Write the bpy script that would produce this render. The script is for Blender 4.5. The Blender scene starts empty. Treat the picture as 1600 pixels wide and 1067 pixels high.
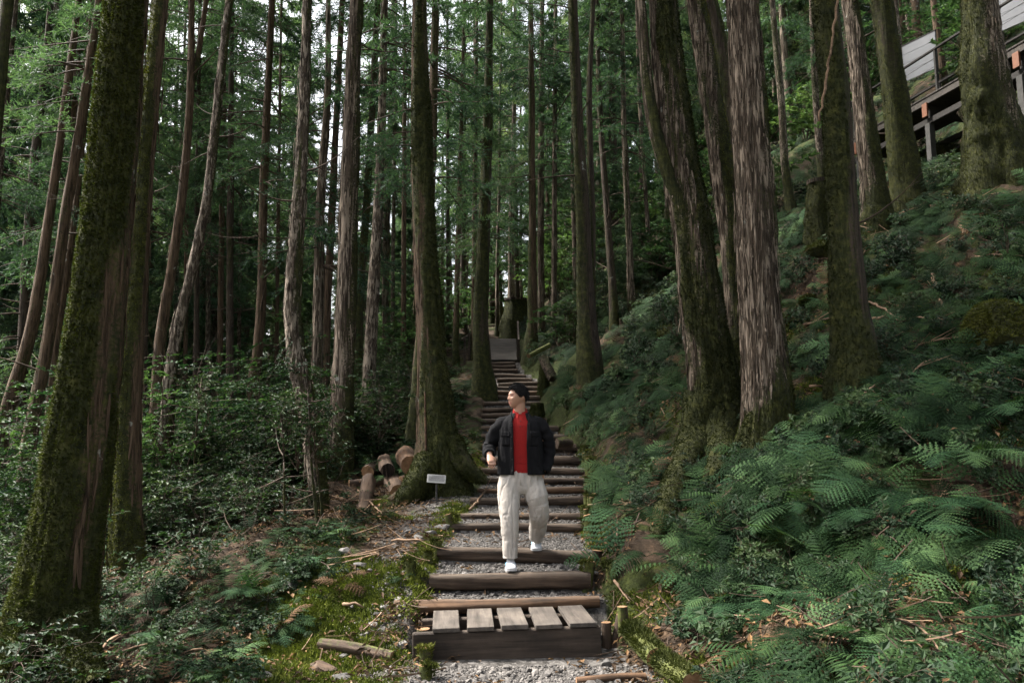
import bpy, bmesh, math, random
import numpy as np
from mathutils import Vector, Matrix, Euler

random.seed(7)
RNG = np.random.default_rng(7)
SC = bpy.context.scene
COL = SC.collection
R = math.radians

# ------------------------------------------------------------------ camera
CAM_Z = 1.65
FPX = 1600 * 28.0 / 36.0          # focal length in photograph pixels
PITCH = R(7.2)
cam = bpy.data.cameras.new('camera')
cam.lens = 28.0
cam.sensor_width = 36.0
cam.clip_start = 0.05
cam.clip_end = 1000
cam_o = bpy.data.objects.new('camera', cam)
COL.objects.link(cam_o)
cam_o.location = (0, 0, CAM_Z)
cam_o.rotation_euler = (R(90) + PITCH, 0, 0)
SC.camera = cam_o

# ------------------------------------------------------------------ sky and sun
SUN_EL, SUN_AZ = R(52), R(-72)     # azimuth from +Y towards +X (negative: from the left)
world = bpy.data.worlds.new('World')
SC.world = world
world.use_nodes = True
wn = world.node_tree
bg = wn.nodes['Background']
sky = wn.nodes.new('ShaderNodeTexSky')
sky.sky_type = 'NISHITA'
sky.sun_disc = False
sky.sun_elevation = SUN_EL
sky.sun_rotation = SUN_AZ
sky.air_density = 1.0
sky.dust_density = 7.0
sky.ozone_density = 0.6
hs = wn.nodes.new('ShaderNodeHueSaturation')     # thin overcast: the blue is washed out
hs.inputs['Saturation'].default_value = 0.4
wn.links.new(sky.outputs[0], hs.inputs['Color'])
wn.links.new(hs.outputs[0], bg.inputs[0])
bg.inputs[1].default_value = 0.14

sun = bpy.data.lights.new('sun', 'SUN')
sun.energy = 5.0
sun.angle = R(10)
sun.color = (1.0, 0.95, 0.88)
sun_o = bpy.data.objects.new('sun', sun)
COL.objects.link(sun_o)
sdir = Vector((math.sin(SUN_AZ) * math.cos(SUN_EL), math.cos(SUN_AZ) * math.cos(SUN_EL), math.sin(SUN_EL)))
sun_o.rotation_euler = sdir.to_track_quat('Z', 'Y').to_euler()
sun_o.location = (-20, 5, 40)

SC.view_settings.view_transform = 'Standard'
SC.view_settings.look = 'None'
SC.view_settings.gamma = 1
SC.view_settings.use_curve_mapping = False
SC.view_settings.exposure = 1.8
SC.render.engine = 'CYCLES'
SC.cycles.use_denoising = True
SC.cycles.use_adaptive_sampling = True
SC.cycles.adaptive_threshold = 0.018
SC.cycles.adaptive_min_samples = 16
SC.cycles.max_bounces = 4
SC.cycles.diffuse_bounces = 2
SC.cycles.glossy_bounces = 2
SC.cycles.transmission_bounces = 3
SC.cycles.transparent_max_bounces = 4
SC.cycles.sample_clamp_indirect = 6

# ------------------------------------------------------------------ small helpers
CP, SP = math.cos(PITCH), math.sin(PITCH)


def ray(px, py):
    cx = (px - 800) / FPX
    cy = (533.5 - py) / FPX
    return np.array([cx, CP - cy * SP, SP + cy * CP])


def at(px, py, Y):
    """the point at depth Y that lies behind photograph pixel px, py"""
    d = ray(px, py)
    return np.array([0, 0, CAM_Z]) + d * (Y / d[1])


def sstep(a, b, x):
    t = np.clip((np.asarray(x, float) - a) / (b - a), 0, 1)
    return t * t * (3 - 2 * t)


def _h(ix, iy, iz, seed):
    n = (ix * 374761393 + iy * 668265263 + iz * 2147483647 + seed * 974711) & 0xFFFFFFFF
    n = ((n ^ (n >> 13)) * 1274126177) & 0xFFFFFFFF
    n = ((n ^ (n >> 16)) * 2246822519) & 0xFFFFFFFF
    n = n ^ (n >> 15)
    return (n & 0xFFFFFF) / float(0xFFFFFF)


def vnoise(p, seed=0):
    p = np.asarray(p, float)
    i = np.floor(p).astype(np.int64)
    f = p - i
    f = f * f * (3 - 2 * f)
    x, y, z = i[..., 0], i[..., 1], i[..., 2]
    fx, fy, fz = f[..., 0], f[..., 1], f[..., 2]
    r = 0
    for dx in (0, 1):
        for dy in (0, 1):
            for dz in (0, 1):
                w = (fx if dx else 1 - fx) * (fy if dy else 1 - fy) * (fz if dz else 1 - fz)
                r = r + w * _h(x + dx, y + dy, z + dz, seed)
    return r


def fbm(p, seed=0, octv=4):
    p = np.asarray(p, float)
    s, a, t = 0, 1.0, 0
    for k in range(octv):
        s = s + a * vnoise(p * (2 ** k), seed + k * 17)
        t += a
        a *= 0.5
    return s / t


def mesh_np(name, V, polys, mats=(), smooth=False, mat_idx=None, attrs=None):
    me = bpy.data.meshes.new(name)
    V = np.asarray(V, np.float32).reshape(-1, 3)
    polys = [np.asarray(p, np.int32) for p in polys if len(p)]
    loops = np.concatenate([p.reshape(-1) for p in polys]) if polys else np.zeros(0, np.int32)
    tot = np.concatenate([np.full(len(p), p.shape[1], np.int32) for p in polys]) if polys else np.zeros(0, np.int32)
    start = np.concatenate([[0], np.cumsum(tot)[:-1]]).astype(np.int32) if len(tot) else tot
    me.vertices.add(len(V))
    me.vertices.foreach_set('co', V.ravel())
    if len(tot):
        me.loops.add(len(loops))
        me.loops.foreach_set('vertex_index', loops)
        me.polygons.add(len(tot))
        me.polygons.foreach_set('loop_start', start)
        me.polygons.foreach_set('use_smooth', np.full(len(tot), bool(smooth)))
        if mat_idx is not None:
            me.polygons.foreach_set('material_index', np.asarray(mat_idx, np.int32))
    for m in mats:
        me.materials.append(m)
    if attrs:
        for k, a in attrs.items():
            at_ = me.attributes.new(k, 'FLOAT', 'POINT')
            at_.data.foreach_set('value', np.asarray(a, np.float32))
    me.update(calc_edges=True)
    return me


class MB:
    """collects pieces of one mesh"""
    def __init__(self):
        self.V, self.P, self.n, self.A = [], {3: [], 4: []}, 0, []
        self.M = {3: [], 4: []}

    def add(self, V, F, mat=0, attr=0.0):
        V = np.asarray(V, float).reshape(-1, 3)
        F = np.asarray(F, int)
        k = F.shape[1]
        self.V.append(V)
        self.P[k].append(F + self.n)
        self.M[k].append(np.full(len(F), mat))
        self.A.append(np.broadcast_to(np.asarray(attr, float), (len(V),)))
        self.n += len(V)
        return self

    def add2(self, V, Fs, mat=0, attr=0.0):
        """vertices with several face arrays"""
        n0 = self.n
        self.add(V, Fs[0], mat, attr)
        for F in Fs[1:]:
            F = np.asarray(F, int)
            self.P[F.shape[1]].append(F + n0)
            self.M[F.shape[1]].append(np.full(len(F), mat))
        return self

    def arrays(self):
        V = np.concatenate(self.V)
        polys, mi = [], []
        for k in (3, 4):
            if self.P[k]:
                polys.append(np.concatenate(self.P[k]))
                mi.append(np.concatenate(self.M[k]))
        return V, polys, np.concatenate(mi), np.concatenate(self.A)

    def mesh(self, name, mats, smooth=False, attr=None, off=(0, 0, 0)):
        V, polys, mi, A = self.arrays()
        return mesh_np(name, V - np.asarray(off), polys, mats, smooth, mi, {attr: A} if attr else None)


def link(name, me, parent=None, loc=(0, 0, 0), rot=(0, 0, 0), scale=(1, 1, 1)):
    o = bpy.data.objects.new(name, me)
    COL.objects.link(o)
    o.parent = parent
    o.location = loc
    o.rotation_euler = rot
    o.scale = scale
    return o


def tag(o, label=None, cat=None, group=None, kind=None):
    if label:
        o['label'] = label
    if cat:
        o['category'] = cat
    if group:
        o['group'] = group
    if kind:
        o['kind'] = kind
    return o


def thing(name, label, cat, loc=(0, 0, 0), rotz=0.0, group=None):
    o = link(name, None, None, loc, (0, 0, rotz))
    o.empty_display_size = 0.1
    return tag(o, label, cat, group)


def resample(P, Rr, ds):
    """Catmull-Rom through control points P (n,3) with values Rr (n,)"""
    P = np.asarray(P, float)
    Rr = np.asarray(Rr, float)
    out, ro = [], []
    n = len(P)
    for i in range(n - 1):
        p0 = P[max(i - 1, 0)] if i > 0 else 2 * P[0] - P[1]
        p1, p2 = P[i], P[i + 1]
        p3 = P[i + 2] if i + 2 < n else 2 * P[-1] - P[-2]
        m = max(1, int(np.linalg.norm(p2 - p1) / ds))
        t = np.linspace(0, 1, m, endpoint=False)[:, None]
        # finite-difference tangents scaled for uneven spacing
        l0, l1, l2 = [max(np.linalg.norm(b - a), 1e-5) for a, b in ((p0, p1), (p1, p2), (p2, p3))]
        m1 = ((p2 - p1) / l1 * l0 + (p1 - p0) / l0 * l1) / (l0 + l1) * l1
        m2 = ((p3 - p2) / l2 * l1 + (p2 - p1) / l1 * l2) / (l1 + l2) * l1
        h1 = 2 * t**3 - 3 * t**2 + 1
        h2 = t**3 - 2 * t**2 + t
        h3 = -2 * t**3 + 3 * t**2
        h4 = t**3 - t**2
        out.append(h1 * p1 + h2 * m1 + h3 * p2 + h4 * m2)
        ro.append(Rr[i] + (Rr[i + 1] - Rr[i]) * (t[:, 0] ** 2 * (3 - 2 * t[:, 0])))
    out.append(P[-1:])
    ro.append(Rr[-1:])
    return np.concatenate(out), np.concatenate(ro)


def tube(P, rad, nseg=8, squash=None, cap=True, up=(0, 0, 1)):
    """a tube along points P with radii rad: V, [quads, cap tris]"""
    P = np.asarray(P, float)
    n = len(P)
    rad = np.broadcast_to(np.asarray(rad, float), (n,))
    T = np.gradient(P, axis=0)
    T /= np.linalg.norm(T, axis=1)[:, None] + 1e-9
    ref = np.array(up, float)
    if abs(T[0] @ ref) > 0.9:
        ref = np.array([1.0, 0, 0])
    U = np.cross(T, ref)
    U /= np.linalg.norm(U, axis=1)[:, None] + 1e-9
    W = np.cross(U, T)
    a = np.linspace(0, 2 * np.pi, nseg, endpoint=False)
    sq = 1.0 if squash is None else squash
    V = P[:, None, :] + rad[:, None, None] * (np.cos(a)[None, :, None] * U[:, None, :] + sq * np.sin(a)[None, :, None] * W[:, None, :])
    V = V.reshape(-1, 3)
    i = np.arange(n - 1)[:, None] * nseg
    j = np.arange(nseg)[None, :]
    j2 = (j + 1) % nseg
    Q = np.stack([i + j, i + j2, i + nseg + j2, i + nseg + j], -1).reshape(-1, 4)
    Fs = [Q]
    if cap:
        V = np.concatenate([V, P[:1], P[-1:]])
        c0, c1 = n * nseg, n * nseg + 1
        jj = np.arange(nseg)
        kk = (jj + 1) % nseg
        b = (n - 1) * nseg
        Fs.append(np.concatenate([np.stack([np.full(nseg, c0), kk, jj], -1), np.stack([np.full(nseg, c1), b + jj, b + kk], -1)]))
    return V, Fs


def box(x0, x1, y0, y1, z0, z1, bev=0.006):
    """a box with chamfered edges as V, quads+tris"""
    bm = bmesh.new()
    bmesh.ops.create_cube(bm, size=1)
    for v in bm.verts:
        v.co = Vector(((x0 + x1) / 2 + v.co.x * (x1 - x0), (y0 + y1) / 2 + v.co.y * (y1 - y0), (z0 + z1) / 2 + v.co.z * (z1 - z0)))
    if bev:
        bmesh.ops.bevel(bm, geom=bm.edges[:], offset=min(bev, 0.45 * min(x1 - x0, y1 - y0, z1 - z0)), segments=1, affect='EDGES')
    bm.verts.ensure_lookup_table()
    V = np.array([v.co[:] for v in bm.verts])
    q = [[v.index for v in f.verts] for f in bm.faces if len(f.verts) == 4]
    t = [[v.index for v in f.verts] for f in bm.faces if len(f.verts) == 3]
    bm.free()
    Fs = [np.array(q)]
    if t:
        Fs.append(np.array(t))
    return V, Fs


# ------------------------------------------------------------------ materials
def new_mat(name):
    m = bpy.data.materials.new(name)
    m.use_nodes = True
    nt = m.node_tree
    return m, nt, nt.nodes['Principled BSDF']


def nd(nt, typ, **kw):
    n = nt.nodes.new(typ)
    for k, v in kw.items():
        if k.startswith('i_'):
            key = k[2:]
            key = int(key) if key.isdigit() else key.replace('_', ' ')
            n.inputs[key].default_value = v
        else:
            setattr(n, k, v)
    return n


def ramp(nt, fac, stops):
    n = nt.nodes.new('ShaderNodeValToRGB')
    el = n.color_ramp.elements
    while len(el) < len(stops):
        el.new(0.5)
    for e, (p, c) in zip(el, stops):
        e.position = p
        e.color = (*c, 1) if len(c) == 3 else c
    nt.links.new(fac, n.inputs[0])
    return n


def mixc(nt, fac, a, b, blend='MIX'):
    n = nt.nodes.new('ShaderNodeMix')
    n.data_type = 'RGBA'
    n.blend_type = blend
    for s, v in ((n.inputs[0], fac), (n.inputs[6], a), (n.inputs[7], b)):
        if hasattr(v, 'is_linked'):
            nt.links.new(v, s)
        else:
            s.default_value = v if not isinstance(v, tuple) or len(v) == 4 else (*v, 1)
    return n.outputs[2]


def noise(nt, scale, detail=4, vec=None, rough=0.55, dist=0.0):
    n = nd(nt, 'ShaderNodeTexNoise')
    n.inputs['Scale'].default_value = scale
    n.inputs['Detail'].default_value = detail
    n.inputs['Roughness'].default_value = rough
    n.inputs['Distortion'].default_value = dist
    if vec is not None:
        nt.links.new(vec, n.inputs['Vector'])
    return n.outputs['Fac']


def mapping(nt, vec, scale):
    n = nd(nt, 'ShaderNodeMapping')
    n.inputs['Scale'].default_value = scale
    nt.links.new(vec, n.inputs['Vector'])
    return n.outputs[0]


def bump(nt, bs, h, strength=0.5, dist=0.02):
    b = nd(nt, 'ShaderNodeBump')
    b.inputs['Strength'].default_value = strength
    b.inputs['Distance'].default_value = dist
    nt.links.new(h, b.inputs['Height'])
    nt.links.new(b.outputs[0], bs.inputs['Normal'])


def mat_leaf(name, c0, c1, c2, trans=0.3, rough=0.65, spec=0.15):
    """foliage: colour differs from plant to plant and from leaf to leaf"""
    m, nt, bs = new_mat(name)
    oi = nd(nt, 'ShaderNodeObjectInfo')
    geo = nd(nt, 'ShaderNodeNewGeometry')
    tc = nd(nt, 'ShaderNodeTexCoord')
    r1 = ramp(nt, oi.outputs['Random'], [(0, c0), (0.55, c1), (1, c2)])
    n = noise(nt, 6.0, 2, tc.outputs['Object'])
    r2 = ramp(nt, n, [(0.3, (0.62, 0.66, 0.7)), (0.7, (1.35, 1.3, 1.15))])
    c = mixc(nt, 1.0, r1.outputs[0], r2.outputs[0], 'MULTIPLY')
    r3 = ramp(nt, geo.outputs['Random Per Island'], [(0, (0.72, 0.75, 0.8)), (1, (1.3, 1.25, 1.15))])
    c = mixc(nt, 0.8, c, r3.outputs[0], 'MULTIPLY')
    nt.links.new(c, bs.inputs['Base Color'])
    bs.inputs['Roughness'].default_value = rough
    bs.inputs['Specular IOR Level'].default_value = spec
    if trans > 0:
        tr = nd(nt, 'ShaderNodeBsdfTranslucent')
        c2_ = mixc(nt, 1.0, c, (1.1, 1.25, 0.6, 1), 'MULTIPLY')
        nt.links.new(c2_, tr.inputs[0])
        mx = nd(nt, 'ShaderNodeMixShader')
        mx.inputs[0].default_value = trans
        nt.links.new(bs.outputs[0], mx.inputs[1])
        nt.links.new(tr.outputs[0], mx.inputs[2])
        nt.links.new(mx.outputs[0], nt.nodes['Material Output'].inputs[0])
    return m


def mat_bark(name, dark, mid, pale, pale_amt, stretch=0.09, scl=30):
    m, nt, bs = new_mat(name)
    tc = nd(nt, 'ShaderNodeTexCoord')
    oi = nd(nt, 'ShaderNodeObjectInfo')
    add = nd(nt, 'ShaderNodeVectorMath', operation='MULTIPLY_ADD')
    nt.links.new(oi.outputs['Random'], add.inputs[0])
    add.inputs[1].default_value = (31, 17, 53)
    nt.links.new(tc.outputs['Object'], add.inputs[2])
    mp = mapping(nt, add.outputs[0], (1, 1, stretch))
    f1 = noise(nt, scl, 6, mp, 0.62, 0.4)
    f2 = noise(nt, scl * 0.33, 4, mapping(nt, add.outputs[0], (1, 1, stretch * 1.8)), 0.6)
    f3 = noise(nt, 2.2, 3, add.outputs[0])
    base = ramp(nt, f1, [(0.36, dark), (0.52, mid), (0.7, tuple(x * 1.25 for x in mid))])
    # flakes of pale outer bark
    su = nd(nt, 'ShaderNodeMath', operation='MULTIPLY_ADD')
    nt.links.new(f2, su.inputs[0])
    su.inputs[1].default_value = 0.55
    nt.links.new(f1, su.inputs[2])
    ad2 = nd(nt, 'ShaderNodeMath', operation='MULTIPLY_ADD')
    nt.links.new(f3, ad2.inputs[0])
    ad2.inputs[1].default_value = 0.35
    nt.links.new(su.outputs[0], ad2.inputs[2])
    fl = ramp(nt, ad2.outputs[0], [(0.98 - pale_amt, (0, 0, 0)), (1.07 - pale_amt, (1, 1, 1))])
    c = mixc(nt, fl.outputs[0], base.outputs[0], mixc(nt, f2, tuple(x * 0.75 for x in pale), tuple(min(1, x * 1.35) for x in pale)))
    # lichen
    li = ramp(nt, noise(nt, 4.5, 5, add.outputs[0], 0.65), [(0.66, (0, 0, 0)), (0.71, (0.8, 0.8, 0.8))])
    c = mixc(nt, li.outputs[0], c, (0.30, 0.31, 0.28))
    # moss where it grows (mesh attribute), broken up finely
    mo = nd(nt, 'ShaderNodeAttribute', attribute_name='moss')
    ms = nd(nt, 'ShaderNodeMath', operation='MULTIPLY_ADD')
    nt.links.new(noise(nt, 34, 4, add.outputs[0]), ms.inputs[0])
    ms.inputs[1].default_value = 0.9
    nt.links.new(mo.outputs['Fac'], ms.inputs[2])
    mr = ramp(nt, ms.outputs[0], [(0.78, (0, 0, 0)), (0.98, (1, 1, 1))])
    mcol = ramp(nt, noise(nt, 11, 5, add.outputs[0], 0.65), [(0.3, (0.012, 0.015, 0.006)), (0.52, (0.032, 0.036, 0.011)), (0.78, (0.085, 0.085, 0.022))])
    c = mixc(nt, mr.outputs[0], c, mcol.outputs[0])
    nt.links.new(c, bs.inputs['Base Color'])
    bs.inputs['Roughness'].default_value = 0.9
    bs.inputs['Specular IOR Level'].default_value = 0.2
    hsum = nd(nt, 'ShaderNodeMath', operation='MULTIPLY_ADD')
    nt.links.new(fl.outputs[0], hsum.inputs[0])
    hsum.inputs[1].default_value = 0.35
    nt.links.new(f1, hsum.inputs[2])
    bump(nt, bs, hsum.outputs[0], 1.0, 0.04)
    return m


def mat_wood(name, c0, c1, axis=0, scl=9, rough=0.85, end=None):
    m, nt, bs = new_mat(name)
    tc = nd(nt, 'ShaderNodeTexCoord')
    oi = nd(nt, 'ShaderNodeObjectInfo')
    add = nd(nt, 'ShaderNodeVectorMath', operation='MULTIPLY_ADD')
    nt.links.new(oi.outputs['Random'], add.inputs[0])
    add.inputs[1].default_value = (7, 19, 13)
    nt.links.new(tc.outputs['Object'], add.inputs[2])
    s = [1.0, 1.0, 1.0]
    s[axis] = 0.07
    f1 = noise(nt, scl * 3, 6, mapping(nt, add.outputs[0], tuple(s)), 0.65, 0.3)
    f2 = noise(nt, 3.1, 4, add.outputs[0], 0.6)
    r1 = ramp(nt, f1, [(0.3, c0), (0.7, c1)])
    r2 = ramp(nt, f2, [(0.3, (0.55, 0.55, 0.55)), (0.7, (1.25, 1.2, 1.15))])
    c = mixc(nt, 1.0, r1.outputs[0], r2.outputs[0], 'MULTIPLY')
    mo = nd(nt, 'ShaderNodeAttribute', attribute_name='moss')
    ms = nd(nt, 'ShaderNodeMath', operation='MULTIPLY_ADD')
    nt.links.new(noise(nt, 26, 4, add.outputs[0]), ms.inputs[0])
    ms.inputs[1].default_value = 0.8
    nt.links.new(mo.outputs['Fac'], ms.inputs[2])
    mr = ramp(nt, ms.outputs[0], [(0.8, (0, 0, 0)), (1.0, (1, 1, 1))])
    wear = nd(nt, 'ShaderNodeMath', operation='MULTIPLY', use_clamp=True)
    nt.links.new(mo.outputs['Fac'], wear.inputs[0])
    wear.inputs[1].default_value = -1.0
    c = mixc(nt, wear.outputs[0], c, mixc(nt, f1, (0.07, 0.056, 0.043), (0.2, 0.16, 0.125)))
    mcol = ramp(nt, noise(nt, 14, 5, add.outputs[0]), [(0.3, (0.02, 0.026, 0.007)), (0.7, (0.095, 0.105, 0.025))])
    c = mixc(nt, mr.outputs[0], c, mcol.outputs[0])
    nt.links.new(c, bs.inputs['Base Color'])
    bs.inputs['Roughness'].default_value = rough
    bs.inputs['Specular IOR Level'].default_value = 0.25
    bump(nt, bs, f1, 0.6, 0.012)
    return m


def mat_plain(name, c, rough=0.6, var=0.15, scl=12, metal=0.0, bstr=0.15, spec=0.4):
    m, nt, bs = new_mat(name)
    tc = nd(nt, 'ShaderNodeTexCoord')
    f = noise(nt, scl, 5, tc.outputs['Object'], 0.6)
    r = ramp(nt, f, [(0.25, tuple(x * (1 - var) for x in c)), (0.75, tuple(min(1, x * (1 + var)) for x in c))])
    nt.links.new(r.outputs[0], bs.inputs['Base Color'])
    bs.inputs['Roughness'].default_value = rough
    bs.inputs['Metallic'].default_value = metal
    bs.inputs['Specular IOR Level'].default_value = spec
    if bstr:
        bump(nt, bs, f, bstr, 0.01)
    return m


def mat_ground():
    m, nt, bs = new_mat('forest_soil')
    tc = nd(nt, 'ShaderNodeTexCoord')
    v = tc.outputs['Object']
    f1 = noise(nt, 9, 7, v, 0.7)
    f2 = noise(nt, 1.3, 4, v, 0.6)
    vo = nd(nt, 'ShaderNodeTexVoronoi', feature='F1')
    vo.inputs['Scale'].default_value = 24
    nt.links.new(v, vo.inputs['Vector'])
    litter = ramp(nt, f1, [(0.28, (0.012, 0.009, 0.006)), (0.5, (0.04, 0.028, 0.018)), (0.64, (0.085, 0.055, 0.034)), (0.8, (0.14, 0.095, 0.06))])
    moss = ramp(nt, noise(nt, 17, 6, v, 0.65), [(0.3, (0.010, 0.014, 0.004)), (0.55, (0.03, 0.038, 0.010)), (0.78, (0.075, 0.085, 0.018))])
    gravel = ramp(nt, vo.outputs['Color'], [(0.1, (0.035, 0.032, 0.029)), (0.5, (0.08, 0.074, 0.068)), (0.9, (0.15, 0.14, 0.13))])
    am = nd(nt, 'ShaderNodeAttribute', attribute_name='moss')
    ag = nd(nt, 'ShaderNodeAttribute', attribute_name='gravel')
    mm = nd(nt, 'ShaderNodeMath', operation='MULTIPLY_ADD')
    nt.links.new(noise(nt, 5, 5, v, 0.6), mm.inputs[0])
    mm.inputs[1].default_value = 1.2
    nt.links.new(am.outputs['Fac'], mm.inputs[2])
    mr = ramp(nt, mm.outputs[0], [(0.9, (0, 0, 0)), (1.08, (1, 1, 1))])
    c = mixc(nt, mr.outputs[0], litter.outputs[0], moss.outputs[0])
    gm = nd(nt, 'ShaderNodeMath', operation='MULTIPLY_ADD')
    nt.links.new(f1, gm.inputs[0])
    gm.inputs[1].default_value = 0.7
    nt.links.new(ag.outputs['Fac'], gm.inputs[2])
    gr = ramp(nt, gm.outputs[0], [(0.72, (0, 0, 0)), (0.95, (1, 1, 1))])
    c = mixc(nt, gr.outputs[0], c, gravel.outputs[0])
    c = mixc(nt, 0.6, c, ramp(nt, f2, [(0.3, (0.6, 0.6, 0.6)), (0.7, (1.2, 1.2, 1.2))]).outputs[0], 'MULTIPLY')
    nt.links.new(c, bs.inputs['Base Color'])
    bs.inputs['Roughness'].default_value = 0.95
    bs.inputs['Specular IOR Level'].default_value = 0.15
    bump(nt, bs, f1, 0.8, 0.05)
    return m


def mat_stone(name, c0, c1):
    m, nt, bs = new_mat(name)
    oi = nd(nt, 'ShaderNodeObjectInfo')
    tc = nd(nt, 'ShaderNodeTexCoord')
    r1 = ramp(nt, oi.outputs['Random'], [(0, c0), (0.6, c1), (0.92, tuple(x * 1.4 for x in c1)), (1, tuple(x * 1.9 for x in c1))])
    f = noise(nt, 30, 5, tc.outputs['Object'], 0.65)
    c = mixc(nt, 0.7, r1.outputs[0], ramp(nt, f, [(0.3, (0.6, 0.58, 0.55)), (0.7, (1.2, 1.2, 1.2))]).outputs[0], 'MULTIPLY')
    nt.links.new(c, bs.inputs['Base Color'])
    bs.inputs['Roughness'].default_value = 0.8
    bump(nt, bs, f, 0.4, 0.01)
    return m


M = {}
M['ground'] = mat_ground()
M['bark_brown'] = mat_bark('bark_brown', (0.024, 0.016, 0.010), (0.085, 0.057, 0.036), (0.2, 0.15, 0.105), -0.02)
M['bark_pale'] = mat_bark('bark_pale', (0.02, 0.015, 0.010), (0.078, 0.058, 0.041), (0.21, 0.168, 0.128), 0.02, 0.055, 34)
M['bark_grey'] = mat_bark('bark_grey', (0.022, 0.017, 0.012), (0.08, 0.061, 0.044), (0.2, 0.165, 0.128), 0.02, 0.22, 30)
M['bark_dark'] = mat_bark('bark_dark', (0.016, 0.013, 0.010), (0.055, 0.041, 0.03), (0.15, 0.12, 0.095), -0.05)
M['twig'] = mat_wood('dead_twig', (0.03, 0.021, 0.015), (0.09, 0.064, 0.046), 2, 8)
M['stick'] = mat_wood('bleached_stick', (0.09, 0.058, 0.037), (0.28, 0.19, 0.125), 0, 8)
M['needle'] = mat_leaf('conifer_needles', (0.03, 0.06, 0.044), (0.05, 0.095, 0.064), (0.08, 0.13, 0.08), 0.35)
M['needle_far'] = mat_leaf('far_needles', (0.05, 0.085, 0.062), (0.095, 0.145, 0.098), (0.15, 0.185, 0.125), 0.4)  # lighter than the near needles: background light put into the colour
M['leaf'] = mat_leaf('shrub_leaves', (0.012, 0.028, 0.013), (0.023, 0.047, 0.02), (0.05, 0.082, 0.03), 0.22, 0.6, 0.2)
M['leaf_far'] = mat_leaf('far_bush_leaves', (0.04, 0.08, 0.045), (0.065, 0.12, 0.06), (0.1, 0.15, 0.07), 0.3, 0.6, 0.2)  # lightened copy of the shrub leaves, brightening the dim background by colour
M['leaf_mid'] = mat_leaf('understorey_leaves', (0.016, 0.04, 0.021), (0.029, 0.064, 0.031), (0.055, 0.095, 0.04), 0.3, 0.6, 0.2)
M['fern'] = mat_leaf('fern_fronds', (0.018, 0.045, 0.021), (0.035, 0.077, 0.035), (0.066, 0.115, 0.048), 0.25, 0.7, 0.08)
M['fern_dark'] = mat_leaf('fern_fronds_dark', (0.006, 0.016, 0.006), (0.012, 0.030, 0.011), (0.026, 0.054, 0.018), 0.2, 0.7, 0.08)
M['fern_dead'] = mat_leaf('withered_fronds', (0.03, 0.019, 0.012), (0.055, 0.033, 0.019), (0.1, 0.058, 0.032), 0.1, 0.8, 0.1)
M['ground_moss'] = mat_leaf('carpet_moss', (0.03, 0.042, 0.008), (0.075, 0.095, 0.018), (0.15, 0.17, 0.032), 0.15, 0.8, 0.1)
M['moss'] = mat_leaf('moss_tufts', (0.022, 0.028, 0.008), (0.042, 0.05, 0.012), (0.085, 0.092, 0.02), 0.15, 0.8, 0.1)
M['litter'] = mat_leaf('fallen_leaves', (0.03, 0.019, 0.012), (0.065, 0.04, 0.024), (0.14, 0.085, 0.045), 0.05, 0.8, 0.15)
M['pebble'] = mat_stone('gravel_stone', (0.035, 0.032, 0.029), (0.105, 0.096, 0.088))
M['rock'] = mat_stone('grey_rock', (0.06, 0.056, 0.052), (0.12, 0.113, 0.105))
M['log'] = mat_wood('step_log', (0.018, 0.013, 0.009), (0.095, 0.067, 0.048), 0, 7)
M['log_red'] = mat_wood('peeled_log', (0.026, 0.016, 0.010), (0.14, 0.082, 0.047), 0, 7)
M['log_end'] = mat_wood('sawn_end', (0.13, 0.072, 0.037), (0.34, 0.21, 0.115), 0, 5)
M['log_bark'] = mat_wood('felled_bark', (0.028, 0.019, 0.013), (0.125, 0.084, 0.058), 0, 6)
M['plank'] = mat_wood('weathered_plank', (0.042, 0.036, 0.031), (0.125, 0.109, 0.094), 1, 6)
M['board'] = mat_wood('dark_board', (0.022, 0.017, 0.013), (0.075, 0.058, 0.045), 0, 6)
M['deck'] = mat_wood('deck_timber', (0.022, 0.02, 0.018), (0.065, 0.058, 0.052), 0, 6)
M['steel'] = mat_plain('dark_steel', (0.035, 0.033, 0.031), 0.85, 0.3, 20, 0.0, 0.15, 0.1)
M['steel_grey'] = mat_plain('galvanised_steel', (0.055, 0.054, 0.051), 0.8, 0.3, 9, 0.0, 0.15, 0.15)
M['orange'] = mat_plain('orange_bracket', (0.13, 0.045, 0.017), 0.6, 0.25, 14)
M['white_panel'] = mat_plain('pale_panel', (0.10, 0.106, 0.116), 0.45, 0.12, 3)
M['sign'] = mat_plain('sign_plate', (0.24, 0.24, 0.235), 0.4, 0.1, 30)
M['ink'] = mat_plain('sign_ink', (0.06, 0.06, 0.065), 0.6, 0.1, 30)
M['stump'] = mat_bark('stump_bark', (0.012, 0.009, 0.007), (0.035, 0.026, 0.019), (0.1, 0.075, 0.055), 0.0)

# ------------------------------------------------------------------ the lie of the land
# log steps: depth Y, photograph row of the log's top edge, left and right column of the log
STEPS = [
    (7.13, 934, 617, 937), (7.45, 893, 672, 922), (8.00, 857, 684, 920), (9.40, 818, 712, 905), (9.95, 801, 722, 908),
    (10.8, 776, 742, 912), (11.4, 761, 752, 914), (12.0, 746, 757, 916), (12.7, 731, 758, 910), (13.5, 713, 757, 900),
    (14.4, 693, 758, 895), (15.3, 678, 757, 880), (16.2, 665, 757, 868), (17.2, 653, 756, 850), (18.0, 645, 757, 842),
    (18.7, 637, 758, 842), (19.4, 627, 760, 841), (20.1, 617, 761, 840), (20.8, 610, 772, 839), (21.4, 603, 777, 838),
    (22.0, 597, 782, 837), (22.7, 590, 780, 828), (23.4, 584, 774, 818), (24.1, 576, 764, 806), (24.8, 570, 762, 803), (25.4, 565, 760, 802),
]
ST = []
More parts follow.
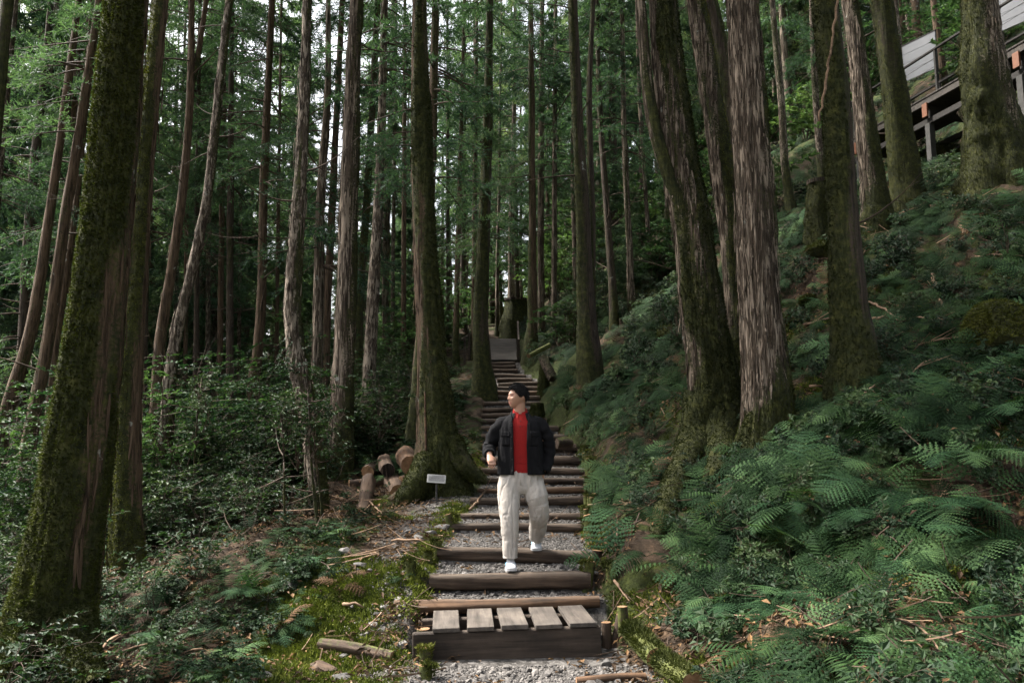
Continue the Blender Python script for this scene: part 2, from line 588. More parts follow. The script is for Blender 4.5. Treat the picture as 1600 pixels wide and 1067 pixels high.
for (Y, py, xl, xr) in STEPS:
    a, b = at(xl, py, Y), at(xr, py, Y)
    ST.append((Y, a[2], (a[0] + b[0]) / 2, (b[0] - a[0]) / 2))
ST_Y = np.array([s[0] for s in ST])
ST_Z = np.array([s[1] for s in ST])
PY_ = np.array([-60, 0, 4.0, 6.25] + list(ST_Y) + [26.0, 30.2, 36, 60, 160])
PZ_ = np.array([-1.5, -0.15, -0.03, 0.0] + list(ST_Z - 0.01) + [4.3, 5.5, 6.8, 11, 22])
PX_ = np.array([0, 0, 0.02, 0.04] + [s[2] for s in ST] + [-0.3, -0.4, -0.4, 0, 0])
PX_[4] = 0.05
PW_ = np.array([0.85, 0.85, 0.85, 0.8] + [max(0.62, s[3]) for s in ST] + [0.6, 0.6, 0.6, 0.6, 0.6])
PW_[4] = 0.74


def path_x(Y):
    return np.interp(Y, PY_, PX_)


def path_w(Y):
    return np.interp(Y, PY_, PW_)


def path_z(Y):
    return np.interp(Y, PY_, PZ_)


def tread_z(Y):
    """height of the gravel on the stair at depth Y"""
    i = np.searchsorted(ST_Y, Y, side='right') - 1
    z = np.where(i >= 0, ST_Z[np.clip(i, 0, len(ST_Z) - 1)] - 0.035, np.interp(Y, [0, 4, 6.9], [-0.15, -0.03, 0.0]))
    nxt = ST_Y[np.clip(i + 1, 0, len(ST_Y) - 1)]
    cur = ST_Y[np.clip(i, 0, len(ST_Y) - 1)]
    f = np.where((i >= 0) & (i < len(ST_Y) - 1), np.clip((Y - cur) / np.maximum(nxt - cur, 1e-3), 0, 1), 0)
    return np.where(Y > 25.6, path_z(Y) - 0.25, z + f * 0.03)


def ground_z(x, y, rough=True):
    x = np.asarray(x, float)
    y = np.asarray(y, float)
    s = x - path_x(y)
    w = path_w(y)
    zp = path_z(y)
    a = np.maximum(s - w - 0.12, 0)
    # the hillside swings round: low and gentle near the viewer, steep farther up
    sl = np.interp(y, [-60, 0, 4, 7, 10, 14, 40], [0.05, 0.05, 0.10, 0.26, 0.46, 0.68, 0.68])
    ae = np.where(a > 16, 16 + 26 * np.tanh(np.maximum(a - 16, 0) / 26), a)
    right = zp + sl * ae + 0.22 * sstep(0.0, 0.35, a) * sstep(4.5, 7.5, y)
    right = right - 1.15 * np.exp(-((x - 11.1) / 2.2) ** 2) * sstep(13.5, 16, y) * (1 - sstep(23, 27, y))
    b = np.maximum(-s - w - 0.1, 0)
    zl = -0.35 + 0.05 * (y - 6) + 0.0 * b
    zl = np.maximum(zl, -2.5)
    left = zp + (zl - zp) * sstep(1.0, 9.0, b) - 0.05 * np.minimum(b, 4)
    z = np.where(s > 0, right, left)
    off = np.maximum(a, b)
    if rough:
        p = np.stack([x, y, np.zeros_like(x)], -1)
        n1 = fbm(p * 0.55, 3, 4) - 0.5
        n2 = fbm(p * 2.3, 5, 4) - 0.5
        z = z + sstep(0.05, 1.2, off) * (0.5 * n1 * (1 + 0.5 * (s > 0)) + 0.28 * n2 * (1 + 1.2 * (s > 0)))
    core = 1 - sstep(0.0, 0.16, np.abs(s) - w)
    core = core * (y > 0) * (y < 31)
    return z * (1 - core) + tread_z(y) * core


def gz(x, y):
    return float(ground_z(np.array([x]), np.array([y]))[0])


def hit(px, py, d0=3.0, d1=90.0):
    """where the line of sight through a photograph pixel meets the ground"""
    Y = np.concatenate([np.arange(d0, 30, 0.02), np.arange(30, d1, 0.1)])
    d = ray(px, py)
    t = Y / d[1]
    X = d[0] * t
    Z = CAM_Z + d[2] * t
    below = np.nonzero(Z <= ground_z(X, Y))[0]
    if len(below) == 0:
        return None
    i = below[0]
    return np.array([X[i], Y[i], Z[i]])


def gnormal(x, y, e=0.12):
    zx = (ground_z(x + e, y) - ground_z(x - e, y)) / (2 * e)
    zy = (ground_z(x, y + e) - ground_z(x, y - e)) / (2 * e)
    n = np.stack([-zx, -zy, np.ones_like(zx)], -1)
    return n / np.linalg.norm(n, axis=-1)[..., None]


def moss_mask(x, y):
    s = x - path_x(y)
    w = path_w(y)
    p = np.stack([x, y, np.zeros_like(x)], -1)
    n = fbm(p * 1.6, 41, 3)
    m = 0.25 + 0.0 * x
    m = m + 0.8 * np.exp(-((x + 1.65) / 0.6) ** 2 - ((y - 6.6) / 1.5) ** 2)
    m = m + 0.7 * np.exp(-((s + w + 0.12) / 0.16) ** 2) * (y > 6.9) * (y < 16)
    m = m + 0.4 * np.exp(-((x + 1.7) / 0.5) ** 2 - ((y - 9.6) / 0.7) ** 2)
    m = m + 0.35 * np.exp(-((s - w - 0.15) / 0.2) ** 2) * (y > 7)
    m = m + 0.15 * (s > w)
    return np.clip(m + (n - 0.5) * 1.3, 0, 1)


def gravel_mask(x, y):
    s = x - path_x(y)
    w = path_w(y)
    core = 1 - sstep(-0.05, 0.12, np.abs(s) - w)
    core = core * (y < 26)
    p = np.stack([x, y, np.zeros_like(x)], -1)
    n = fbm(p * 2.0, 77, 3) - 0.5
    sh = sstep(-2.1, -1.2, s + n * 0.8) * (s < 0) * sstep(3, 4.5, y) * (1 - sstep(10.5, 12.5, y))
    sh = np.maximum(sh, (y < 6.2) * (1 - sstep(0.9, 1.3, np.abs(s) + n * 0.5)))
    sh2 = sh * (1 - 0.9 * np.exp(-((x + 1.75) / 0.45) ** 2 - ((y - 6.7) / 1.3) ** 2))
    return np.clip(np.maximum(core, 0.55 * sh2), 0, 1)


def build_ground():
    xs = np.concatenate([-np.geomspace(160, 3.0, 70), np.arange(-2.95, 3.5, 0.05), np.geomspace(3.55, 160, 80)])
    ys = np.concatenate([-np.geomspace(60, 1.0, 14), np.arange(-0.5, 4, 0.1), np.arange(4, 13, 0.04), np.arange(13, 27, 0.08), np.geomspace(27.1, 220, 80)])
    X, Y = np.meshgrid(xs, ys)
    x, y = X.ravel(), Y.ravel()
    z = ground_z(x, y)
    nx, ny = len(xs), len(ys)
    i = (np.arange(ny - 1)[:, None] * nx + np.arange(nx - 1)[None, :]).ravel()
    Q = np.stack([i, i + 1, i + nx + 1, i + nx], -1)
    me = mesh_np('ground', np.stack([x, y, z], -1), [Q], [M['ground']], True, None, {'moss': moss_mask(x, y), 'gravel': gravel_mask(x, y)})
    o = link('ground', me)
    tag(o, kind='structure')


build_ground()

# ------------------------------------------------------------------ foliage pieces
def unit(v):
    return v / (np.linalg.norm(v, axis=-1, keepdims=True) + 1e-9)


def blades(P, D, L, W, rng):
    """thin triangles from P along D"""
    n = len(P)
    S = unit(np.cross(D, rng.normal(size=(n, 3))))
    V = np.stack([P - S * W[:, None] / 2, P + S * W[:, None] / 2, P + D * L[:, None]], 1).reshape(-1, 3)
    return V, np.arange(n * 3).reshape(-1, 3)


def leaves(P, D, N, L, W):
    """folded diamond leaves"""
    n = len(P)
    S = unit(np.cross(D, N))
    N2 = unit(np.cross(S, D))
    mid = P + D * (L * 0.45)[:, None] + N2 * (L * 0.06)[:, None]
    tip = P + D * L[:, None] - N2 * (L * 0.10)[:, None]
    V = np.stack([P, mid + S * W[:, None] / 2 + N2 * (W * 0.12)[:, None], tip, mid - S * W[:, None] / 2 + N2 * (W * 0.12)[:, None]], 1).reshape(-1, 3)
    b = np.arange(n)[:, None] * 4
    F = np.concatenate([b + np.array([[0, 1, 2]]), b + np.array([[0, 2, 3]])])
    return V, F


def conifer_crown(seed, H, Rm, nb, ntw=13, nn=15, needle=(0.10, 0.2), width=0.026, droop=0.35, bottom=0.55, mat='needle'):
    rng = np.random.default_rng(seed)
    mb = MB()
    Vn = []
    for b in range(nb):
        h = H * (rng.random() ** 1.15)
        az = rng.random() * 2 * math.pi
        prof = (1 - h / H) ** 0.75 * (bottom + (1 - bottom) * min(1, h / (0.25 * H)))
        L = max(0.35, Rm * prof * rng.uniform(0.65, 1.15))
        t = np.linspace(0, 1, 7)
        up = rng.uniform(-0.05, 0.3)
        rr = L * t
        zz = h + L * (up * t - droop * t**1.5 + 0.32 * droop * np.maximum(t - 0.6, 0))
        wob = rng.normal(size=2) * 0.08 * L
        P = np.stack([rr * math.cos(az) + wob[0] * t**2, rr * math.sin(az) + wob[1] * t**2, zz], -1)
        V, Fs = tube(P, 0.006 + 0.012 * L * (1 - t) ** 1.0, 4, cap=False)
        mb.add(V, Fs[0], 1)
        # twigs along both sides
        tt = 0.22 + 0.78 * rng.random(ntw) ** 0.8
        base = np.stack([np.interp(tt, t, P[:, k]) for k in range(3)], -1)
        d0 = np.array([math.cos(az), math.sin(az), 0])
        side = np.array([-math.sin(az), math.cos(az), 0])
        sg = rng.choice([-1, 1], ntw)[:, None]
        D = unit(d0 * rng.uniform(0.35, 0.9, (ntw, 1)) + side * sg * rng.uniform(0.3, 1, (ntw, 1)) + np.array([0, 0, 1]) * rng.uniform(-0.75, 0.15, (ntw, 1)))
        tl = (0.16 + 0.30 * L * (1 - tt) ** 0.5 / max(Rm, 1) * 2.2) * rng.uniform(0.7, 1.3, ntw) + 0.08
        s = np.linspace(0.05, 1.0, nn)
        NP = base[:, None, :] + D[:, None, :] * (tl[:, None] * s)[:, :, None] + np.array([0, 0, -1.0]) * (0.25 * tl[:, None] * s**2)[:, :, None]
        ND = unit(D[:, None, :] * 0.8 + rng.normal(size=(ntw, nn, 3)) * 0.55 + np.array([0, 0, 0.12]))
        NP = NP.reshape(-1, 3)
        ND = ND.reshape(-1, 3)
        n = len(NP)
        V, F = blades(NP, ND, rng.uniform(needle[0], needle[1], n), np.full(n, width), rng)
        mb.add(V, F, 0)
    return mb.mesh('crown', [M[mat], M['twig']])


CROWNS = [conifer_crown(11, 12, 1.9, 50), conifer_crown(12, 14, 2.1, 56), conifer_crown(13, 11, 1.7, 48, droop=0.5)]
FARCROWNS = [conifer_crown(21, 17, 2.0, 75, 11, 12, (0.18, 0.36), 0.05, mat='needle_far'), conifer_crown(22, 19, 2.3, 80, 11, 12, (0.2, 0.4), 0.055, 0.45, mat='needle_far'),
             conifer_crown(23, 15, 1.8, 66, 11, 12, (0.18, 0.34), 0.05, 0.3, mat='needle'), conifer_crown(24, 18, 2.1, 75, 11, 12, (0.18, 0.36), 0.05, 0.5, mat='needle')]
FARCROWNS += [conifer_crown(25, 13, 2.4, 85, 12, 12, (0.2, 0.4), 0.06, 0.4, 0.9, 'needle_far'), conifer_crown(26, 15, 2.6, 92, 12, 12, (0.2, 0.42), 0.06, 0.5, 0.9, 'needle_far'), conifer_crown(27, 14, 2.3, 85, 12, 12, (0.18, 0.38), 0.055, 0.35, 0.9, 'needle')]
# thin skirts of live twigs that hang low on some trunks
SKIRTS = [conifer_crown(31, 5.5, 1.5, 34, 12, 15, (0.09, 0.18), 0.022, 0.45, 0.9), conifer_crown(32, 7.0, 1.9, 42, 12, 15, (0.1, 0.19), 0.024, 0.55, 0.9)]


# ------------------------------------------------------------------ trunks
def limb_set(mb, axis, rad, z0, z1, n, rng, lmax=1.6):
    """dead side branches sticking out of a trunk"""
    zs = axis[:, 2]
    for k in range(n):
        z = rng.uniform(z0, z1)
        i = int(np.argmin(np.abs(zs - z)))
        az = rng.random() * 2 * math.pi
        L = rng.uniform(0.25, 1.0) ** 1.3 * lmax
        t = np.linspace(0, 1, 6)
        bend = rng.uniform(-0.5, 0.45)
        curl = rng.normal() * 0.25
        d = np.array([math.cos(az), math.sin(az), 0])
        s = np.array([-math.sin(az), math.cos(az), 0])
        P = axis[i] + d * (rad[i] * 0.7 + L * t)[:, None] + s * (curl * L * t**2)[:, None] + np.array([0, 0, 1.0]) * (L * (bend * t + rng.uniform(-0.3, 0.5) * t**2))[:, None]
        V, Fs = tube(P, (0.007 + 0.014 * L / 1.6) * (1 - 0.8 * t), 4, cap=False)
        mb.add(V, Fs[0], 1, 0.0)
        if L > 0.6:
            for q in range(2):
                j = rng.integers(2, 5)
                dd = unit(d + s * rng.choice([-1, 1]) * rng.uniform(0.4, 1) + np.array([0, 0, rng.uniform(-0.5, 0.6)]))
                l2 = L * rng.uniform(0.2, 0.45)
                P2 = P[j] + dd * (l2 * np.linspace(0, 1, 4))[:, None]
                V, Fs = tube(P2, np.linspace(0.005, 0.002, 4), 3, cap=False)
                mb.add(V, Fs[0], 1, 0.0)


def trunk_mesh(ctrl, rad, bark, nseg=16, ds=None, moss=0.3, moss_dir=None, seed=0, flare=0.5, flare_h=0.5, limbs=0, limb_z=(2, 9), lmax=1.6, knob=0.05, ridges=1.0):
    """trunk as rings with bark relief; returns mesh (origin at ctrl[0]) and the axis"""
    rng = np.random.default_rng(seed)
    base = np.asarray(ctrl[0], float)
    r0 = float(rad[0])
    ax, rr = resample(np.asarray(ctrl) - base, rad, ds or max(0.05, r0 * 0.35))
    n = len(ax)
    a = np.linspace(0, 2 * np.pi, nseg, endpoint=False)
    A, Zi = np.meshgrid(a, np.arange(n))
    z = ax[:, 2][:, None] + 0 * A
    cx, sx = np.cos(A), np.sin(A)
    k = 1.0 / max(r0, 0.05)
    prm = rng.uniform(0, 6.28, 4)
    cl = 2.2
    pn = np.stack([cx * cl + seed * 3.1, sx * cl, z * 0.55], -1)
    big = fbm(pn, seed, 3) - 0.5
    pf = np.stack([cx * 5.5, sx * 5.5 + seed, z * 1.1], -1)
    fine = fbm(pf, seed + 5, 4) - 0.5
    pb = np.stack([cx * 1.6, sx * 1.6, z * 2.2 + seed], -1)
    kn = np.maximum(fbm(pb, seed + 9, 3) - 0.6, 0)
    lob = 0.55 + 0.45 * np.cos(3 * A + prm[0]) * 0.6 + 0.25 * np.cos(5 * A + prm[1])
    fl = 0.6 * flare * np.exp(-np.maximum(z - 0.3 - r0, 0) / flare_h) * lob
    fis = np.abs(fbm(np.stack([cx * 9 + seed, sx * 9, z * 0.8], -1), seed + 77, 3) - 0.5) * 2
    rrr = 0.88 * rr[:, None] * (1 + 0.24 * big + 0.16 * fine * ridges - 0.09 * ridges * np.exp(-(fis / 0.16) ** 2) + fl + knob * 8 * kn)
    # moss: patches, more near the foot, more on one side
    pm = np.stack([cx * 1.3 + seed, sx * 1.3, z * 0.8], -1)
    mval = moss - 0.04 + 1.35 * (fbm(pm, seed + 31, 4) - 0.5) + 0.75 * np.exp(-np.maximum(z - 0.3 - 1.6 * r0, 0) / 0.55)
    if moss_dir is not None:
        mval = mval + 0.38 * np.cos(A - moss_dir)
    mval = np.clip(mval, 0, 1)
    rrr = rrr + 0.022 * np.minimum(1, r0 / 0.25) * sstep(0.35, 0.8, mval) * (0.5 + fbm(pf * 1.7, seed + 3, 3))
    V = np.stack([ax[:, 0][:, None] + rrr * cx, ax[:, 1][:, None] + rrr * sx, z], -1).reshape(-1, 3)
    i = np.arange(n - 1)[:, None] * nseg
    j = np.arange(nseg)[None, :]
    j2 = (j + 1) % nseg
    Q = np.stack([i + j, i + j2, i + nseg + j2, i + nseg + j], -1).reshape(-1, 4)
    mb = MB()
    mb.add(V, Q, 0, mval.ravel())
    if limbs:
        limb_set(mb, ax, rr, limb_z[0], limb_z[1], limbs, rng, lmax)
    me = mb.mesh('trunk', [M[bark], M['twig']], True, 'moss')
    return me, ax + base, rr, (V + base, Q, mval.ravel())


def moss_fuzz(trunk, count, seed, zmax, L=(0.012, 0.035), thr=0.5, base=(0, 0, 0)):
    V, Q, mv = trunk
    rng = np.random.default_rng(seed)
    C = V[Q]
    cen = C.mean(1)
    nrm = unit(np.cross(C[:, 2] - C[:, 0], C[:, 3] - C[:, 1]))
    ar = np.linalg.norm(np.cross(C[:, 2] - C[:, 0], C[:, 3] - C[:, 1]), axis=1)
    m = mv[Q].mean(1)
    w = ar * np.clip((m - thr) * 5, 0, 1) * (cen[:, 2] < zmax)
    if w.sum() <= 0:
        return None
    pick = rng.choice(len(Q), count, p=w / w.sum())
    uv = rng.random((count, 2, 1))
    P = (C[pick, 0] * (1 - uv[:, 0]) + C[pick, 1] * uv[:, 0]) * (1 - uv[:, 1]) + (C[pick, 3] * (1 - uv[:, 0]) + C[pick, 2] * uv[:, 0]) * uv[:, 1]
    N = nrm[pick]
    mb = MB()
    for k in range(2):
        D = unit(N + rng.normal(size=(count, 3)) * 0.6 + np.array([0, 0, -0.1]))
        n = count
        Vb, F = blades(P - N * 0.004, D, rng.uniform(L[0], L[1], n), np.full(n, L[1] * 0.42), rng)
        mb.add(Vb, F)
    return mb.mesh('moss', [M['moss']], False, None, base)


def bark_flakes(trunk, count, seed, zmax, base, bark, W=(0.012, 0.03), L=(0.08, 0.38)):
    """loose strips of outer bark standing a little off the stem"""
    V, Q, mv = trunk
    rng = np.random.default_rng(seed + 400)
    C = V[Q]
    cen = C.mean(1)
    cr = np.cross(C[:, 2] - C[:, 0], C[:, 3] - C[:, 1])
    ar = np.linalg.norm(cr, axis=1)
    nrm = unit(cr)
    w = ar * (mv[Q].mean(1) < 0.5) * (cen[:, 2] < zmax)
    if w.sum() <= 0:
        return None
    k = rng.choice(len(Q), count, p=w / w.sum())
    P, N = cen[k] + rng.normal(size=(count, 3)) * 0.01, nrm[k]
    T = unit(np.array([0, 0, 1.0]) - N * N[:, 2:3] + rng.normal(size=(count, 3)) * 0.05)
    S = np.cross(N, T)
    ww = rng.uniform(W[0], W[1], count)[:, None]
    ll = rng.uniform(L[0], L[1], count)[:, None] * 0.5
    lift = rng.uniform(0.004, 0.012, count)[:, None]
    rows = []
    for t, o, q in ((-1.0, rng.uniform(0.0, 1.6, (count, 1)), 0.45), (-0.35, 0.8, 1.0), (0.35, 0.7, 1.0), (1.0, 0.1, 0.5)):
        c = P + T * ll * t + N * lift * o
        rows += [c - S * ww * q * 0.5, c + N * lift * 0.45, c + S * ww * q * 0.5]
    VV = np.stack(rows, 1).reshape(-1, 3)
    b = np.arange(count)[:, None] * 12
    F = np.concatenate([b + np.array([[r * 3 + c, r * 3 + c + 1, r * 3 + c + 4, r * 3 + c + 3]]) for r in range(3) for c in range(2)])
    return mesh_np('bark_strips', VV - np.asarray(base), [F], [M[bark]], False, None, {'moss': np.zeros(len(VV))})


TREE_SPOTS = []   # x, y, radius of every trunk, kept clear by the plants


def tree(label, px, depth=None, bark='bark_brown', moss=0.3, moss_dir=None, nseg=16, height=22, crown=None, crown_z=11, limbs=6, limb_z=(2, 10),
         flare=0.5, flare_h=0.5, seed=0, fuzz=0, group=None, skirt=None, knob=0.05, lmax=1.6, second=None, ds=None, name='conifer_tree', cscale=1.0, ridges=1.0, strips=0):
    if depth is None:
        h = hit(px[0][0], px[0][1])
        depth = h[1]
    pts = [at(x, y, depth) for (x, y, w) in px]
    rad = [w * depth / FPX / 2 for (x, y, w) in px]
    p0 = pts[0]
    g = gz(p0[0], p0[1])
    if p0[2] > g - 0.15 - rad[0]:                       # carry the stem down to the soil
        d = (pts[0] - pts[1])
        d = d / abs(d[2])
        q = p0 + d * np.array([0.3, 0.3, 1]) * (p0[2] - g + 0.3 + rad[0] * 1.6)
        pts.insert(0, q)
        rad.insert(0, rad[0] * 1.05)
    d = pts[-1] - pts[-2]
    d = d / d[2]
    d[:2] *= 0.8
    rest = height - (pts[-1][2] - pts[0][2])
    if rest > 1:
        r1 = rad[-1]
        for f in (0.33, 0.66, 1.0):
            pts.append(pts[len(px) if False else -1] + d * rest * 0.33)
            rad.append(r1 * (1 - 0.93 * f))
    me, ax, rr, raw = trunk_mesh(pts, rad, bark, nseg, ds, moss, moss_dir, seed, flare, flare_h, limbs, limb_z, lmax, knob, ridges)
    base = np.array(pts[0])
    root = thing(name, label, 'tree', (base[0], base[1], base[2] + 0.3), 0, group)
    link('trunk', me, root, (0, 0, -0.3))
    TREE_SPOTS.append((base[0], base[1], rad[0] * (1 + flare * 0.6)))
    if second is not None:                    # a second stem that leaves the first one
        p2 = [at(x, y, depth + dy) for (x, y, w, dy) in second]
        r2 = [w * depth / FPX / 2 for (x, y, w, dy) in second]
        dd = p2[-1] - p2[-2]
        dd = dd / dd[2]
        for f in (0.5, 1.0):
            p2.append(p2[-1] + dd * 4.0)
            r2.append(r2[-1] * 0.55)
        me2, _, _, raw2 = trunk_mesh(p2, r2, bark, max(10, nseg * 2 // 3), ds, moss - 0.12, moss_dir, seed + 50, 0.0, 0.5, 2, (2, 6))
        b2 = np.array(p2[0])
        link('side_stem', me2, root, tuple(b2 - base - np.array([0, 0, 0.3])))
    if fuzz:
        mf = moss_fuzz(raw, fuzz, seed, CAM_Z + 0.62 * depth + 0.5, base=base)
        if mf:
            tag(link('moss', mf, root, (0, 0, -0.3)), kind='stuff')
    if strips:
        bf = bark_flakes(raw, strips, seed, CAM_Z + 0.62 * depth + 0.5, base, bark)
        if bf:
            tag(link('bark_strips', bf, root, (0, 0, -0.3)), kind='stuff')
    rng = np.random.default_rng(seed + 3)
    if crown is not None:
        if depth < 13:
            cscale *= 1.4  # near crowns, out of view overhead, enlarged to shade the foreground
        i = int(np.argmin(np.abs((ax[:, 2] - base[2]) - crown_z)))
        link('crown', CROWNS[crown], root, tuple(ax[i] - base - np.array([0, 0, 0.3])), (0, 0, rng.random() * 6.28), (cscale, cscale, cscale * max(0.5, (height - crown_z + 1) / 12)))
    if skirt is None and depth > 12.5 and seed % 3 != 0:
        skirt = (seed % 2, 4.0 + (seed * 7 % 10) * 0.45, 0.9)
    if skirt is not None:
        i = int(np.argmin(np.abs((ax[:, 2] - base[2]) - skirt[1])))
        s = skirt[2] if len(skirt) > 2 else 1.0
        link('low_branches', SKIRTS[skirt[0]], root, tuple(ax[i] - base - np.array([0, 0, 0.3])), (0, 0, rng.random() * 6.28), (s, s, s))
    return root, depth


PI = math.pi
# ---- the trunks one can tell apart, from left to right in the photograph
T1, d1 = tree('thick moss-covered trunk at the far left, widest tree on that side', [(62, 1062, 150), (92, 900, 122), (118, 760, 108), (140, 600, 97), (160, 420, 84), (180, 230, 78), (200, 0, 70)], 6.1,
              'bark_brown', 0.72, -2.2, 56, 20, 0, 12, 0, seed=1, strips=260, fuzz=42000, flare=0.55, flare_h=0.55, ds=0.05)
tree('straight brown trunk just right of the thick mossy one', [(200, 945, 52), (200, 800, 45), (201, 650, 42), (214, 400, 37), (232, 200, 31), (252, 0, 26)], 8.8, 'bark_brown', 0.42, -2.2, 28, 19, 1, 12, 5, (4, 9), seed=2, strips=250, fuzz=8000, ds=0.08, lmax=0.7)
tree('slim leaning trunk, left one of two side by side at the left edge', [(12, 640, 24), (45, 530, 21), (75, 350, 18), (100, 175, 15), (122, 10, 12)], 15, 'bark_brown', 0.2, None, 12, 20, 2, 12, 5, seed=3)
tree('slim leaning trunk, right one of two side by side at the left edge', [(45, 700, 26), (75, 530, 22), (102, 340, 19), (130, 170, 17), (155, 0, 14)], 13.5, 'bark_brown', 0.25, None, 14, 20, 0, 12, 5, seed=4)
tree('thin leaning trunk crossing behind the thick mossy tree', [(85, 560, 12), (118, 330, 11), (145, 0, 9)], 18, 'bark_brown', 0.1, None, 10, 20, 1, 12, 6, seed=5)
tree('dark-stemmed conifer with low drooping branches at the left edge', [(30, 640, 20), (50, 290, 16), (72, 90, 12), (80, 0, 10)], 19, 'bark_dark', 0.2, None, 10, 21, 2, 9, 10, seed=6, skirt=(1, 3.5))
tree('dark trunk cut by the upper left corner of the picture', [(-45, 620, 30), (-18, 300, 26), (12, 0, 22)], 11, 'bark_dark', 0.5, None, 12, 20, 0, 12, 4, seed=7)
tree('pale thin trunk near the upper left corner', [(-22, 560, 14), (5, 210, 11), (24, 20, 9)], 17, 'bark_grey', 0.1, None, 10, 20, 2, 11, 6, seed=8)
tree('slim pale trunk that forks near the top, left of centre', [(236, 745, 22), (243, 640, 20), (250, 534, 19), (268, 420, 17), (285, 300, 16), (297, 150, 14), (300, 0, 11)], 14, 'bark_brown', 0.2, None, 14, 20, 0, 12, 5, (5, 10), seed=9, strips=150,
     second=[(296, 150, 9, 0.0), (306, 105, 10, 0.05), (315, 50, 10, 0.1), (322, 0, 10, 0.15)])
tree('slim trunk leaning right with pale scaly foot', [(250, 770, 25), (258, 690, 23), (274, 534, 21), (298, 430, 18), (320, 330, 17), (340, 160, 16), (358, 0, 14)], 12, 'bark_grey', 0.2, 0.0, 16, 20, 1, 12, 6, (4, 9), seed=10, strips=250, lmax=1.2)
tree('straight trunk with whorls of bare branches, left of centre', [(388, 665, 22), (396, 600, 20), (404, 534, 18), (412, 300, 16), (425, 0, 11)], 18, 'bark_brown', 0.3, None, 12, 21, 2, 10.5, 26, (3, 11), seed=11, lmax=1.9)
tree('crooked reddish trunk wrapped in leafy creeper', [(500, 835, 30), (494, 740, 31), (482, 650, 33), (464, 560, 34), (457, 500, 31), (463, 375, 27), (472, 225, 21), (480, 0, 16)], 10.2, 'bark_grey', 0.35, 0.3, 20, 19, 0, 11, 4, (4, 8), seed=12, strips=300, fuzz=3000, ds=0.07)
tree('thin pale trunk behind the creeper-wrapped trunk', [(492, 690, 22), (497, 525, 21), (502, 300, 17), (512, 150, 13), (513, 0, 9)], 17, 'bark_pale', 0.15, None, 12, 20, 1, 12, 8, (4, 11), seed=13, strips=150)
tree('thin brown trunk squeezed between two paler ones left of centre', [(508, 680, 16), (510, 525, 15), (520, 300, 14), (531, 80, 11), (535, 0, 10)], 19.5, 'bark_brown', 0.1, None, 10, 21, 2, 12, 8, (4, 12), seed=14)
tree('straight thick pale scaly trunk left of centre', [(530, 715, 45), (533, 650, 40), (538, 530, 36), (545, 300, 32), (552, 100, 26), (557, 0, 23)], 12.6, 'bark_pale', 0.28, 0.2, 24, 21, 1, 12.5, 3, (5, 10), seed=15, strips=500, fuzz=2500, ds=0.08, flare=0.35)
tree('slim mossy trunk just right of the thick pale scaly one', [(558, 660, 16), (562, 475, 14), (574, 300, 13), (583, 140, 12), (590, 0, 10)], 20, 'bark_dark', 0.6, None, 10, 21, 0, 12, 6, seed=16)
tree('brown trunk with scattered pale flakes, second right of pale scaly one', [(573, 660, 27), (580, 525, 23), (592, 300, 18), (598, 120, 15), (601, 0, 13)], 15.5, 'bark_grey', 0.12, None, 14, 21, 1, 12, 7, (4, 10), seed=17, strips=250)
T13, d13 = tree('big mossy trunk with flared roots and orange split bark beside the stairs', [(694, 782, 92), (690, 734, 82), (682, 650, 62), (672, 530, 48), (661, 325, 39), (656, 150, 33), (655, 0, 27)], 11.3,
                'bark_brown', 0.4, -1.0, 48, 22, 2, 12, 3, (5, 9), seed=18, strips=350, fuzz=18000, flare=0.85, flare_h=0.55, ds=0.06)
tree('narrow trunk right behind the big mossy trunk with flared roots', [(648, 715, 34), (655, 600, 26), (668, 400, 18), (677, 150, 15), (681, 0, 14)], 14.2, 'bark_brown', 0.4, None, 14, 21, 1, 12, 4, (6, 11), seed=19)
tree('dark slender mossy trunk standing at left edge of upper stairs', [(757, 604, 40), (754, 560, 31), (752, 500, 27), (755, 400, 23), (761, 250, 18), (766, 0, 11)], 20.2, 'bark_dark', 0.62, PI, 18, 23, 1, 11, 14, (5, 15), seed=20, fuzz=3000, flare=0.5, lmax=1.8)
tree('thin upright trunk with a mossy base left of the upper stairs', [(712, 570, 12), (714, 450, 10), (718, 300, 8), (722, 150, 7)], 25, 'bark_brown', 0.3, None, 8, 22, 0, 9, 10, seed=21)
tree('thin brown trunk touching the dark slender mossy trunk', [(740, 560, 10), (741, 400, 9), (742, 250, 8), (744, 100, 7)], 26, 'bark_brown', 0.2, None, 8, 22, 2, 9, 8, seed=22)
tree('thin white trunk rising behind the top of the stairs', [(777, 540, 9), (777, 440, 7), (779, 330, 6)], 32, 'bark_pale', 0.05, None, 8, 22, 1, 8, 4, seed=23)
tree('reddish trunk with mossy root right of the stair top', [(830, 545, 24), (832, 500, 18), (832, 400, 14), (831, 200, 12), (830, 50, 9)], 25, 'bark_brown', 0.3, PI, 12, 23, 0, 9.5, 6, seed=24, flare=0.8)
tree('pale trunk, second right of the stair top', [(846, 515, 13), (845, 400, 12), (846, 175, 11), (847, 50, 9)], 27.5, 'bark_pale', 0.15, None, 10, 23, 2, 10, 6, seed=25)
tree('thin pale trunk, third right of the stair top', [(866, 500, 11), (866, 400, 10), (867, 150, 8), (868, 50, 7)], 27, 'bark_pale', 0.15, None, 8, 22, 1, 9, 8, seed=26)
tree('dark mossy twin-stemmed trunk on the bank right of the upper stairs', [(922, 575, 42), (917, 500, 34), (912, 350, 26), (904, 200, 20), (895, 0, 16)], 17, 'bark_dark', 0.5, PI * 0.9, 18, 22, 1, 11, 10, (5, 11), seed=27, fuzz=3000,
     second=[(926, 480, 12, 0.1), (925, 350, 13, 0.2), (921, 150, 11, 0.3), (927, 0, 9, 0.3)])
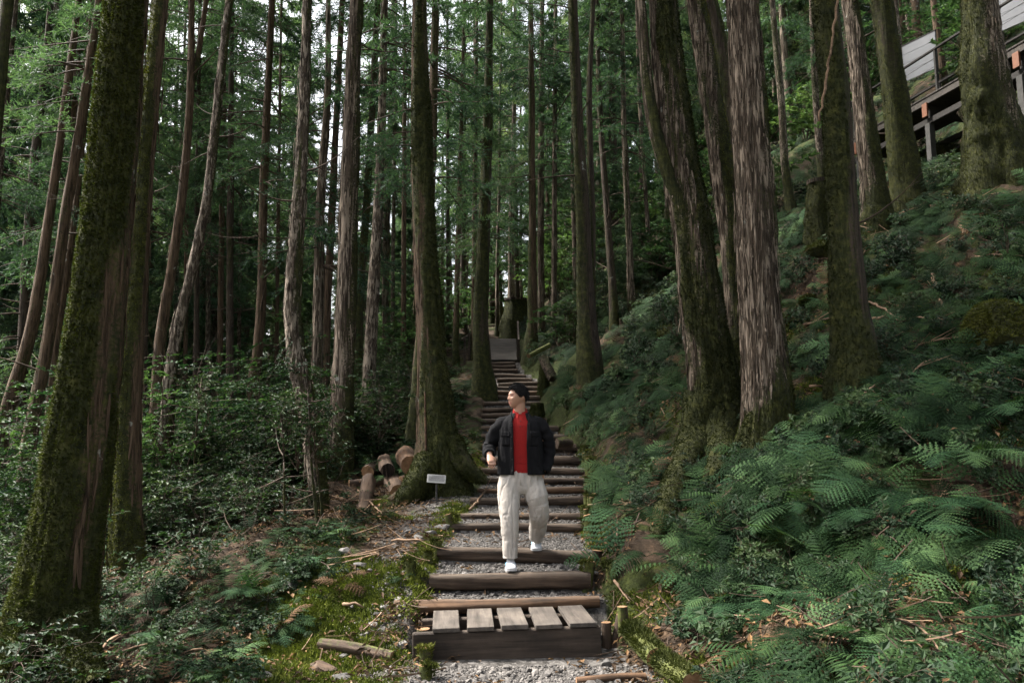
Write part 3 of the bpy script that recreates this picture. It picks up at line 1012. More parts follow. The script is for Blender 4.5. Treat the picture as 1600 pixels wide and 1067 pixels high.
tree('thin dark trunk curving left on the upper bank', [(958, 470, 16), (955, 425, 14), (946, 300, 12), (938, 180, 10), (934, 60, 8)], 22, 'bark_dark', 0.4, None, 10, 21, 0, 9, 10, seed=28, skirt=(0, 6.5))
tree('pale slim trunk on the upper bank right of twin-stemmed tree', [(986, 470, 15), (984, 400, 12), (977, 250, 11), (974, 150, 10), (972, 20, 8)], 22, 'bark_pale', 0.2, None, 10, 21, 2, 9, 8, seed=29)
tree('thin pale trunk nearest the big leaning tree, on its left', [(1020, 460, 9), (1012, 350, 8), (1000, 165, 7), (995, 20, 6)], 24, 'bark_pale', 0.1, None, 8, 21, 1, 9, 8, seed=30)
T20, d20 = tree('huge leaning trunk with pale peeling left side and moss on its right', [(1120, 668, 94), (1113, 600, 84), (1102, 530, 76), (1079, 350, 68), (1054, 200, 60), (1041, 75, 52), (1034, 0, 48)], None,
                'bark_pale', 0.47, -0.5, 64, 20, 0, 12, 0, seed=31, strips=900, fuzz=30000, flare=0.35, flare_h=0.4, ds=0.05, knob=0.09,
                second=[(1066, 330, 24, -0.12), (1040, 262, 25, -0.14), (1020, 190, 24, -0.16), (1006, 75, 20, -0.12), (1000, 0, 18, -0.1)])
tree('mossy leaning trunk right behind the huge leaning one', [(1160, 640, 48), (1156, 540, 46), (1149, 425, 43), (1126, 250, 41), (1098, 70, 37), (1086, 0, 33)], 11, 'bark_pale', 0.45, -0.6, 30, 20, 1, 12, 2, (5, 8), seed=32, strips=400, fuzz=6000)
tree('dark mossy trunk leaning left, wedged between two big trunks', [(1172, 620, 34), (1160, 420, 32), (1146, 250, 31), (1126, 80, 29), (1108, 0, 28)], 12.2, 'bark_dark', 0.65, None, 18, 20, 2, 12, 2, (5, 8), seed=33, fuzz=3000)
T22, d22 = tree('massive upright trunk with shaggy pale fissured bark', [(1199, 702, 100), (1199, 640, 86), (1194, 560, 80), (1186, 460, 72), (1179, 300, 66), (1170, 150, 62), (1161, 0, 57)], None,
                'bark_pale', 0.2, 0.1, 64, 20, 1, 12, 0, seed=34, strips=1500, fuzz=9000, flare=0.45, flare_h=0.4, ds=0.05)
tree('upright moss-green trunk with a vine, on the bank', [(1338, 598, 88), (1334, 545, 70), (1327, 470, 60), (1317, 320, 50), (1306, 150, 47), (1290, 0, 43)], None, 'bark_dark', 0.75, PI * 0.8, 32, 20, 2, 12, 1, seed=35, fuzz=14000, flare=0.35, ds=0.06)
tree('grey flaky trunk right behind the vine-hung mossy one', [(1372, 352, 58), (1368, 320, 46), (1357, 240, 39), (1348, 160, 35), (1334, 50, 30), (1327, 0, 28)], None, 'bark_pale', 0.35, -0.6, 22, 19, 0, 11, 2, (4, 8), seed=36, strips=500, fuzz=4000, flare=0.3)
tree('dark leaning mossy trunk below drooping twigs, left of the walkway', [(1424, 330, 62), (1416, 280, 50), (1404, 190, 44), (1388, 80, 40), (1377, 0, 37)], None, 'bark_dark', 0.8, None, 24, 18, 1, 10, 2, seed=37, fuzz=6000, flare=0.3, skirt=(0, 4.6, 0.8))
tree('gnarled bulging trunk with moss collars in front of the walkway', [(1566, 285, 128), (1556, 230, 104), (1545, 165, 84), (1537, 110, 84), (1534, 50, 66), (1531, 0, 62)], None, 'bark_pale', 0.36, -2.6, 44, 16, 2, 9, 0, seed=38, strips=400, fuzz=14000, flare=0.4, knob=0.2, ds=0.06)
tree('slender pale trunk on the hillside between the shaggy and vine-hung trunks', [(1236, 330, 17), (1230, 290, 15), (1220, 150, 13), (1208, 20, 11)], None, 'bark_grey', 0.3, None, 12, 19, 0, 9, 5, seed=39)
tree('thin crooked trunk left of the vine-hung mossy one', [(1286, 300, 15), (1278, 200, 13), (1272, 100, 12), (1268, 0, 10)], None, 'bark_grey', 0.3, None, 10, 19, 1, 9, 8, seed=40)
tree('reddish slim trunk behind the walkway railing', [(1482, 180, 15), (1474, 120, 14), (1464, 50, 12), (1458, 0, 11)], 24, 'bark_brown', 0.2, None, 10, 16, 2, 7, 4, seed=41)
tree('slim trunk at left end of the walkway', [(1418, 190, 12), (1410, 120, 11), (1402, 40, 10)], 24.5, 'bark_grey', 0.2, None, 10, 16, 1, 7, 4, seed=42)
# slim trunks that stand close together left of centre
for k, (x0, y0, x1, w, d) in enumerate(sorted([(287, 680, 296, 9, 23), (304, 678, 312, 12, 21), (322, 676, 331, 10, 25), (341, 680, 352, 12, 22), (357, 690, 362, 15, 20), (371, 660, 380, 8, 28), (222, 660, 238, 12, 20),
                                        (430, 640, 440, 8, 27), (612, 600, 620, 8, 29), (630, 610, 633, 10, 25), (700, 560, 699, 7, 31), (186, 640, 205, 10, 24), (268, 670, 290, 8, 27), (545, 640, 560, 9, 26)])):
    lab = 'slim straight trunk, %s from the left in the close-set stand left of the stairs' % ['first', 'second', 'third', 'fourth', 'fifth', 'sixth', 'seventh', 'eighth', 'ninth', 'tenth', 'eleventh', 'twelfth', 'thirteenth', 'last'][k]
    tree(lab, [(x0, y0, w), ((x0 + x1) / 2, y0 - 330, w * 0.85), (x1, y0 - 640, w * 0.6)], d, ['bark_brown', 'bark_dark', 'bark_grey'][k % 3], 0.2, None, 8, 22, k % 3, 9 + k % 4, 12, (3, 12),
         seed=60 + k, group='slim trunks close together left of the stairs')

# ---- trees farther off, alike to the eye
far_tr = []
for k in range(4):
    H = 24 + 1.5 * k
    p = [np.array([0, 0, -0.5]), np.array([0.1, 0.05, 5]), np.array([0.25 - 0.1 * k, 0.1, 12]), np.array([0.3 - 0.15 * k, 0.1, H])]
    me, ax, rr, raw = trunk_mesh(p, [0.19, 0.165, 0.125, 0.02], ['bark_brown', 'bark_grey', 'bark_dark', 'bark_pale'][k], 8, 0.5, 0.2, None, 200 + k, 0.3, 0.5, 24, (3, 14), 1.9)
    far_tr.append(me)
rng = np.random.default_rng(77)
n_far = 0
tries = 0
while n_far < 165 and tries < 8000:
    tries += 1
    low = n_far >= 118                      # the second half carry branches nearly to the ground
    Y = (24 + 42 * rng.random() ** 1.1) if not low else (26 + 34 * rng.random())
    px = rng.uniform(-60, 1640)
    if n_far >= 160:                       # a few nearer ones that close the left edge
        Y = 22 + 8 * rng.random()
        px = rng.uniform(-120, 130)
    x = (px - 800) / FPX * Y
    if 400 < px < 640 and Y < 45 and rng.random() < 0.3:
        continue
    if abs(x - path_x(Y)) < (1.6 if not low else 3.2) and Y < 36:
        continue
    if x > 8.0 and x < 14.5 and Y < 30:
        continue
    if any((x - a) ** 2 + (Y - b) ** 2 < 1.2 ** 2 for a, b, c in TREE_SPOTS):
        continue
    TREE_SPOTS.append((x, Y, 0.2))
    z = gz(x, Y)
    where = 'beyond the left-hand undergrowth' if px < 700 else ('on the hillside right of the stairs' if px > 860 else 'behind the top of the stairs')
    root = thing('conifer_tree', ('far bushy conifer branched nearly to the ground ' if low else 'far slim bare-stemmed conifer ') + where, 'tree', (x, Y, z), rng.random() * 6.28, ('far bushy conifers ' if low else 'far slim conifers ') + where)
    link('trunk', far_tr[int(rng.integers(4))], root, (0, 0, 0), (rng.normal() * 0.02, rng.normal() * 0.02, 0), (1, 1, 0.8))
    s = rng.uniform(0.85, 1.15)
    if low:
        hc = rng.uniform(1.0, 4.5)
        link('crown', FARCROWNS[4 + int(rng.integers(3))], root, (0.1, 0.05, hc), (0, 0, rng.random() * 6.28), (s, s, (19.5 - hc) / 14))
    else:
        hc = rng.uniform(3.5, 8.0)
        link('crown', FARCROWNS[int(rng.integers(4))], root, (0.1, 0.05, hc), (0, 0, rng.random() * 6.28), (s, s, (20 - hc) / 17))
    n_far += 1
# the wood around the viewer: unseen conifers added to shade foreground and bank
for k, (x, Y) in enumerate([(4.6, -2.0), (6.6, 2.5), (3.4, -7.0), (8.8, -4.5), (6.0, -10.5), (9.8, 4.6), (7.6, 0.0), (11.5, 1.5), (-8.5, -6.0)]):
    root = thing('conifer_tree', 'unseen tall conifer near the viewpoint, added to shade the bank', 'tree', (x, Y, gz(x, Y)), k * 1.3, 'unseen conifers added for shade')
    link('trunk', far_tr[k % 4], root, (0, 0, 0), (0, 0, 0), (1.2, 1.2, 0.85))
    link('crown', CROWNS[k % 3], root, (0.2, 0.1, 7.5 + k % 3), (0, 0, k * 2.1), (1.5, 1.5, 1.05))

# the buttress root of the huge leaning trunk runs down the slope here; plants keep off it
ROOT20 = [(1098, 672), (1074, 722), (1050, 768), (1034, 812), (1020, 858)]
for _px in ROOT20:
    _q = hit(*_px)
    TREE_SPOTS.append((_q[0], _q[1], 0.3))

# ------------------------------------------------------------------ scattering one uncountable mass
def scatter(name, label, P, Rot, S, idx, meshes, kind='stuff'):
    src = bpy.data.collections.new(name + '_sources')
    for k, me in enumerate(meshes):
        o = bpy.data.objects.new('%s_source_%02d' % (name, k), me)
        src.objects.link(o)
    P = np.asarray(P, np.float32)
    me = mesh_np(name, P, [])
    a = me.attributes.new('rot', 'FLOAT_VECTOR', 'POINT')
    a.data.foreach_set('vector', np.asarray(Rot, np.float32).ravel())
    a = me.attributes.new('scl', 'FLOAT', 'POINT')
    a.data.foreach_set('value', np.asarray(S, np.float32))
    a = me.attributes.new('pick', 'INT', 'POINT')
    a.data.foreach_set('value', np.asarray(idx, np.int32))
    ng = bpy.data.node_groups.new(name, 'GeometryNodeTree')
    ng.interface.new_socket('Geometry', in_out='INPUT', socket_type='NodeSocketGeometry')
    ng.interface.new_socket('Geometry', in_out='OUTPUT', socket_type='NodeSocketGeometry')
    gi = ng.nodes.new('NodeGroupInput')
    go = ng.nodes.new('NodeGroupOutput')
    ip = ng.nodes.new('GeometryNodeInstanceOnPoints')
    ci = ng.nodes.new('GeometryNodeCollectionInfo')
    ci.inputs['Collection'].default_value = src
    ci.inputs['Separate Children'].default_value = True
    ci.inputs['Reset Children'].default_value = True

    def named(n, t):
        q = ng.nodes.new('GeometryNodeInputNamedAttribute')
        q.data_type = t
        q.inputs['Name'].default_value = n
        return q.outputs[0]
    er = ng.nodes.new('FunctionNodeEulerToRotation')
    ng.links.new(named('rot', 'FLOAT_VECTOR'), er.inputs[0])
    L = ng.links.new
    L(gi.outputs[0], ip.inputs['Points'])
    L(ci.outputs[0], ip.inputs['Instance'])
    ip.inputs['Pick Instance'].default_value = True
    L(named('pick', 'INT'), ip.inputs['Instance Index'])
    L(er.outputs[0], ip.inputs['Rotation'])
    L(named('scl', 'FLOAT'), ip.inputs['Scale'])
    L(ip.outputs[0], go.inputs[0])
    o = link(name, me)
    md = o.modifiers.new('scatter', 'NODES')
    md.node_group = ng
    tag(o, label, None, None, kind)
    return o


def tilt_rot(N, amount, rng):
    """euler angles that lean +Z towards the normal N by a share, with random spin"""
    n = len(N)
    out = np.zeros((n, 3))
    spin = rng.random(n) * 2 * math.pi
    for k in range(n):
        v = Vector((N[k, 0] * amount, N[k, 1] * amount, 1 - amount + N[k, 2] * amount)).normalized()
        q = Vector((0, 0, 1)).rotation_difference(v)
        e = (q.to_matrix() @ Matrix.Rotation(spin[k], 3, 'Z')).to_euler()
        out[k] = e[:]
    return out


def sample_ground(n, rng, ymin, ymax, keep, power=1.0, pxr=(-150, 1750), xr=None):
    """points on the ground inside the field of view; keep(x, y) gives the chance to stay"""
    Y = ymin + (ymax - ymin) * rng.random(n * 3) ** power
    px = rng.uniform(pxr[0], pxr[1], n * 3)
    X = (px - 800) / FPX * Y
    if xr:
        X = rng.uniform(xr[0], xr[1], n * 3)
    k = rng.random(n * 3) < keep(X, Y)
    X, Y = X[k], Y[k]
    for a, b, c in TREE_SPOTS:
        if b > ymax + 1:
            continue
        q = (X - a) ** 2 + (Y - b) ** 2 > (c + 0.05) ** 2
        X, Y = X[q], Y[q]
    X, Y = X[:n], Y[:n]
    return X, Y


# ------------------------------------------------------------------ plants
def frond_arrays(L, n_pin, wide, lobes, rng, arch=0.5, stalk=0.18, kind='bi', droop=0.15):
    """a fern frond along +X from the origin, arching down; V, tris"""
    mb = MB()
    t = np.linspace(0, 1, 9)
    ang0, ang1 = 0.75, 0.75 - arch * 2.2
    ang = ang0 + (ang1 - ang0) * t
    seg = L / 8
    X = np.concatenate([[0], np.cumsum(np.cos(ang[:-1]) * seg)])
    Z = np.concatenate([[0], np.cumsum(np.sin(ang[:-1]) * seg)])
    P = np.stack([X, 0 * X, Z], -1)
    V, Fs = tube(P, 0.0035 * (1 - 0.85 * t) + 0.0006, 3, cap=False)
    mb.add(V, np.concatenate([Fs[0][:, [0, 1, 2]], Fs[0][:, [0, 2, 3]]]))
    for k in range(n_pin):
        f = stalk + (1 - stalk) * (k + 0.5) / n_pin
        u = (f - stalk) / (1 - stalk)
        pl = L * wide * (np.sin(math.pi * (0.18 + 0.82 * u) ** 0.85) ** 0.9) * rng.uniform(0.88, 1.08)
        pl = max(pl, 0.012)
        base = np.array([np.interp(f, t, P[:, c]) for c in range(3)])
        a = np.interp(f, t, ang)
        T = np.array([math.cos(a), 0, math.sin(a)])
        Nn = np.array([-math.sin(a), 0, math.cos(a)])
        for sg in (-1, 1):
            D = unit(np.array([0, sg, 0]) * 1.0 + T * (0.35 + 0.5 * u) + Nn * rng.normal() * 0.08)
            if kind == 'bi':
                m = max(3, int(lobes * (0.4 + 0.6 * pl / (L * wide))))
                s = (np.arange(m) + 0.5) / m
                ctr = base + D * (pl * s)[:, None] - Nn * (droop * pl * s**2)[:, None]
                w = pl / m
                gap = L * (1 - stalk) / n_pin
                ll = gap * (0.50 * (1 - s) ** 0.6 + 0.10)
                e_ = base + D * pl - Nn * droop * pl
                mw = unit(np.cross(D, Nn)) * gap * 0.13
                mc = base + D * pl * 0.55 - Nn * droop * pl * 0.3
                mb.add(np.array([base - mw, base + mw, mc + mw * 0.8, mc - mw * 0.8, e_]), np.array([[0, 1, 2], [0, 2, 3], [3, 2, 4]]))
                for s2 in (-1, 1):
                    Q = unit(np.cross(D, Nn)) * s2
                    tip = ctr + Q * ll[:, None] + D * (0.55 * ll)[:, None] - Nn * (0.25 * ll)[:, None]
                    b0 = ctr - D * (0.48 * w)
                    b1 = ctr + D * (0.48 * w)
                    VV = np.stack([b0, b1, tip], 1).reshape(-1, 3)
                    mb.add(VV, np.arange(len(VV)).reshape(-1, 3))
            else:
                S = unit(np.cross(D, Nn))
                w = max(0.13 * pl, 0.010)
                c1 = base + D * pl * 0.35 - Nn * droop * 0.15 * pl
                c2 = base + D * pl * 0.7 - Nn * droop * 0.5 * pl
                tip = base + D * pl - Nn * droop * pl
                VV = np.array([base, c1 + S * w / 2, c1 - S * w / 2, c2 + S * w * 0.36, c2 - S * w * 0.36, tip])
                mb.add(VV, np.array([[0, 1, 2], [1, 3, 2], [2, 3, 4], [3, 5, 4]]))
    V, polys, mi, A = mb.arrays()
    return V, polys[0]


def rotz(V, a):
    c, s = math.cos(a), math.sin(a)
    return np.stack([V[:, 0] * c - V[:, 1] * s, V[:, 0] * s + V[:, 1] * c, V[:, 2]], -1)


frng = np.random.default_rng(5)
FROND_SRC = []
for k in range(5):
    FROND_SRC.append(frond_arrays(1.0, 12 + k, 0.32 + 0.03 * (k % 3), 10, frng, 0.36 + 0.07 * k, 0.2))
FROND_SRC2 = [frond_arrays(1.0, 12 + k, 0.26, 5, frng, 0.5 + 0.08 * k, 0.2, 'single', 0.3) for k in range(3)]
FROND_LOW = [frond_arrays(1.0, 10, 0.32, 6, frng, 0.5 + 0.1 * k, 0.18) for k in range(3)]
FROND = [mesh_np('frond', v, [f], [M['fern']]) for v, f in FROND_SRC]
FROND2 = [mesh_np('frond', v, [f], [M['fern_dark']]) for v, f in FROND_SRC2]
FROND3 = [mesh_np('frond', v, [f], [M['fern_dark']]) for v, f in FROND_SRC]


def rosette(src, nf, L, mat, rng, name='fern_rosette', lean=0.0):
    mb = MB()
    for k in range(nf):
        v, f = src[int(rng.integers(len(src)))]
        v = v * L * rng.uniform(0.6, 1.1)
        tl = rng.normal() * 0.25
        c, s = math.cos(tl), math.sin(tl)
        v = np.stack([v[:, 0] * c - v[:, 2] * s, v[:, 1], v[:, 0] * s + v[:, 2] * c], -1)
        v = rotz(v, 2 * math.pi * k / nf + rng.normal() * 0.3)
        mb.add(v, f)
    return mb.mesh(name, [M[mat]])


def shrub(seed, h, nst, nl, lw=0.028, ll=0.06, mat='leaf', spread=0.5, stemr=0.006):
    rng = np.random.default_rng(seed)
    mb = MB()
    for s in range(nst):
        az = rng.random() * 6.28
        t = np.linspace(0, 1, 6)
        hh = h * rng.uniform(0.55, 1.1)
        out = spread * h * rng.uniform(0.3, 1.0)
        P = np.stack([math.cos(az) * out * t**1.4, math.sin(az) * out * t**1.4, hh * t - 0.12 * h * t**3], -1) + np.concatenate([np.zeros((1, 3)), rng.normal(size=(5, 3)) * 0.03 * h])
        V, Fs = tube(P, stemr * (1 - 0.8 * t), 3, cap=False)
        mb.add(V, Fs[0], 1)
        for b in range(5):
            f = rng.uniform(0.25, 1.0)
            p0 = np.array([np.interp(f, t, P[:, c]) for c in range(3)])
            d = unit(np.array([rng.normal(), rng.normal(), rng.uniform(-0.1, 0.6)]))
            bl = h * rng.uniform(0.15, 0.38)
            tt = np.linspace(0, 1, 4)
            PB = p0 + d * (bl * tt)[:, None] - np.array([0, 0, 0.15 * bl]) * (tt**2)[:, None]
            V, Fs = tube(PB, stemr * 0.45 * (1 - 0.7 * tt), 3, cap=False)
            mb.add(V, Fs[0], 1)
            n = nl
            u = 0.15 + 0.85 * rng.random(n)
            LP = np.stack([np.interp(u, tt, PB[:, c]) for c in range(3)], -1)
            sd = unit(np.cross(d, [0, 0, 1.0])) * rng.choice([-1, 1], n)[:, None]
            D = unit(d * rng.uniform(0.2, 1, (n, 1)) + sd * rng.uniform(0.4, 1, (n, 1)) + rng.normal(size=(n, 3)) * 0.25)
            N = unit(np.array([0, 0, 1.0]) + rng.normal(size=(n, 3)) * 0.4)
            sc = rng.uniform(0.6, 1.25, n)
            V, F = leaves(LP, D, N, ll * sc, lw * sc)
            mb.add(V, F, 0)
    return mb.mesh('shrub', [M[mat], M['twig']])


def pebble(seed, flat=0.6, k=1):
    rng = np.random.default_rng(seed)
    bm = bmesh.new()
    bmesh.ops.create_icosphere(bm, subdivisions=k, radius=1)
    V = np.array([v.co[:] for v in bm.verts])
    F = np.array([[v.index for v in f.verts] for f in bm.faces])
    bm.free()
    V *= (1 + 0.3 * (fbm(V * 1.3 + seed * 5, seed, 2) - 0.5) * 2)[:, None]
    for q in range(3 + k * 2):           # flat cut faces
        n = unit(rng.normal(size=3))
        d = V @ n
        lim = rng.uniform(0.55, 0.8)
        V -= np.outer(np.maximum(d - lim, 0), n)
    V *= np.array([1, rng.uniform(0.65, 0.95), flat * rng.uniform(0.8, 1.1)])
    return V, F


PEB = [mesh_np('pebble', *[[v, [f]] for v, f in [pebble(k + 1, 0.55, 1)]][0], [M['pebble']]) for k in range(5)]

srng = np.random.default_rng(91)


# --- gravel on the treads and the path
def place_gravel():
    rng = srng
    Xs, Ys, Ss = [], [], []
    for (y0, y1, n, s0, s1) in [(3.6, 6.3, 13000, 0.008, 0.02), (6.3, 10.2, 12000, 0.008, 0.021), (10.2, 15, 4000, 0.012, 0.03), (3.8, 8.0, 900, 0.02, 0.05)]:
        Y = rng.uniform(y0, y1, n * 2)
        s = rng.uniform(-2.2, 1.1, n * 2)
        X = s + path_x(Y)
        g = gravel_mask(X, Y)
        k = rng.random(n * 2) < np.clip(g * 1.6 - 0.35, 0, 1)
        k &= ~((Y > 6.2) & (Y < 6.98) & (np.abs(s) < 0.95))
        Xs.append(X[k])
        Ys.append(Y[k])
        Ss.append(s0 + (s1 - s0) * rng.random(k.sum()) ** 2)
    X, Y, S = np.concatenate(Xs), np.concatenate(Ys), np.concatenate(Ss)
    Z = ground_z(X, Y) + S * 0.15
    rot = rng.random((len(X), 3)) * np.array([0.7, 0.7, 6.28])
    scatter('gravel', 'grey crushed gravel on the treads and path', np.stack([X, Y, Z], -1), rot, S, rng.integers(0, 5, len(X)), PEB)


place_gravel()


# --- fallen needles and leaves, little twigs
def litter_mesh(seed, kind):
    rng = np.random.default_rng(seed)
    mb = MB()
    if kind == 'leaf':
        n = 9
        P = np.stack([rng.normal(size=n) * 0.12, rng.normal(size=n) * 0.12, rng.uniform(0.004, 0.03, n)], -1)
        D = unit(np.stack([rng.normal(size=n), rng.normal(size=n), rng.normal(size=n) * 0.25], -1))
        V, F = leaves(P, D, unit(np.array([0, 0, 1.0]) + rng.normal(size=(n, 3)) * 0.3), rng.uniform(0.03, 0.07, n), rng.uniform(0.015, 0.03, n))
        mb.add(V, F, 0)
        return mb.mesh('litter', [M['litter']])
    n = 4
    for k in range(n):
        p = rng.normal(size=3) * np.array([0.15, 0.15, 0.02]) + np.array([0, 0, 0.02])
        d = unit(np.array([rng.normal(), rng.normal(), rng.normal() * 0.25]))
        L = rng.uniform(0.1, 0.4)
        t = np.linspace(-0.5, 0.5, 4)
        q = rng.normal(size=3) * 0.05
        V, Fs = tube(p + d * (L * t)[:, None] + q * (t**2)[:, None], rng.uniform(0.002, 0.005), 3, cap=False)
        mb.add(V, Fs[0], 0)
    return mb.mesh('litter', [M['twig'] if seed % 4 else M['stick']])


LIT = [litter_mesh(k, 'leaf') for k in range(3)] + [litter_mesh(k + 10, 'twig') for k in range(4)]


def place_litter():
    rng = srng

    def keep(x, y):
        g = gravel_mask(x, y)
        return np.where(g > 0.8, 0.05, 0.9) * (1 - 0.8 * sstep(0.5, 0.8, moss_mask(x, y)) * (x < 0))
    X, Y = sample_ground(7500, rng, 3.3, 16, keep, 1.3)
    rot = tilt_rot(gnormal(X, Y), 0.9, rng)
    scatter('leaf_litter', 'brown fallen leaves and twigs on the forest floor', np.stack([X, Y, ground_z(X, Y) + 0.005], -1), rot, rng.uniform(0.7, 1.5, len(X)), rng.choice(7, len(X), p=[0.28, 0.27, 0.27, 0.03, 0.05, 0.05, 0.05]), LIT)


place_litter()


# --- low moss on the soil
def moss_tuft(seed):
    rng = np.random.default_rng(seed)
    n = 46
    P = np.stack([rng.normal(size=n) * 0.035, rng.normal(size=n) * 0.035, np.zeros(n)], -1)
    D = unit(np.array([0, 0, 1.0]) + rng.normal(size=(n, 3)) * 0.55)
    V, F = blades(P, D, rng.uniform(0.012, 0.04, n), np.full(n, 0.012), rng)
    return mesh_np('moss_tuft', V, [F], [M['ground_moss']])


TUFT = [moss_tuft(k) for k in range(3)]


def place_moss():
    rng = srng

    def keep(x, y):
        m = moss_mask(x, y)
        return np.clip((m - 0.42) * 2.6, 0, 1) * (gravel_mask(x, y) < 0.75)
    X, Y = sample_ground(19000, rng, 3.5, 14, keep, 1.2)
    rot = tilt_rot(gnormal(X, Y), 0.9, rng)
    scatter('ground_moss', 'yellow-green moss carpet beside the path', np.stack([X, Y, ground_z(X, Y)], -1), rot, rng.uniform(0.6, 1.5, len(X)), rng.integers(0, 3, len(X)), TUFT)


place_moss()

# --- undergrowth
prng = np.random.default_rng(17)
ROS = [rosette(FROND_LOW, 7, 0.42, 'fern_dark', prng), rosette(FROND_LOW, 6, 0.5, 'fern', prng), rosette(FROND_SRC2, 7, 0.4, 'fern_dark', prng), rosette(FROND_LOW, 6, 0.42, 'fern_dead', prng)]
SHR = [shrub(1, 0.75, 5, 9), shrub(2, 1.0, 6, 10, 0.032, 0.07), shrub(3, 0.5, 6, 9, 0.026, 0.055), shrub(4, 1.3, 5, 12, 0.034, 0.075)]
BIGSHR = [shrub(5, 2.4, 7, 22, 0.045, 0.09, 'leaf_mid', 0.45, 0.012), shrub(6, 3.0, 7, 26, 0.05, 0.1, 'leaf_mid', 0.4, 0.014)]
SEED = [shrub(8, 0.22, 5, 7, 0.024, 0.045, 'leaf', 0.8, 0.003), shrub(9, 0.28, 6, 6, 0.02, 0.04, 'leaf', 0.9, 0.003)]


def place_bank():
    """ferns and seedlings over the bank right of the stairs"""
    rng = srng

    def keep(x, y):
        s = x - path_x(y) - path_w(y)
        n = fbm(np.stack([x, y, 0 * x], -1) * 0.9, 55, 3)
        return sstep(0.12, 0.7, s) * np.clip(0.25 + 2.2 * (n - 0.38), 0.06, 1) * (1 - 0.12 * sstep(3.0, 5.5, s) * (y < 14))
    parts = []
    for (n, y0, y1, pw) in [(430, 2.6, 9, 1.0), (1500, 7.5, 17, 1.0), (1900, 15, 32, 1.0)]:
        parts.append(sample_ground(n, rng, y0, y1, keep, pw, (820, 1800)))
    X = np.concatenate([p[0] for p in parts])
    Y = np.concatenate([p[1] for p in parts])
    near = Y < 16
    idx = rng.choice([0, 1, 2, 3, 4, 5, 6], len(X), p=[0.36, 0.07, 0.22, 0.02, 0.14, 0.13, 0.06])
    idx = np.where(((idx == 6) | (idx == 3)) & (Y < 9.5), 0, idx)
    S = rng.uniform(0.5, 1.45, len(X)) * np.where(near, 1.05, 1.3)
    nn = gnormal(X, Y, 0.4) + np.array([-0.1, -0.45, 0])
    rot = tilt_rot(unit(nn), 0.85, rng)
    scatter('bank_undergrowth', 'dense small ferns and seedlings covering the right-hand bank', np.stack([X, Y, ground_z(X, Y) - 0.02], -1), rot, S, idx, ROS + SEED + [SHR[2]])


def place_left():
    rng = srng

    def keep(x, y):
        s = x - path_x(y) + path_w(y)
        n = fbm(np.stack([x, y, 0 * x], -1) * 0.7, 56, 3)
        shoulder = np.where(y < 12, sstep(0.75, 1.7, -s), sstep(0.1, 0.8, -s))
        logs = 1 - ((x > -3.2) & (x < -1.0) & (y > 10.3) & (y < 13.2)) * 0.5
        return shoulder * np.clip(0.3 + 2.0 * (n - 0.35), 0.1, 1) * logs
    bx, by = sample_ground(130, rng, 10.5, 24, lambda x, y: 0.9 * sstep(-3.0, -4.0, x - 0.02 * y) * (1 - ((x > -3.6) & (y < 13.5))), 1.2, (-150, 720))
    parts = []
    for (n, y0, y1, pw) in [(950, 3.0, 8, 1.0), (1600, 7, 15, 1.0), (2000, 14, 34, 1.0)]:
        parts.append(sample_ground(n, rng, y0, y1, keep, pw, (-200, 800)))
    X = np.concatenate([p[0] for p in parts])
    Y = np.concatenate([p[1] for p in parts])
    tall = rng.random(len(X)) < np.where(Y > 9.5, 0.72, 0.16) * sstep(-2.0, -3.5, X)
    idx = np.where(tall, rng.choice([6, 7, 8, 9], len(X), p=[0.3, 0.3, 0.2, 0.2]), rng.choice([0, 1, 2, 3, 4, 5], len(X), p=[0.33, 0.1, 0.17, 0.08, 0.17, 0.15]))
    S = rng.uniform(0.6, 1.2, len(X)) * np.where(Y < 12, 0.85, 1.2)
    X, Y = np.concatenate([X, bx]), np.concatenate([Y, by])
    idx = np.concatenate([idx, rng.choice([10, 11], len(bx))])
    S = np.concatenate([S, rng.uniform(0.55, 1.15, len(bx))])
    rot = tilt_rot(gnormal(X, Y, 0.4), 0.5, rng)
    scatter('forest_undergrowth', 'dark leafy shrubs and ferns filling the forest floor left of the path', np.stack([X, Y, ground_z(X, Y) - 0.02], -1), rot, S, idx, ROS + SEED + SHR + BIGSHR)


place_bank()
place_left()


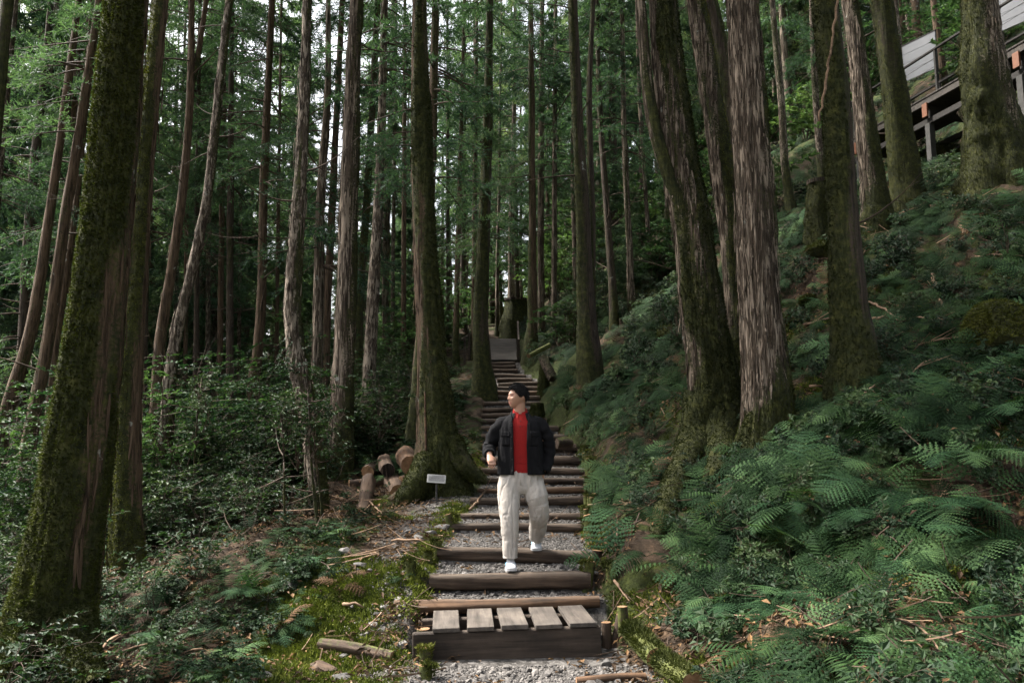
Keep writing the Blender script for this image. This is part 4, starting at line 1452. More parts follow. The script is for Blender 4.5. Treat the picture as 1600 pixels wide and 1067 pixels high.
def place_far():
    """the wood that closes the view: young conifers and bushes that read as one mass"""
    rng = srng
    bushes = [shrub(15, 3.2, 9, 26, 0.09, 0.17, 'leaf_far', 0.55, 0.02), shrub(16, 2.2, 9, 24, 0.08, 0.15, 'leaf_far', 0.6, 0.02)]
    n = 480
    Y = 21 + 45 * rng.random(n)
    px = rng.uniform(-150, 1750, n)
    X = (px - 800) / FPX * Y
    k = (np.abs(X - path_x(Y)) > 1.4) & ~((X > 8) & (X < 14) & (Y < 28))
    X, Y = X[k], Y[k]
    P1 = np.stack([X, Y, ground_z(X, Y)], -1)
    i1 = rng.choice([7, 8], len(X))
    s1 = rng.uniform(0.6, 1.3, len(X))
    m = 340
    Y2 = 55 + 60 * rng.random(m)
    X2 = (rng.uniform(-200, 1800, m) - 800) / FPX * Y2
    P2 = np.stack([X2, Y2, ground_z(X2, Y2) - rng.uniform(0, 3, m)], -1)
    i2 = rng.integers(0, 7, m)
    s2 = rng.uniform(0.8, 1.35, m)
    m3 = 80
    Y3 = 24 + 22 * rng.random(m3)
    X3 = (rng.uniform(-150, 1750, m3) - 800) / FPX * Y3
    q = np.abs(X3 - path_x(Y3)) > 3.0
    q &= ~((X3 > 7) & (X3 < 15) & (Y3 < 30))
    X3, Y3 = X3[q], Y3[q]
    P3 = np.stack([X3, Y3, ground_z(X3, Y3)], -1)
    i3 = rng.integers(3, 7, len(X3))
    s3 = rng.uniform(0.22, 0.5, len(X3))
    P = np.concatenate([P1, P2, P3])
    rot = np.zeros((len(P), 3))
    rot[:, 2] = rng.random(len(P)) * 6.28
    scatter('far_forest', 'far wood of conifers and bushes closing the view', P, rot, np.concatenate([s1, s2, s3]), np.concatenate([i1, i2, i3]), FARCROWNS + bushes)


place_far()


# --- ferns large enough to be told apart
def fern(px, py, label, L=0.5, nf=7, kind=0, seed=0, toward=None, group='large ferns on the bank', lift=0.05):
    h = hit(px, py, 2.4)
    if h is None:
        return
    rng = np.random.default_rng(seed)
    n = gnormal(np.array([h[0]]), np.array([h[1]]), 0.4)[0]
    root = thing('fern', label, 'fern', (h[0], h[1], h[2] - 0.02 + lift), 0, group)
    src = [FROND, FROND2, FROND3][kind]
    down = math.atan2(n[1] - 0.5, n[0]) if toward is None else toward
    for k in range(nf):
        az = down + (rng.random() - 0.5) * 4.6 * (0.35 + 0.65 * rng.random())
        f = link('frond', src[int(rng.integers(len(src)))], root, (0, 0, 0), (rng.normal() * 0.25, rng.normal() * 0.25 + (0.42 if px > 700 else 0.15), az))
        s = L * rng.uniform(0.65, 1.12)
        f.scale = (s, s * rng.uniform(0.9, 1.2), s)
    return root


FERNS = [
    # column, row, frond length, fronds, kind, label
    (1490, 985, 0.42, 6, 0, 'broad triangular fern low in the lower right corner'),
    (1415, 1035, 0.36, 7, 0, 'fern with drooping fronds at the bottom edge, left of the corner fern'),
    (1575, 1000, 0.40, 6, 2, 'dark fern in the lower right corner of the picture'),
    (1330, 945, 0.40, 7, 0, 'feathery fern above the bottom edge, below the shaggy-barked trunk'),
    (1320, 1050, 0.30, 6, 1, 'sword-leaved fern at the bottom edge, right of centre'),
    (1440, 880, 0.38, 7, 0, 'fern in the middle of the lower right bank'),
    (1555, 860, 0.50, 7, 0, 'wide arching fern at the right edge, halfway up the bank'),
    (1590, 790, 0.50, 7, 0, 'high arching fern cut by the right edge'),
    (1480, 800, 0.46, 7, 0, 'pale teal fern spreading flat below the dead branches'),
    (1370, 770, 0.50, 8, 0, 'big teal fern spreading to the right of the shaggy trunk foot'),
    (1330, 810, 0.40, 6, 0, 'fern just below the big teal one'),
    (1280, 870, 0.40, 7, 2, 'dark fern beneath the foot of the shaggy trunk'),
    (1240, 800, 0.38, 7, 0, 'light fern below the shaggy trunk, right of the mossy root'),
    (1235, 690, 0.34, 4, 0, 'small triangular fern beside the shaggy trunk foot'),
    (1140, 800, 0.40, 7, 1, 'fern with long narrow leaflets below the mossy root'),
    (1160, 850, 0.44, 7, 0, 'fern in the gap under the two big trunks'),
    (1070, 900, 0.42, 7, 1, 'narrow-leaved fern below the leaning trunk, near the path'),
    (1130, 960, 0.40, 7, 0, 'fern low on the bank above the mossy log'),
    (1200, 940, 0.40, 7, 0, 'fern low on the bank, second from the mossy log'),
    (1250, 1010, 0.36, 6, 2, 'dark fern low on the bank at the bottom edge'),
    (1190, 1040, 0.32, 6, 1, 'fern overhanging the bottom edge right of the mossy log'),
    (1010, 880, 0.36, 6, 1, 'fern arching over the path edge stakes'),
    (985, 800, 0.34, 6, 2, 'fern right of the mossy stakes by the man'),
    (985, 752, 0.40, 7, 2, 'dark fern left of the mossy root, above the path'),
    (1000, 690, 0.40, 6, 2, 'fern halfway up the bank beside the man'),
    (960, 740, 0.36, 6, 0, 'pale fern near the man, just above the stakes'),
    (1040, 610, 0.42, 6, 0, 'fern left of the huge leaning trunk'),
    (985, 590, 0.42, 6, 0, 'grey-green fern on the upper bank below twin-stemmed trunk'),
    (925, 660, 0.38, 6, 2, 'fern overhanging the stairs above the man'),
    (1400, 700, 0.40, 6, 2, 'fern among dead branches right of the vine-hung trunk'),
    (1480, 640, 0.46, 7, 0, 'fern on the upper slope under the dead branches'),
    (1570, 660, 0.50, 7, 0, 'tall fern at the right edge below the mossy mound'),
    (1540, 485, 0.46, 7, 0, 'fern growing on top of the mossy mound'),
    (1460, 560, 0.40, 6, 2, 'small fern between fallen branches on the slope'),
    (1580, 580, 0.44, 6, 0, 'fern at the right edge just below the mossy mound'),
    (1400, 450, 0.36, 5, 2, 'fern beside the grey flaky trunk foot'),
    (1270, 560, 0.36, 5, 2, 'fern between the shaggy trunk and the vine-hung trunk'),
    (1250, 480, 0.38, 5, 0, 'fern uphill of the shaggy trunk'),
    (1505, 725, 0.42, 6, 0, 'fern with long level fronds right of the middle slope'),
    (350, 950, 0.36, 7, 1, 'fern left of the moss carpet'),
    (280, 1010, 0.40, 7, 0, 'fern between the thick mossy tree and the moss carpet'),
    (440, 880, 0.34, 7, 2, 'teal fern above the moss carpet'),
    (400, 930, 0.34, 6, 0, 'fern at the left rim of the moss carpet'),
    (330, 880, 0.42, 7, 2, 'dark fern behind the straight brown trunk'),
    (250, 930, 0.40, 6, 2, 'fern at the foot of the straight brown trunk'),
    (490, 860, 0.30, 6, 2, 'small fern by the thin pale sapling'),
    (625, 905, 0.16, 6, 1, 'tiny fern in the moss left of the log steps'),
    (390, 1000, 0.20, 6, 1, 'tiny fern left of the mossy flat board'),
    (130, 1000, 0.3, 5, 2, 'fern in front of the thick mossy tree foot'),
]
for k, (px, py, L, nf, kind, lab) in enumerate(FERNS):
    fern(px, py, lab, L * (1.5 if px > 700 else 1.15), nf, kind, 300 + k, group='ferns on the left floor' if px < 700 else 'large ferns on the bank', lift=0.08 if px > 700 else 0.03)

# ------------------------------------------------------------------ timber of the stairs
def log_mesh(L, r, seed, nseg=14, mats=('log', 'log_end'), moss_ends=0.3, bend=0.02, taper=0.06, moss_all=0.0, rough=0.2, wear=0.0):
    """a log lying along X, centred; sawn ends with their own material"""
    rng = np.random.default_rng(seed)
    n = max(8, int(L / 0.045))
    t = np.linspace(-0.5, 0.5, n)
    ax = np.stack([t * L, bend * np.sin(t * 3 + seed), bend * 0.6 * np.cos(t * 4 + seed)], -1)
    a = np.linspace(0, 2 * np.pi, nseg, endpoint=False)
    A, T = np.meshgrid(a, t)
    nz = fbm(np.stack([T * L * 2.2, np.cos(A) * 1.3 + seed, np.sin(A) * 1.3], -1), seed, 4) - 0.5
    fine = fbm(np.stack([T * L * 1.0, np.cos(A) * 5 + seed, np.sin(A) * 5], -1), seed + 4, 3) - 0.5
    crack = np.exp(-(np.abs(fbm(np.stack([T * L * 0.8, np.cos(A) * 3.2 + seed, np.sin(A) * 3.2], -1), seed + 14, 2) - 0.5) / 0.035) ** 2)
    rr = r * (1 + taper * T * 2) * (1 + 2.2 * rough * nz + rough * fine - 0.10 * crack)
    V = np.stack([ax[:, 0][:, None] + 0 * A, ax[:, 1][:, None] + rr * np.cos(A), ax[:, 2][:, None] + rr * np.sin(A)], -1).reshape(-1, 3)
    i = np.arange(n - 1)[:, None] * nseg
    j = np.arange(nseg)[None, :]
    j2 = (j + 1) % nseg
    Q = np.stack([i + j, i + j2, i + nseg + j2, i + nseg + j], -1).reshape(-1, 4)
    mo = moss_ends * np.abs(T * 2) ** 6 + moss_all + 0.25 * (fbm(np.stack([T * L * 3, np.cos(A), np.sin(A)], -1), seed + 8, 3) - 0.5) + 0.12 * np.sin(A)
    mo = np.where(moss_all < 0.15, np.where(mo < 0.3, -wear * sstep(0.45, 0.95, np.sin(A) + 0.5 * nz) * (0.5 + nz), mo), mo)
    mb = MB()
    mb.add(V, Q, 0, np.clip(mo, -1, 1).ravel())
    for e, b in ((0, 0), (1, (n - 1) * nseg)):
        ring = V[b:b + nseg]
        c = ring.mean(0) + np.array([0.004 * (-1 if e == 0 else 1), 0, 0])
        VV = np.concatenate([ring, [c]])
        jj = np.arange(nseg)
        F = np.stack([jj, (jj + 1) % nseg, np.full(nseg, nseg)], -1)
        if e == 0:
            F = F[:, ::-1]
        mb.add(VV, F, 1, 0.0)
    return mb.mesh('log', [M[mats[0]], M[mats[1]]], True, 'moss')


ORD = ['first', 'second', 'third', 'fourth', 'fifth', 'sixth', 'seventh', 'eighth', 'ninth', 'tenth', 'eleventh', 'twelfth', 'thirteenth', 'fourteenth', 'fifteenth', 'sixteenth', 'seventeenth', 'eighteenth', 'nineteenth', 'twentieth']
for k, (Y, py, xl, xr) in enumerate(STEPS):
    zt, xc, hw = ST[k][1], ST[k][2], ST[k][3]
    rise = zt - (ST[k - 1][1] if k else 0.0)
    r = [0.055, 0.078, 0.07][k] if k < 3 else min(0.065, max(0.048, rise * 0.42))
    L = 2 * hw + (0.0 if k < 3 else 0.12)
    lab = ('reddish peeled log across the stairs right behind the slatted step' if k == 0 else
           'log step on which the man sets his leading foot' if k == 1 else
           'log step under the raised heel of the man' if k == 2 else
           ('topmost log step, right below the grey boardwalk' if k == len(STEPS) - 1 else
            '%s log step counted up from the slatted step' % ORD[k] if k < 14 else '%s log step counted down from the grey boardwalk' % ORD[len(STEPS) - 1 - k]))
    mesh = log_mesh(L, r, 400 + k, 30 if k < 4 else (18 if k < 10 else 10), ('log_red', 'log_end') if k == 0 else (('log_red' if k in (6, 18) else 'log'), 'log_end'), 0.35 if k else 0.0, 0.014, 0.05 if k else -0.12, 0.0, 0.2, 1.0 if k else 0.5)
    rz = [0.05, -0.005, -0.03][k] if k < 3 else random.uniform(-0.035, 0.035)
    o = link('step_log', mesh, None, (xc, Y, zt - r), (random.uniform(0, 6), [-0.012, -0.0, 0.035][k] if k < 3 else random.uniform(-0.02, 0.02), rz))
    o.rotation_euler[0] = 0
    tag(o, lab, 'log step', 'log steps of the forest stairs')
    if rise > 2 * r and k > 2:                  # a lower log fills the tall riser
        r2 = max(0.045, (rise - 2 * r) * 0.55)
        o2 = link('riser_log', log_mesh(L * 0.96, r2, 440 + k, 8, ('log', 'log_end'), 0.2, 0.01), None, (xc, Y + 0.03, zt - 2 * r - r2 * 0.85))
        tag(o2, 'thin log packed beneath the ' + lab, 'log', 'logs packed beneath the steps')

# slatted plank step at the foot of the stairs
st = thing('plank_step', 'slatted wooden step of five planks at the foot of the stairs', 'step', (0.0, 6.40, 0.035), R(4.0))
st.rotation_euler[1] = R(-1.2)
V, Fs = box(-0.765, 0.70, 0.0, 0.075, -0.12, 0.172, 0.008)
link('front_beam', MB().add2(V, Fs).mesh('front_beam', [M['board']]), st)
V, Fs = box(-0.74, 0.68, 0.48, 0.56, -0.1, 0.170, 0.008)
link('rear_beam', MB().add2(V, Fs).mesh('rear_beam', [M['board']]), st)
for k in range(5):
    x0 = -0.504 + 0.2655 * k
    mb = MB()
    bm = bmesh.new()
    V, Fs = box(-0.105, 0.105, -0.012 - 0.006 * (k % 2), 0.655 + 0.008 * ((k * 2) % 3), 0.0, 0.034, 0.004)
    V = V + np.random.default_rng(k).normal(size=V.shape) * 0.0012
    mb.add2(V, Fs)
    link('plank', mb.mesh('plank', [M['plank']]), st, (x0, 0, 0.174 + 0.002 * (k % 3)), (0, R([0.4, -0.3, 0.2, -0.4, 0.3][k]), R([1.0, -0.8, 0.3, -0.4, 0.6][k])))

# short stakes along the edges
def stake(x, y, h, r, lab, seed, moss=0.7, tilt=(0, 0), group='mossy stakes along the stair edge', cat='stake'):
    z = gz(x, y)
    me = log_mesh(h + 0.25, r, seed, 12, ('log', 'log_end'), 0.0, 0.004, -0.05, moss, 0.18)
    o = thing('edge_stake', lab, cat, (x, y, z), 0, group)
    link('post', me, o, (0, 0, (h - 0.25) / 2), (0, R(-90) + tilt[0], tilt[1]))
    if moss > 0.5:
        rng = np.random.default_rng(seed)
        n = 260
        P = np.stack([rng.normal(size=n) * r * 0.6, rng.normal(size=n) * r * 0.6, h + 0 * rng.random(n)], -1)
        side = rng.random(n) < 0.6
        a = rng.random(n) * 6.28
        zz = h * (1 - 0.75 * rng.random(n) ** 1.6)
        P[side] = np.stack([np.cos(a) * r * 1.0, np.sin(a) * r * 1.0, zz], -1)[side]
        D = unit(P * np.array([8, 8, 0]) + rng.normal(size=(n, 3)) * 0.3 + np.array([0, 0, 0.5]))
        V, F = blades(P, D, rng.uniform(0.015, 0.04, n), np.full(n, 0.016), rng)
        tag(link('moss', mesh_np('moss', V, [F], [M['moss']]), o, (0, 0, 0), (0, tilt[0] * -1, 0)), kind='stuff')
    return o


rs = np.random.default_rng(8)
row = []
for Y in list(np.arange(8.75, 9.4, 0.13)) + list(np.arange(9.7, 13.6, 0.19)):
    row.append(Y + rs.normal() * 0.02)
for k, Y in enumerate(row):
    x = path_x(Y) + path_w(Y) + 0.10 + rs.normal() * 0.025
    stake(x, Y, rs.uniform(0.16, 0.30), rs.uniform(0.035, 0.055), 'moss-capped stake, %s from the bottom in the row along the right stair edge' % (ORD + ['twenty-' + q for q in ORD])[k], 500 + k, rs.uniform(0.55, 0.9), (rs.normal() * 0.12, 0))
for k, (px, py, h, r, m, lab) in enumerate([
        (950, 1012, 0.20, 0.042, 0.1, 'bare brown stake at the right end of the slatted step'),
        (963, 1008, 0.24, 0.05, 0.15, 'thicker bare stake, second right of the slatted step'),
        (975, 1000, 0.26, 0.045, 0.5, 'moss-topped stake, third right of the slatted step'),
        (662, 1012, 0.15, 0.06, 0.45, 'short stump-like stake before the left end of slatted step'),
        (664, 1036, 0.12, 0.05, 0.55, 'short mossy stake below the stump-like one at the left'),
        (668, 1062, 0.10, 0.045, 0.7, 'low mossy stake at the bottom edge of the picture'),
        (930, 880, 0.12, 0.05, 0.25, 'orange-topped stake at the right end of a log step'),
        (918, 905, 0.13, 0.05, 0.65, 'mossy stake beside the third log step, right side'),
        (955, 905, 0.14, 0.06, 0.8, 'mossy knob right of the log steps'),
        (640, 895, 0.12, 0.05, 0.8, 'mossy knob at the left end of a log step'),
        (668, 880, 0.12, 0.045, 0.8, 'mossy stake at the left end of the log step by the man'),
        (682, 868, 0.12, 0.045, 0.85, 'second mossy stake at the left end of the log step by the man'),
        (706, 822, 0.14, 0.05, 0.6, 'mossy stake at the left end of the fourth log step')]):
    h_ = hit(px, py)
    stake(h_[0], h_[1], h, r, lab, 560 + k, m, (rs.normal() * 0.08, 0), 'single stakes beside the stairs')


def lying(px0, py0, px1, py1, r, label, seed, mats=('log', 'log_end'), moss=0.2, cat='log', name='fallen_log', lift=0.6, d0=None, d1=None, group=None, fuzz=0, z_add=0.0):
    """a log whose two ends lie behind the given pixels, on the ground or at given depths"""
    a = hit(px0, py0) if d0 is None else at(px0, py0, d0)
    b = hit(px1, py1) if d1 is None else at(px1, py1, d1)
    if d0 is None:
        a = a + np.array([0, 0, r * lift])
    if d1 is None:
        b = b + np.array([0, 0, r * lift])
    a = a + np.array([0, 0, z_add])
    b = b + np.array([0, 0, z_add])
    L = float(np.linalg.norm(b - a))
    me = log_mesh(L, r, seed, 24, mats, 0.1, 0.012, 0.06, moss)
    q = Vector((1, 0, 0)).rotation_difference(Vector((b - a) / L))
    mid = (a + b) / 2
    o = link(name, me, None, tuple(mid), q.to_euler())
    tag(o, label, cat, group)
    if fuzz:
        rng = np.random.default_rng(seed)
        n = fuzz
        t = (rng.random(n) - 0.5) * L
        an = rng.uniform(0.0, math.pi, n)
        P = np.stack([t, np.cos(an) * r, np.sin(an) * r], -1)
        N = np.stack([0 * t, np.cos(an), np.sin(an)], -1)
        V, F = blades(P, unit(N + rng.normal(size=(n, 3)) * 0.5), rng.uniform(0.015, 0.05, n), np.full(n, 0.016), rng)
        tag(link('moss', mesh_np('moss', V, [F], [M['moss']]), o), kind='stuff')
    return o


# moss-grown logs at the lower right of the path
lying(985, 995, 1030, 1045, 0.085, 'thick moss-grown log end right of the slatted step', 601, moss=0.9, fuzz=3000, name='mossy_log')
lying(1035, 1045, 1085, 1085, 0.08, 'moss-grown log at the bottom edge, right of the path', 602, moss=0.9, fuzz=2500, name='mossy_log')
lying(900, 1066, 1010, 1062, 0.03, 'thin brown log along the bottom edge of the path', 603, ('log_red', 'log_end'), 0.0)
lying(500, 1012, 612, 1032, 0.045, 'flat greenish rotten board left of the slatted step', 604, moss=0.35, name='rotten_board', cat='board', lift=0.7)
# felled rounds by the flared tree
G = 'sawn logs dumped beside the big mossy tree'
LB, LE, LR = 'log_bark', 'log_end', 'log_red'
lying(640, 728, 634, 712, 0.15, 'fat sawn log with bright top, highest of the log pile', 610, (LR, LE), 0.0, d0=11.9, d1=12.9, group=G, name='sawn_log')
lying(606, 735, 600, 720, 0.11, 'dark-ended sawn log left of the highest one', 611, (LB, 'stump'), 0.1, d0=11.8, d1=12.8, group=G, name='sawn_log')
lying(628, 752, 668, 742, 0.075, 'peeled orange log lying against the tree foot', 612, (LR, LE), 0.0, d0=11.6, d1=11.9, group=G, name='sawn_log')
lying(567, 806, 575, 752, 0.105, 'purplish bark-covered log pointing at the viewer', 613, (LB, LE), 0.05, d0=10.6, d1=11.5, group=G, name='sawn_log')
lying(545, 756, 606, 756, 0.085, 'reddish log lying crosswise at the back of the log pile', 614, (LB, LE), 0.1, d0=11.9, d1=12.1, group=G, name='sawn_log')
lying(620, 770, 612, 748, 0.12, 'dark sawn log in the middle of the log pile', 615, (LB, LE), 0.1, d0=11.3, d1=12.2, group=G, name='sawn_log')
lying(600, 792, 655, 752, 0.07, 'slanting bark log leaning on the mossy root', 616, (LB, LE), 0.3, d0=11.0, d1=11.5, group=G, name='sawn_log')
lying(470, 806, 486, 796, 0.10, 'sawn round with rust-brown face left of the log pile', 617, ('log_red', 'log_red'), 0.0, d0=11.0, d1=11.7, group=G, name='sawn_log')
lying(440, 830, 462, 822, 0.09, 'rust-brown sawn chunk, leftmost of the felled logs', 618, ('log_red', 'log_red'), 0.0, d0=10.6, d1=11.2, group=G, name='sawn_log')
lying(575, 738, 590, 728, 0.10, 'sawn log with warm cut face at the back left of the pile', 624, (LB, LE), 0.05, d0=12.0, d1=12.9, group=G, name='sawn_log')
lying(652, 738, 640, 735, 0.09, 'sawn log with pale cut face touching the tree root', 625, (LR, LE), 0.0, d0=11.7, d1=12.6, group=G, name='sawn_log')
lying(585, 790, 640, 796, 0.06, 'dark log on the ground at the foot of the log pile', 619, (LB, 'stump'), 0.3, d0=10.9, d1=11.0, group=G, name='sawn_log')
# tree logs by the stair top
lying(826, 556, 858, 540, 0.065, 'moss-green beam jutting out above the upper stairs', 620, moss=0.75, d0=20.6, d1=21.4, name='mossy_log')
lying(848, 558, 864, 592, 0.115, 'sawn stub leaning on the bank right of the upper stairs', 621, ('stump', 'log_bark'), 0.35, d0=hit(864, 598)[1] + 0.3, d1=hit(864, 598)[1] - 0.02, name='leaning_stub')
o = lying(870, 692, 893, 692, 0.085, 'squared mossy block beside the stairs, right of the man', 622, ('log', 'log'), 0.4, d0=13.4, d1=13.5, name='timber_block', cat='block')
lying(640, 690, 662, 676, 0.06, 'mossy root lump left of the upper stairs', 623, moss=0.9, d0=18, d1=18.5, name='mossy_log')

# the orange split running up the flared trunk
mb = MB()
from mathutils.bvhtree import BVHTree
_tr = [c for c in T13.children if c.name.startswith('trunk')][0].data
_off = np.array(T13.location) + np.array([0, 0, -0.3])
_bvh = BVHTree.FromPolygons([tuple(np.array(v.co) + _off) for v in _tr.vertices], [tuple(p.vertices) for p in _tr.polygons])
pp = []
for (px, py) in [(664, 612), (664.5, 640), (665, 670), (665.5, 705), (667, 742)]:
    d = ray(px, py)
    h, nrm, ix, dist = _bvh.ray_cast(Vector((0, 0, CAM_Z)), Vector(unit(d)))
    pp.append(np.array(h) if h else at(px, py, 11.1))
P_, r_ = resample(pp, [0.012, 0.016, 0.018, 0.018, 0.014], 0.06)
V, Fs = tube(P_, r_, 6)
mb.add2(V, Fs)
b13 = np.array(T13.location)
tag(link('bark_split', mb.mesh('bark_split', [M['log_red']], True, None, b13), T13), 'orange strip of freshly split bark')


# buttress roots
def root_part(tree_o, px, radpx, d, seed, moss=0.9, fuzz=2500, name='root', bark='bark_brown'):
    """a root running from the trunk over the ground: pixels with depths"""
    d = [hit(x, y)[1] + (0.12 if (x, y) == px[-1] else -0.04) if dd is None else dd for (x, y), dd in zip(px, d)]
    pts = [at(x, y, dd) for (x, y), dd in zip(px, d)]
    rad = [w * dd / FPX / 2 for w, dd in zip(radpx, d)]
    P, rr = resample(pts, rad, 0.05)
    nseg = 14
    T = unit(np.gradient(P, axis=0))
    U = unit(np.cross(T, [0.2, 1, 0.1]))
    W = np.cross(U, T)
    a = np.linspace(0, 2 * np.pi, nseg, endpoint=False)
    A, I = np.meshgrid(a, np.arange(len(P)))
    nz = fbm(np.stack([np.cos(A) * 1.6 + seed, np.sin(A) * 1.6, I * 0.13], -1), seed, 4) - 0.5
    r2 = rr[:, None] * (1 + 0.55 * nz)
    V = P[:, None, :] + r2[..., None] * (np.cos(A)[..., None] * U[:, None, :] + np.sin(A)[..., None] * W[:, None, :])
    V = V.reshape(-1, 3)
    n = len(P)
    i = np.arange(n - 1)[:, None] * nseg
    j = np.arange(nseg)[None, :]
    Q = np.stack([i + j, i + (j + 1) % nseg, i + nseg + (j + 1) % nseg, i + nseg + j], -1).reshape(-1, 4)
    mv = np.clip(moss + 0.6 * (nz.ravel()), 0, 1)
    b = np.array(tree_o.location)
    o = link(name, mesh_np(name, V - b, [Q], [M[bark]], True, None, {'moss': mv}), tree_o)
    if fuzz:
        Qo = Q[:, ::-1] if np.sum((V[Q].mean(1) - P[np.repeat(np.arange(n - 1), nseg)]) * np.cross(V[Q][:, 2] - V[Q][:, 0], V[Q][:, 3] - V[Q][:, 1])) < 0 else Q
        mf = moss_fuzz((V, Qo, mv), fuzz, seed, 99, base=b)
        tag(link('moss', mf, o), kind='stuff')
    return o


dd = d20
root_part(T20, [(1112, 620)] + ROOT20, [84, 70, 54, 42, 32, 18], [dd - 0.06] + [None] * 5, 701, 0.95, 9000)
root_part(T20, [(1126, 630), (1128, 690), (1122, 742), (1108, 775)], [64, 54, 42, 24], [dd - 0.06, None, None, None], 702, 0.9, 5000)
root_part(T22, [(1186, 650), (1172, 705), (1160, 748)], [44, 38, 18], [d22 - 0.1, None, None], 703, 0.9, 3000)
root_part(T13, [(706, 690), (722, 722), (742, 742), (762, 752)], [36, 32, 24, 10], [11.15, 11.0, 10.95, 10.95], 705, 0.6, 2500, bark='bark_dark')
root_part(T13, [(672, 720), (655, 752), (636, 776), (618, 800)], [46, 44, 36, 14], [11.1, 10.9, 10.75, 10.6], 706, 0.85, 3500, bark='bark_dark')
root_part(T1, [(70, 960), (45, 1010), (15, 1055), (-15, 1090)], [90, 74, 50, 30], [5.95, 5.8, 5.6, 5.4], 708, 0.95, 6000)
root_part(T1, [(100, 980), (125, 1030), (150, 1075)], [80, 62, 40], [5.95, 5.75, 5.5], 709, 0.8, 4000)

# small plaque on a post
sd = hit(683, 786)[1]
c = at(680, 748, sd)
sg = thing('plaque', 'small grey plaque on a thin post before the flared tree', 'sign', tuple(at(683, 786, sd)), 0)
z0 = sg.location[2]
V, Fs = box(-0.012, 0.012, -0.012, 0.012, -0.15, c[2] - z0 - 0.02, 0.003)
link('post', MB().add2(V, Fs).mesh('post', [M['steel_grey']]), sg, (-0.012, 0.02, 0))
pl = link('plate', None, sg)
V, Fs = box(-0.122, 0.122, -0.006, 0.006, -0.062, 0.062, 0.003)
pl.data = None
bpy.data.objects.remove(pl)
pl = link('plate', MB().add2(V, Fs).mesh('plate', [M['sign']]), sg, (-0.012, 0, c[2] - z0), (R(-32), R(4), R(6)))
mb = MB()
rr_ = np.random.default_rng(4)
for line in range(5):                     # rows of small print, too small to read
    x = -0.1 if line else -0.06
    zc = 0.042 - line * 0.018
    while x < 0.1:
        w = rr_.uniform(0.006, 0.016)
        V, Fs = box(x, min(0.105, x + w), -0.0085, -0.0065, zc - 0.0035, zc + 0.0035, 0)
        mb.add2(V, Fs)
        x += w + rr_.uniform(0.003, 0.006)
link('print', mb.mesh('print', [M['ink']]), pl)

# ------------------------------------------------------------------ boardwalk at the top of the stairs
A_, B_ = at(783, 562, 26.0), at(783, 529, 30.2)
bw = thing('boardwalk', 'sloping grey plank boardwalk at the top of the stairs', 'boardwalk', tuple(A_), 0)
slope = math.atan2(B_[2] - A_[2], B_[1] - A_[1])
length = math.hypot(B_[2] - A_[2], B_[1] - A_[1])
V, Fs = box(-0.52, 0.52, -0.07, 0.07, -0.02, 0.02, 0.006)
plank_me = MB().add2(V, Fs).mesh('plank', [M['deck']])
for k in range(28):
    t = k * 0.155
    link('plank', plank_me, bw, (random.uniform(-0.01, 0.01), t * math.cos(slope), t * math.sin(slope)), (slope + random.uniform(-0.02, 0.02), random.uniform(-0.006, 0.006), random.uniform(-0.006, 0.006)))
for s in (-1, 1):
    V, Fs = box(-0.05, 0.05, 0, length, -0.16, -0.03, 0.006)
    link('stringer', MB().add2(V, Fs).mesh('stringer', [M['board']]), bw, (s * 0.44, 0, 0), (slope, 0, 0))
for q in range(3):
    V, Fs = box(-0.035, 0.035, -0.035, 0.035, -0.4, 0.62, 0.005)
    t = 0.3 + q * 1.75
    link('rail_post', MB().add2(V, Fs).mesh('rail_post', [M['board']]), bw, (0.58, t * math.cos(slope), t * math.sin(slope)))
V, Fs = box(-0.03, 0.03, 0.2, length + 0.2, -0.025, 0.025, 0.004)
link('hand_rail', MB().add2(V, Fs).mesh('hand_rail', [M['board']]), bw, (0.58, 0, 0.62), (slope, 0, 0))
# low rail left of the boardwalk
fr = thing('low_fence', 'low dark fence posts left of the stair top', 'fence', tuple(hit(735, 552)), 0)
f0 = np.array(fr.location)
for k, (px, py, d) in enumerate([(726, 552, 25.0), (733, 545, 26.0), (738, 538, 27.5)]):
    p = at(px, py, d) - f0
    V, Fs = box(-0.035, 0.035, -0.035, 0.035, -0.4, 0.55, 0.005)
    link('post', MB().add2(V, Fs).mesh('post', [M['board']]), fr, tuple(p))
p0, p1 = at(722, 548, 24.8) - f0, at(741, 533, 27.9) - f0
V, Fs = tube(np.array([p0, p1]) + np.array([0, 0, 0.35]), 0.035, 6)
link('rail', MB().add2(V, Fs).mesh('rail', [M['board']]), fr)

# ------------------------------------------------------------------ raised walkway on the hillside
WX, WZ = 9.72, 9.82
wk = thing('raised_walkway', 'raised timber and steel walkway with railing on the upper hillside', 'walkway', (WX, 19.0, WZ), R(13.3))


def wpart(name, x0, x1, y0, y1, z0, z1, mat, bev=0.006, rot=(0, 0, 0)):
    cx, cy, cz = (x0 + x1) / 2, (y0 + y1) / 2, (z0 + z1) / 2
    V, Fs = box(x0 - cx, x1 - cx, y0 - cy, y1 - cy, z0 - cz, z1 - cz, bev)
    return link(name, MB().add2(V, Fs).mesh(name, [M[mat]]), wk, (cx - WX, cy - 19.0, cz - WZ), rot)


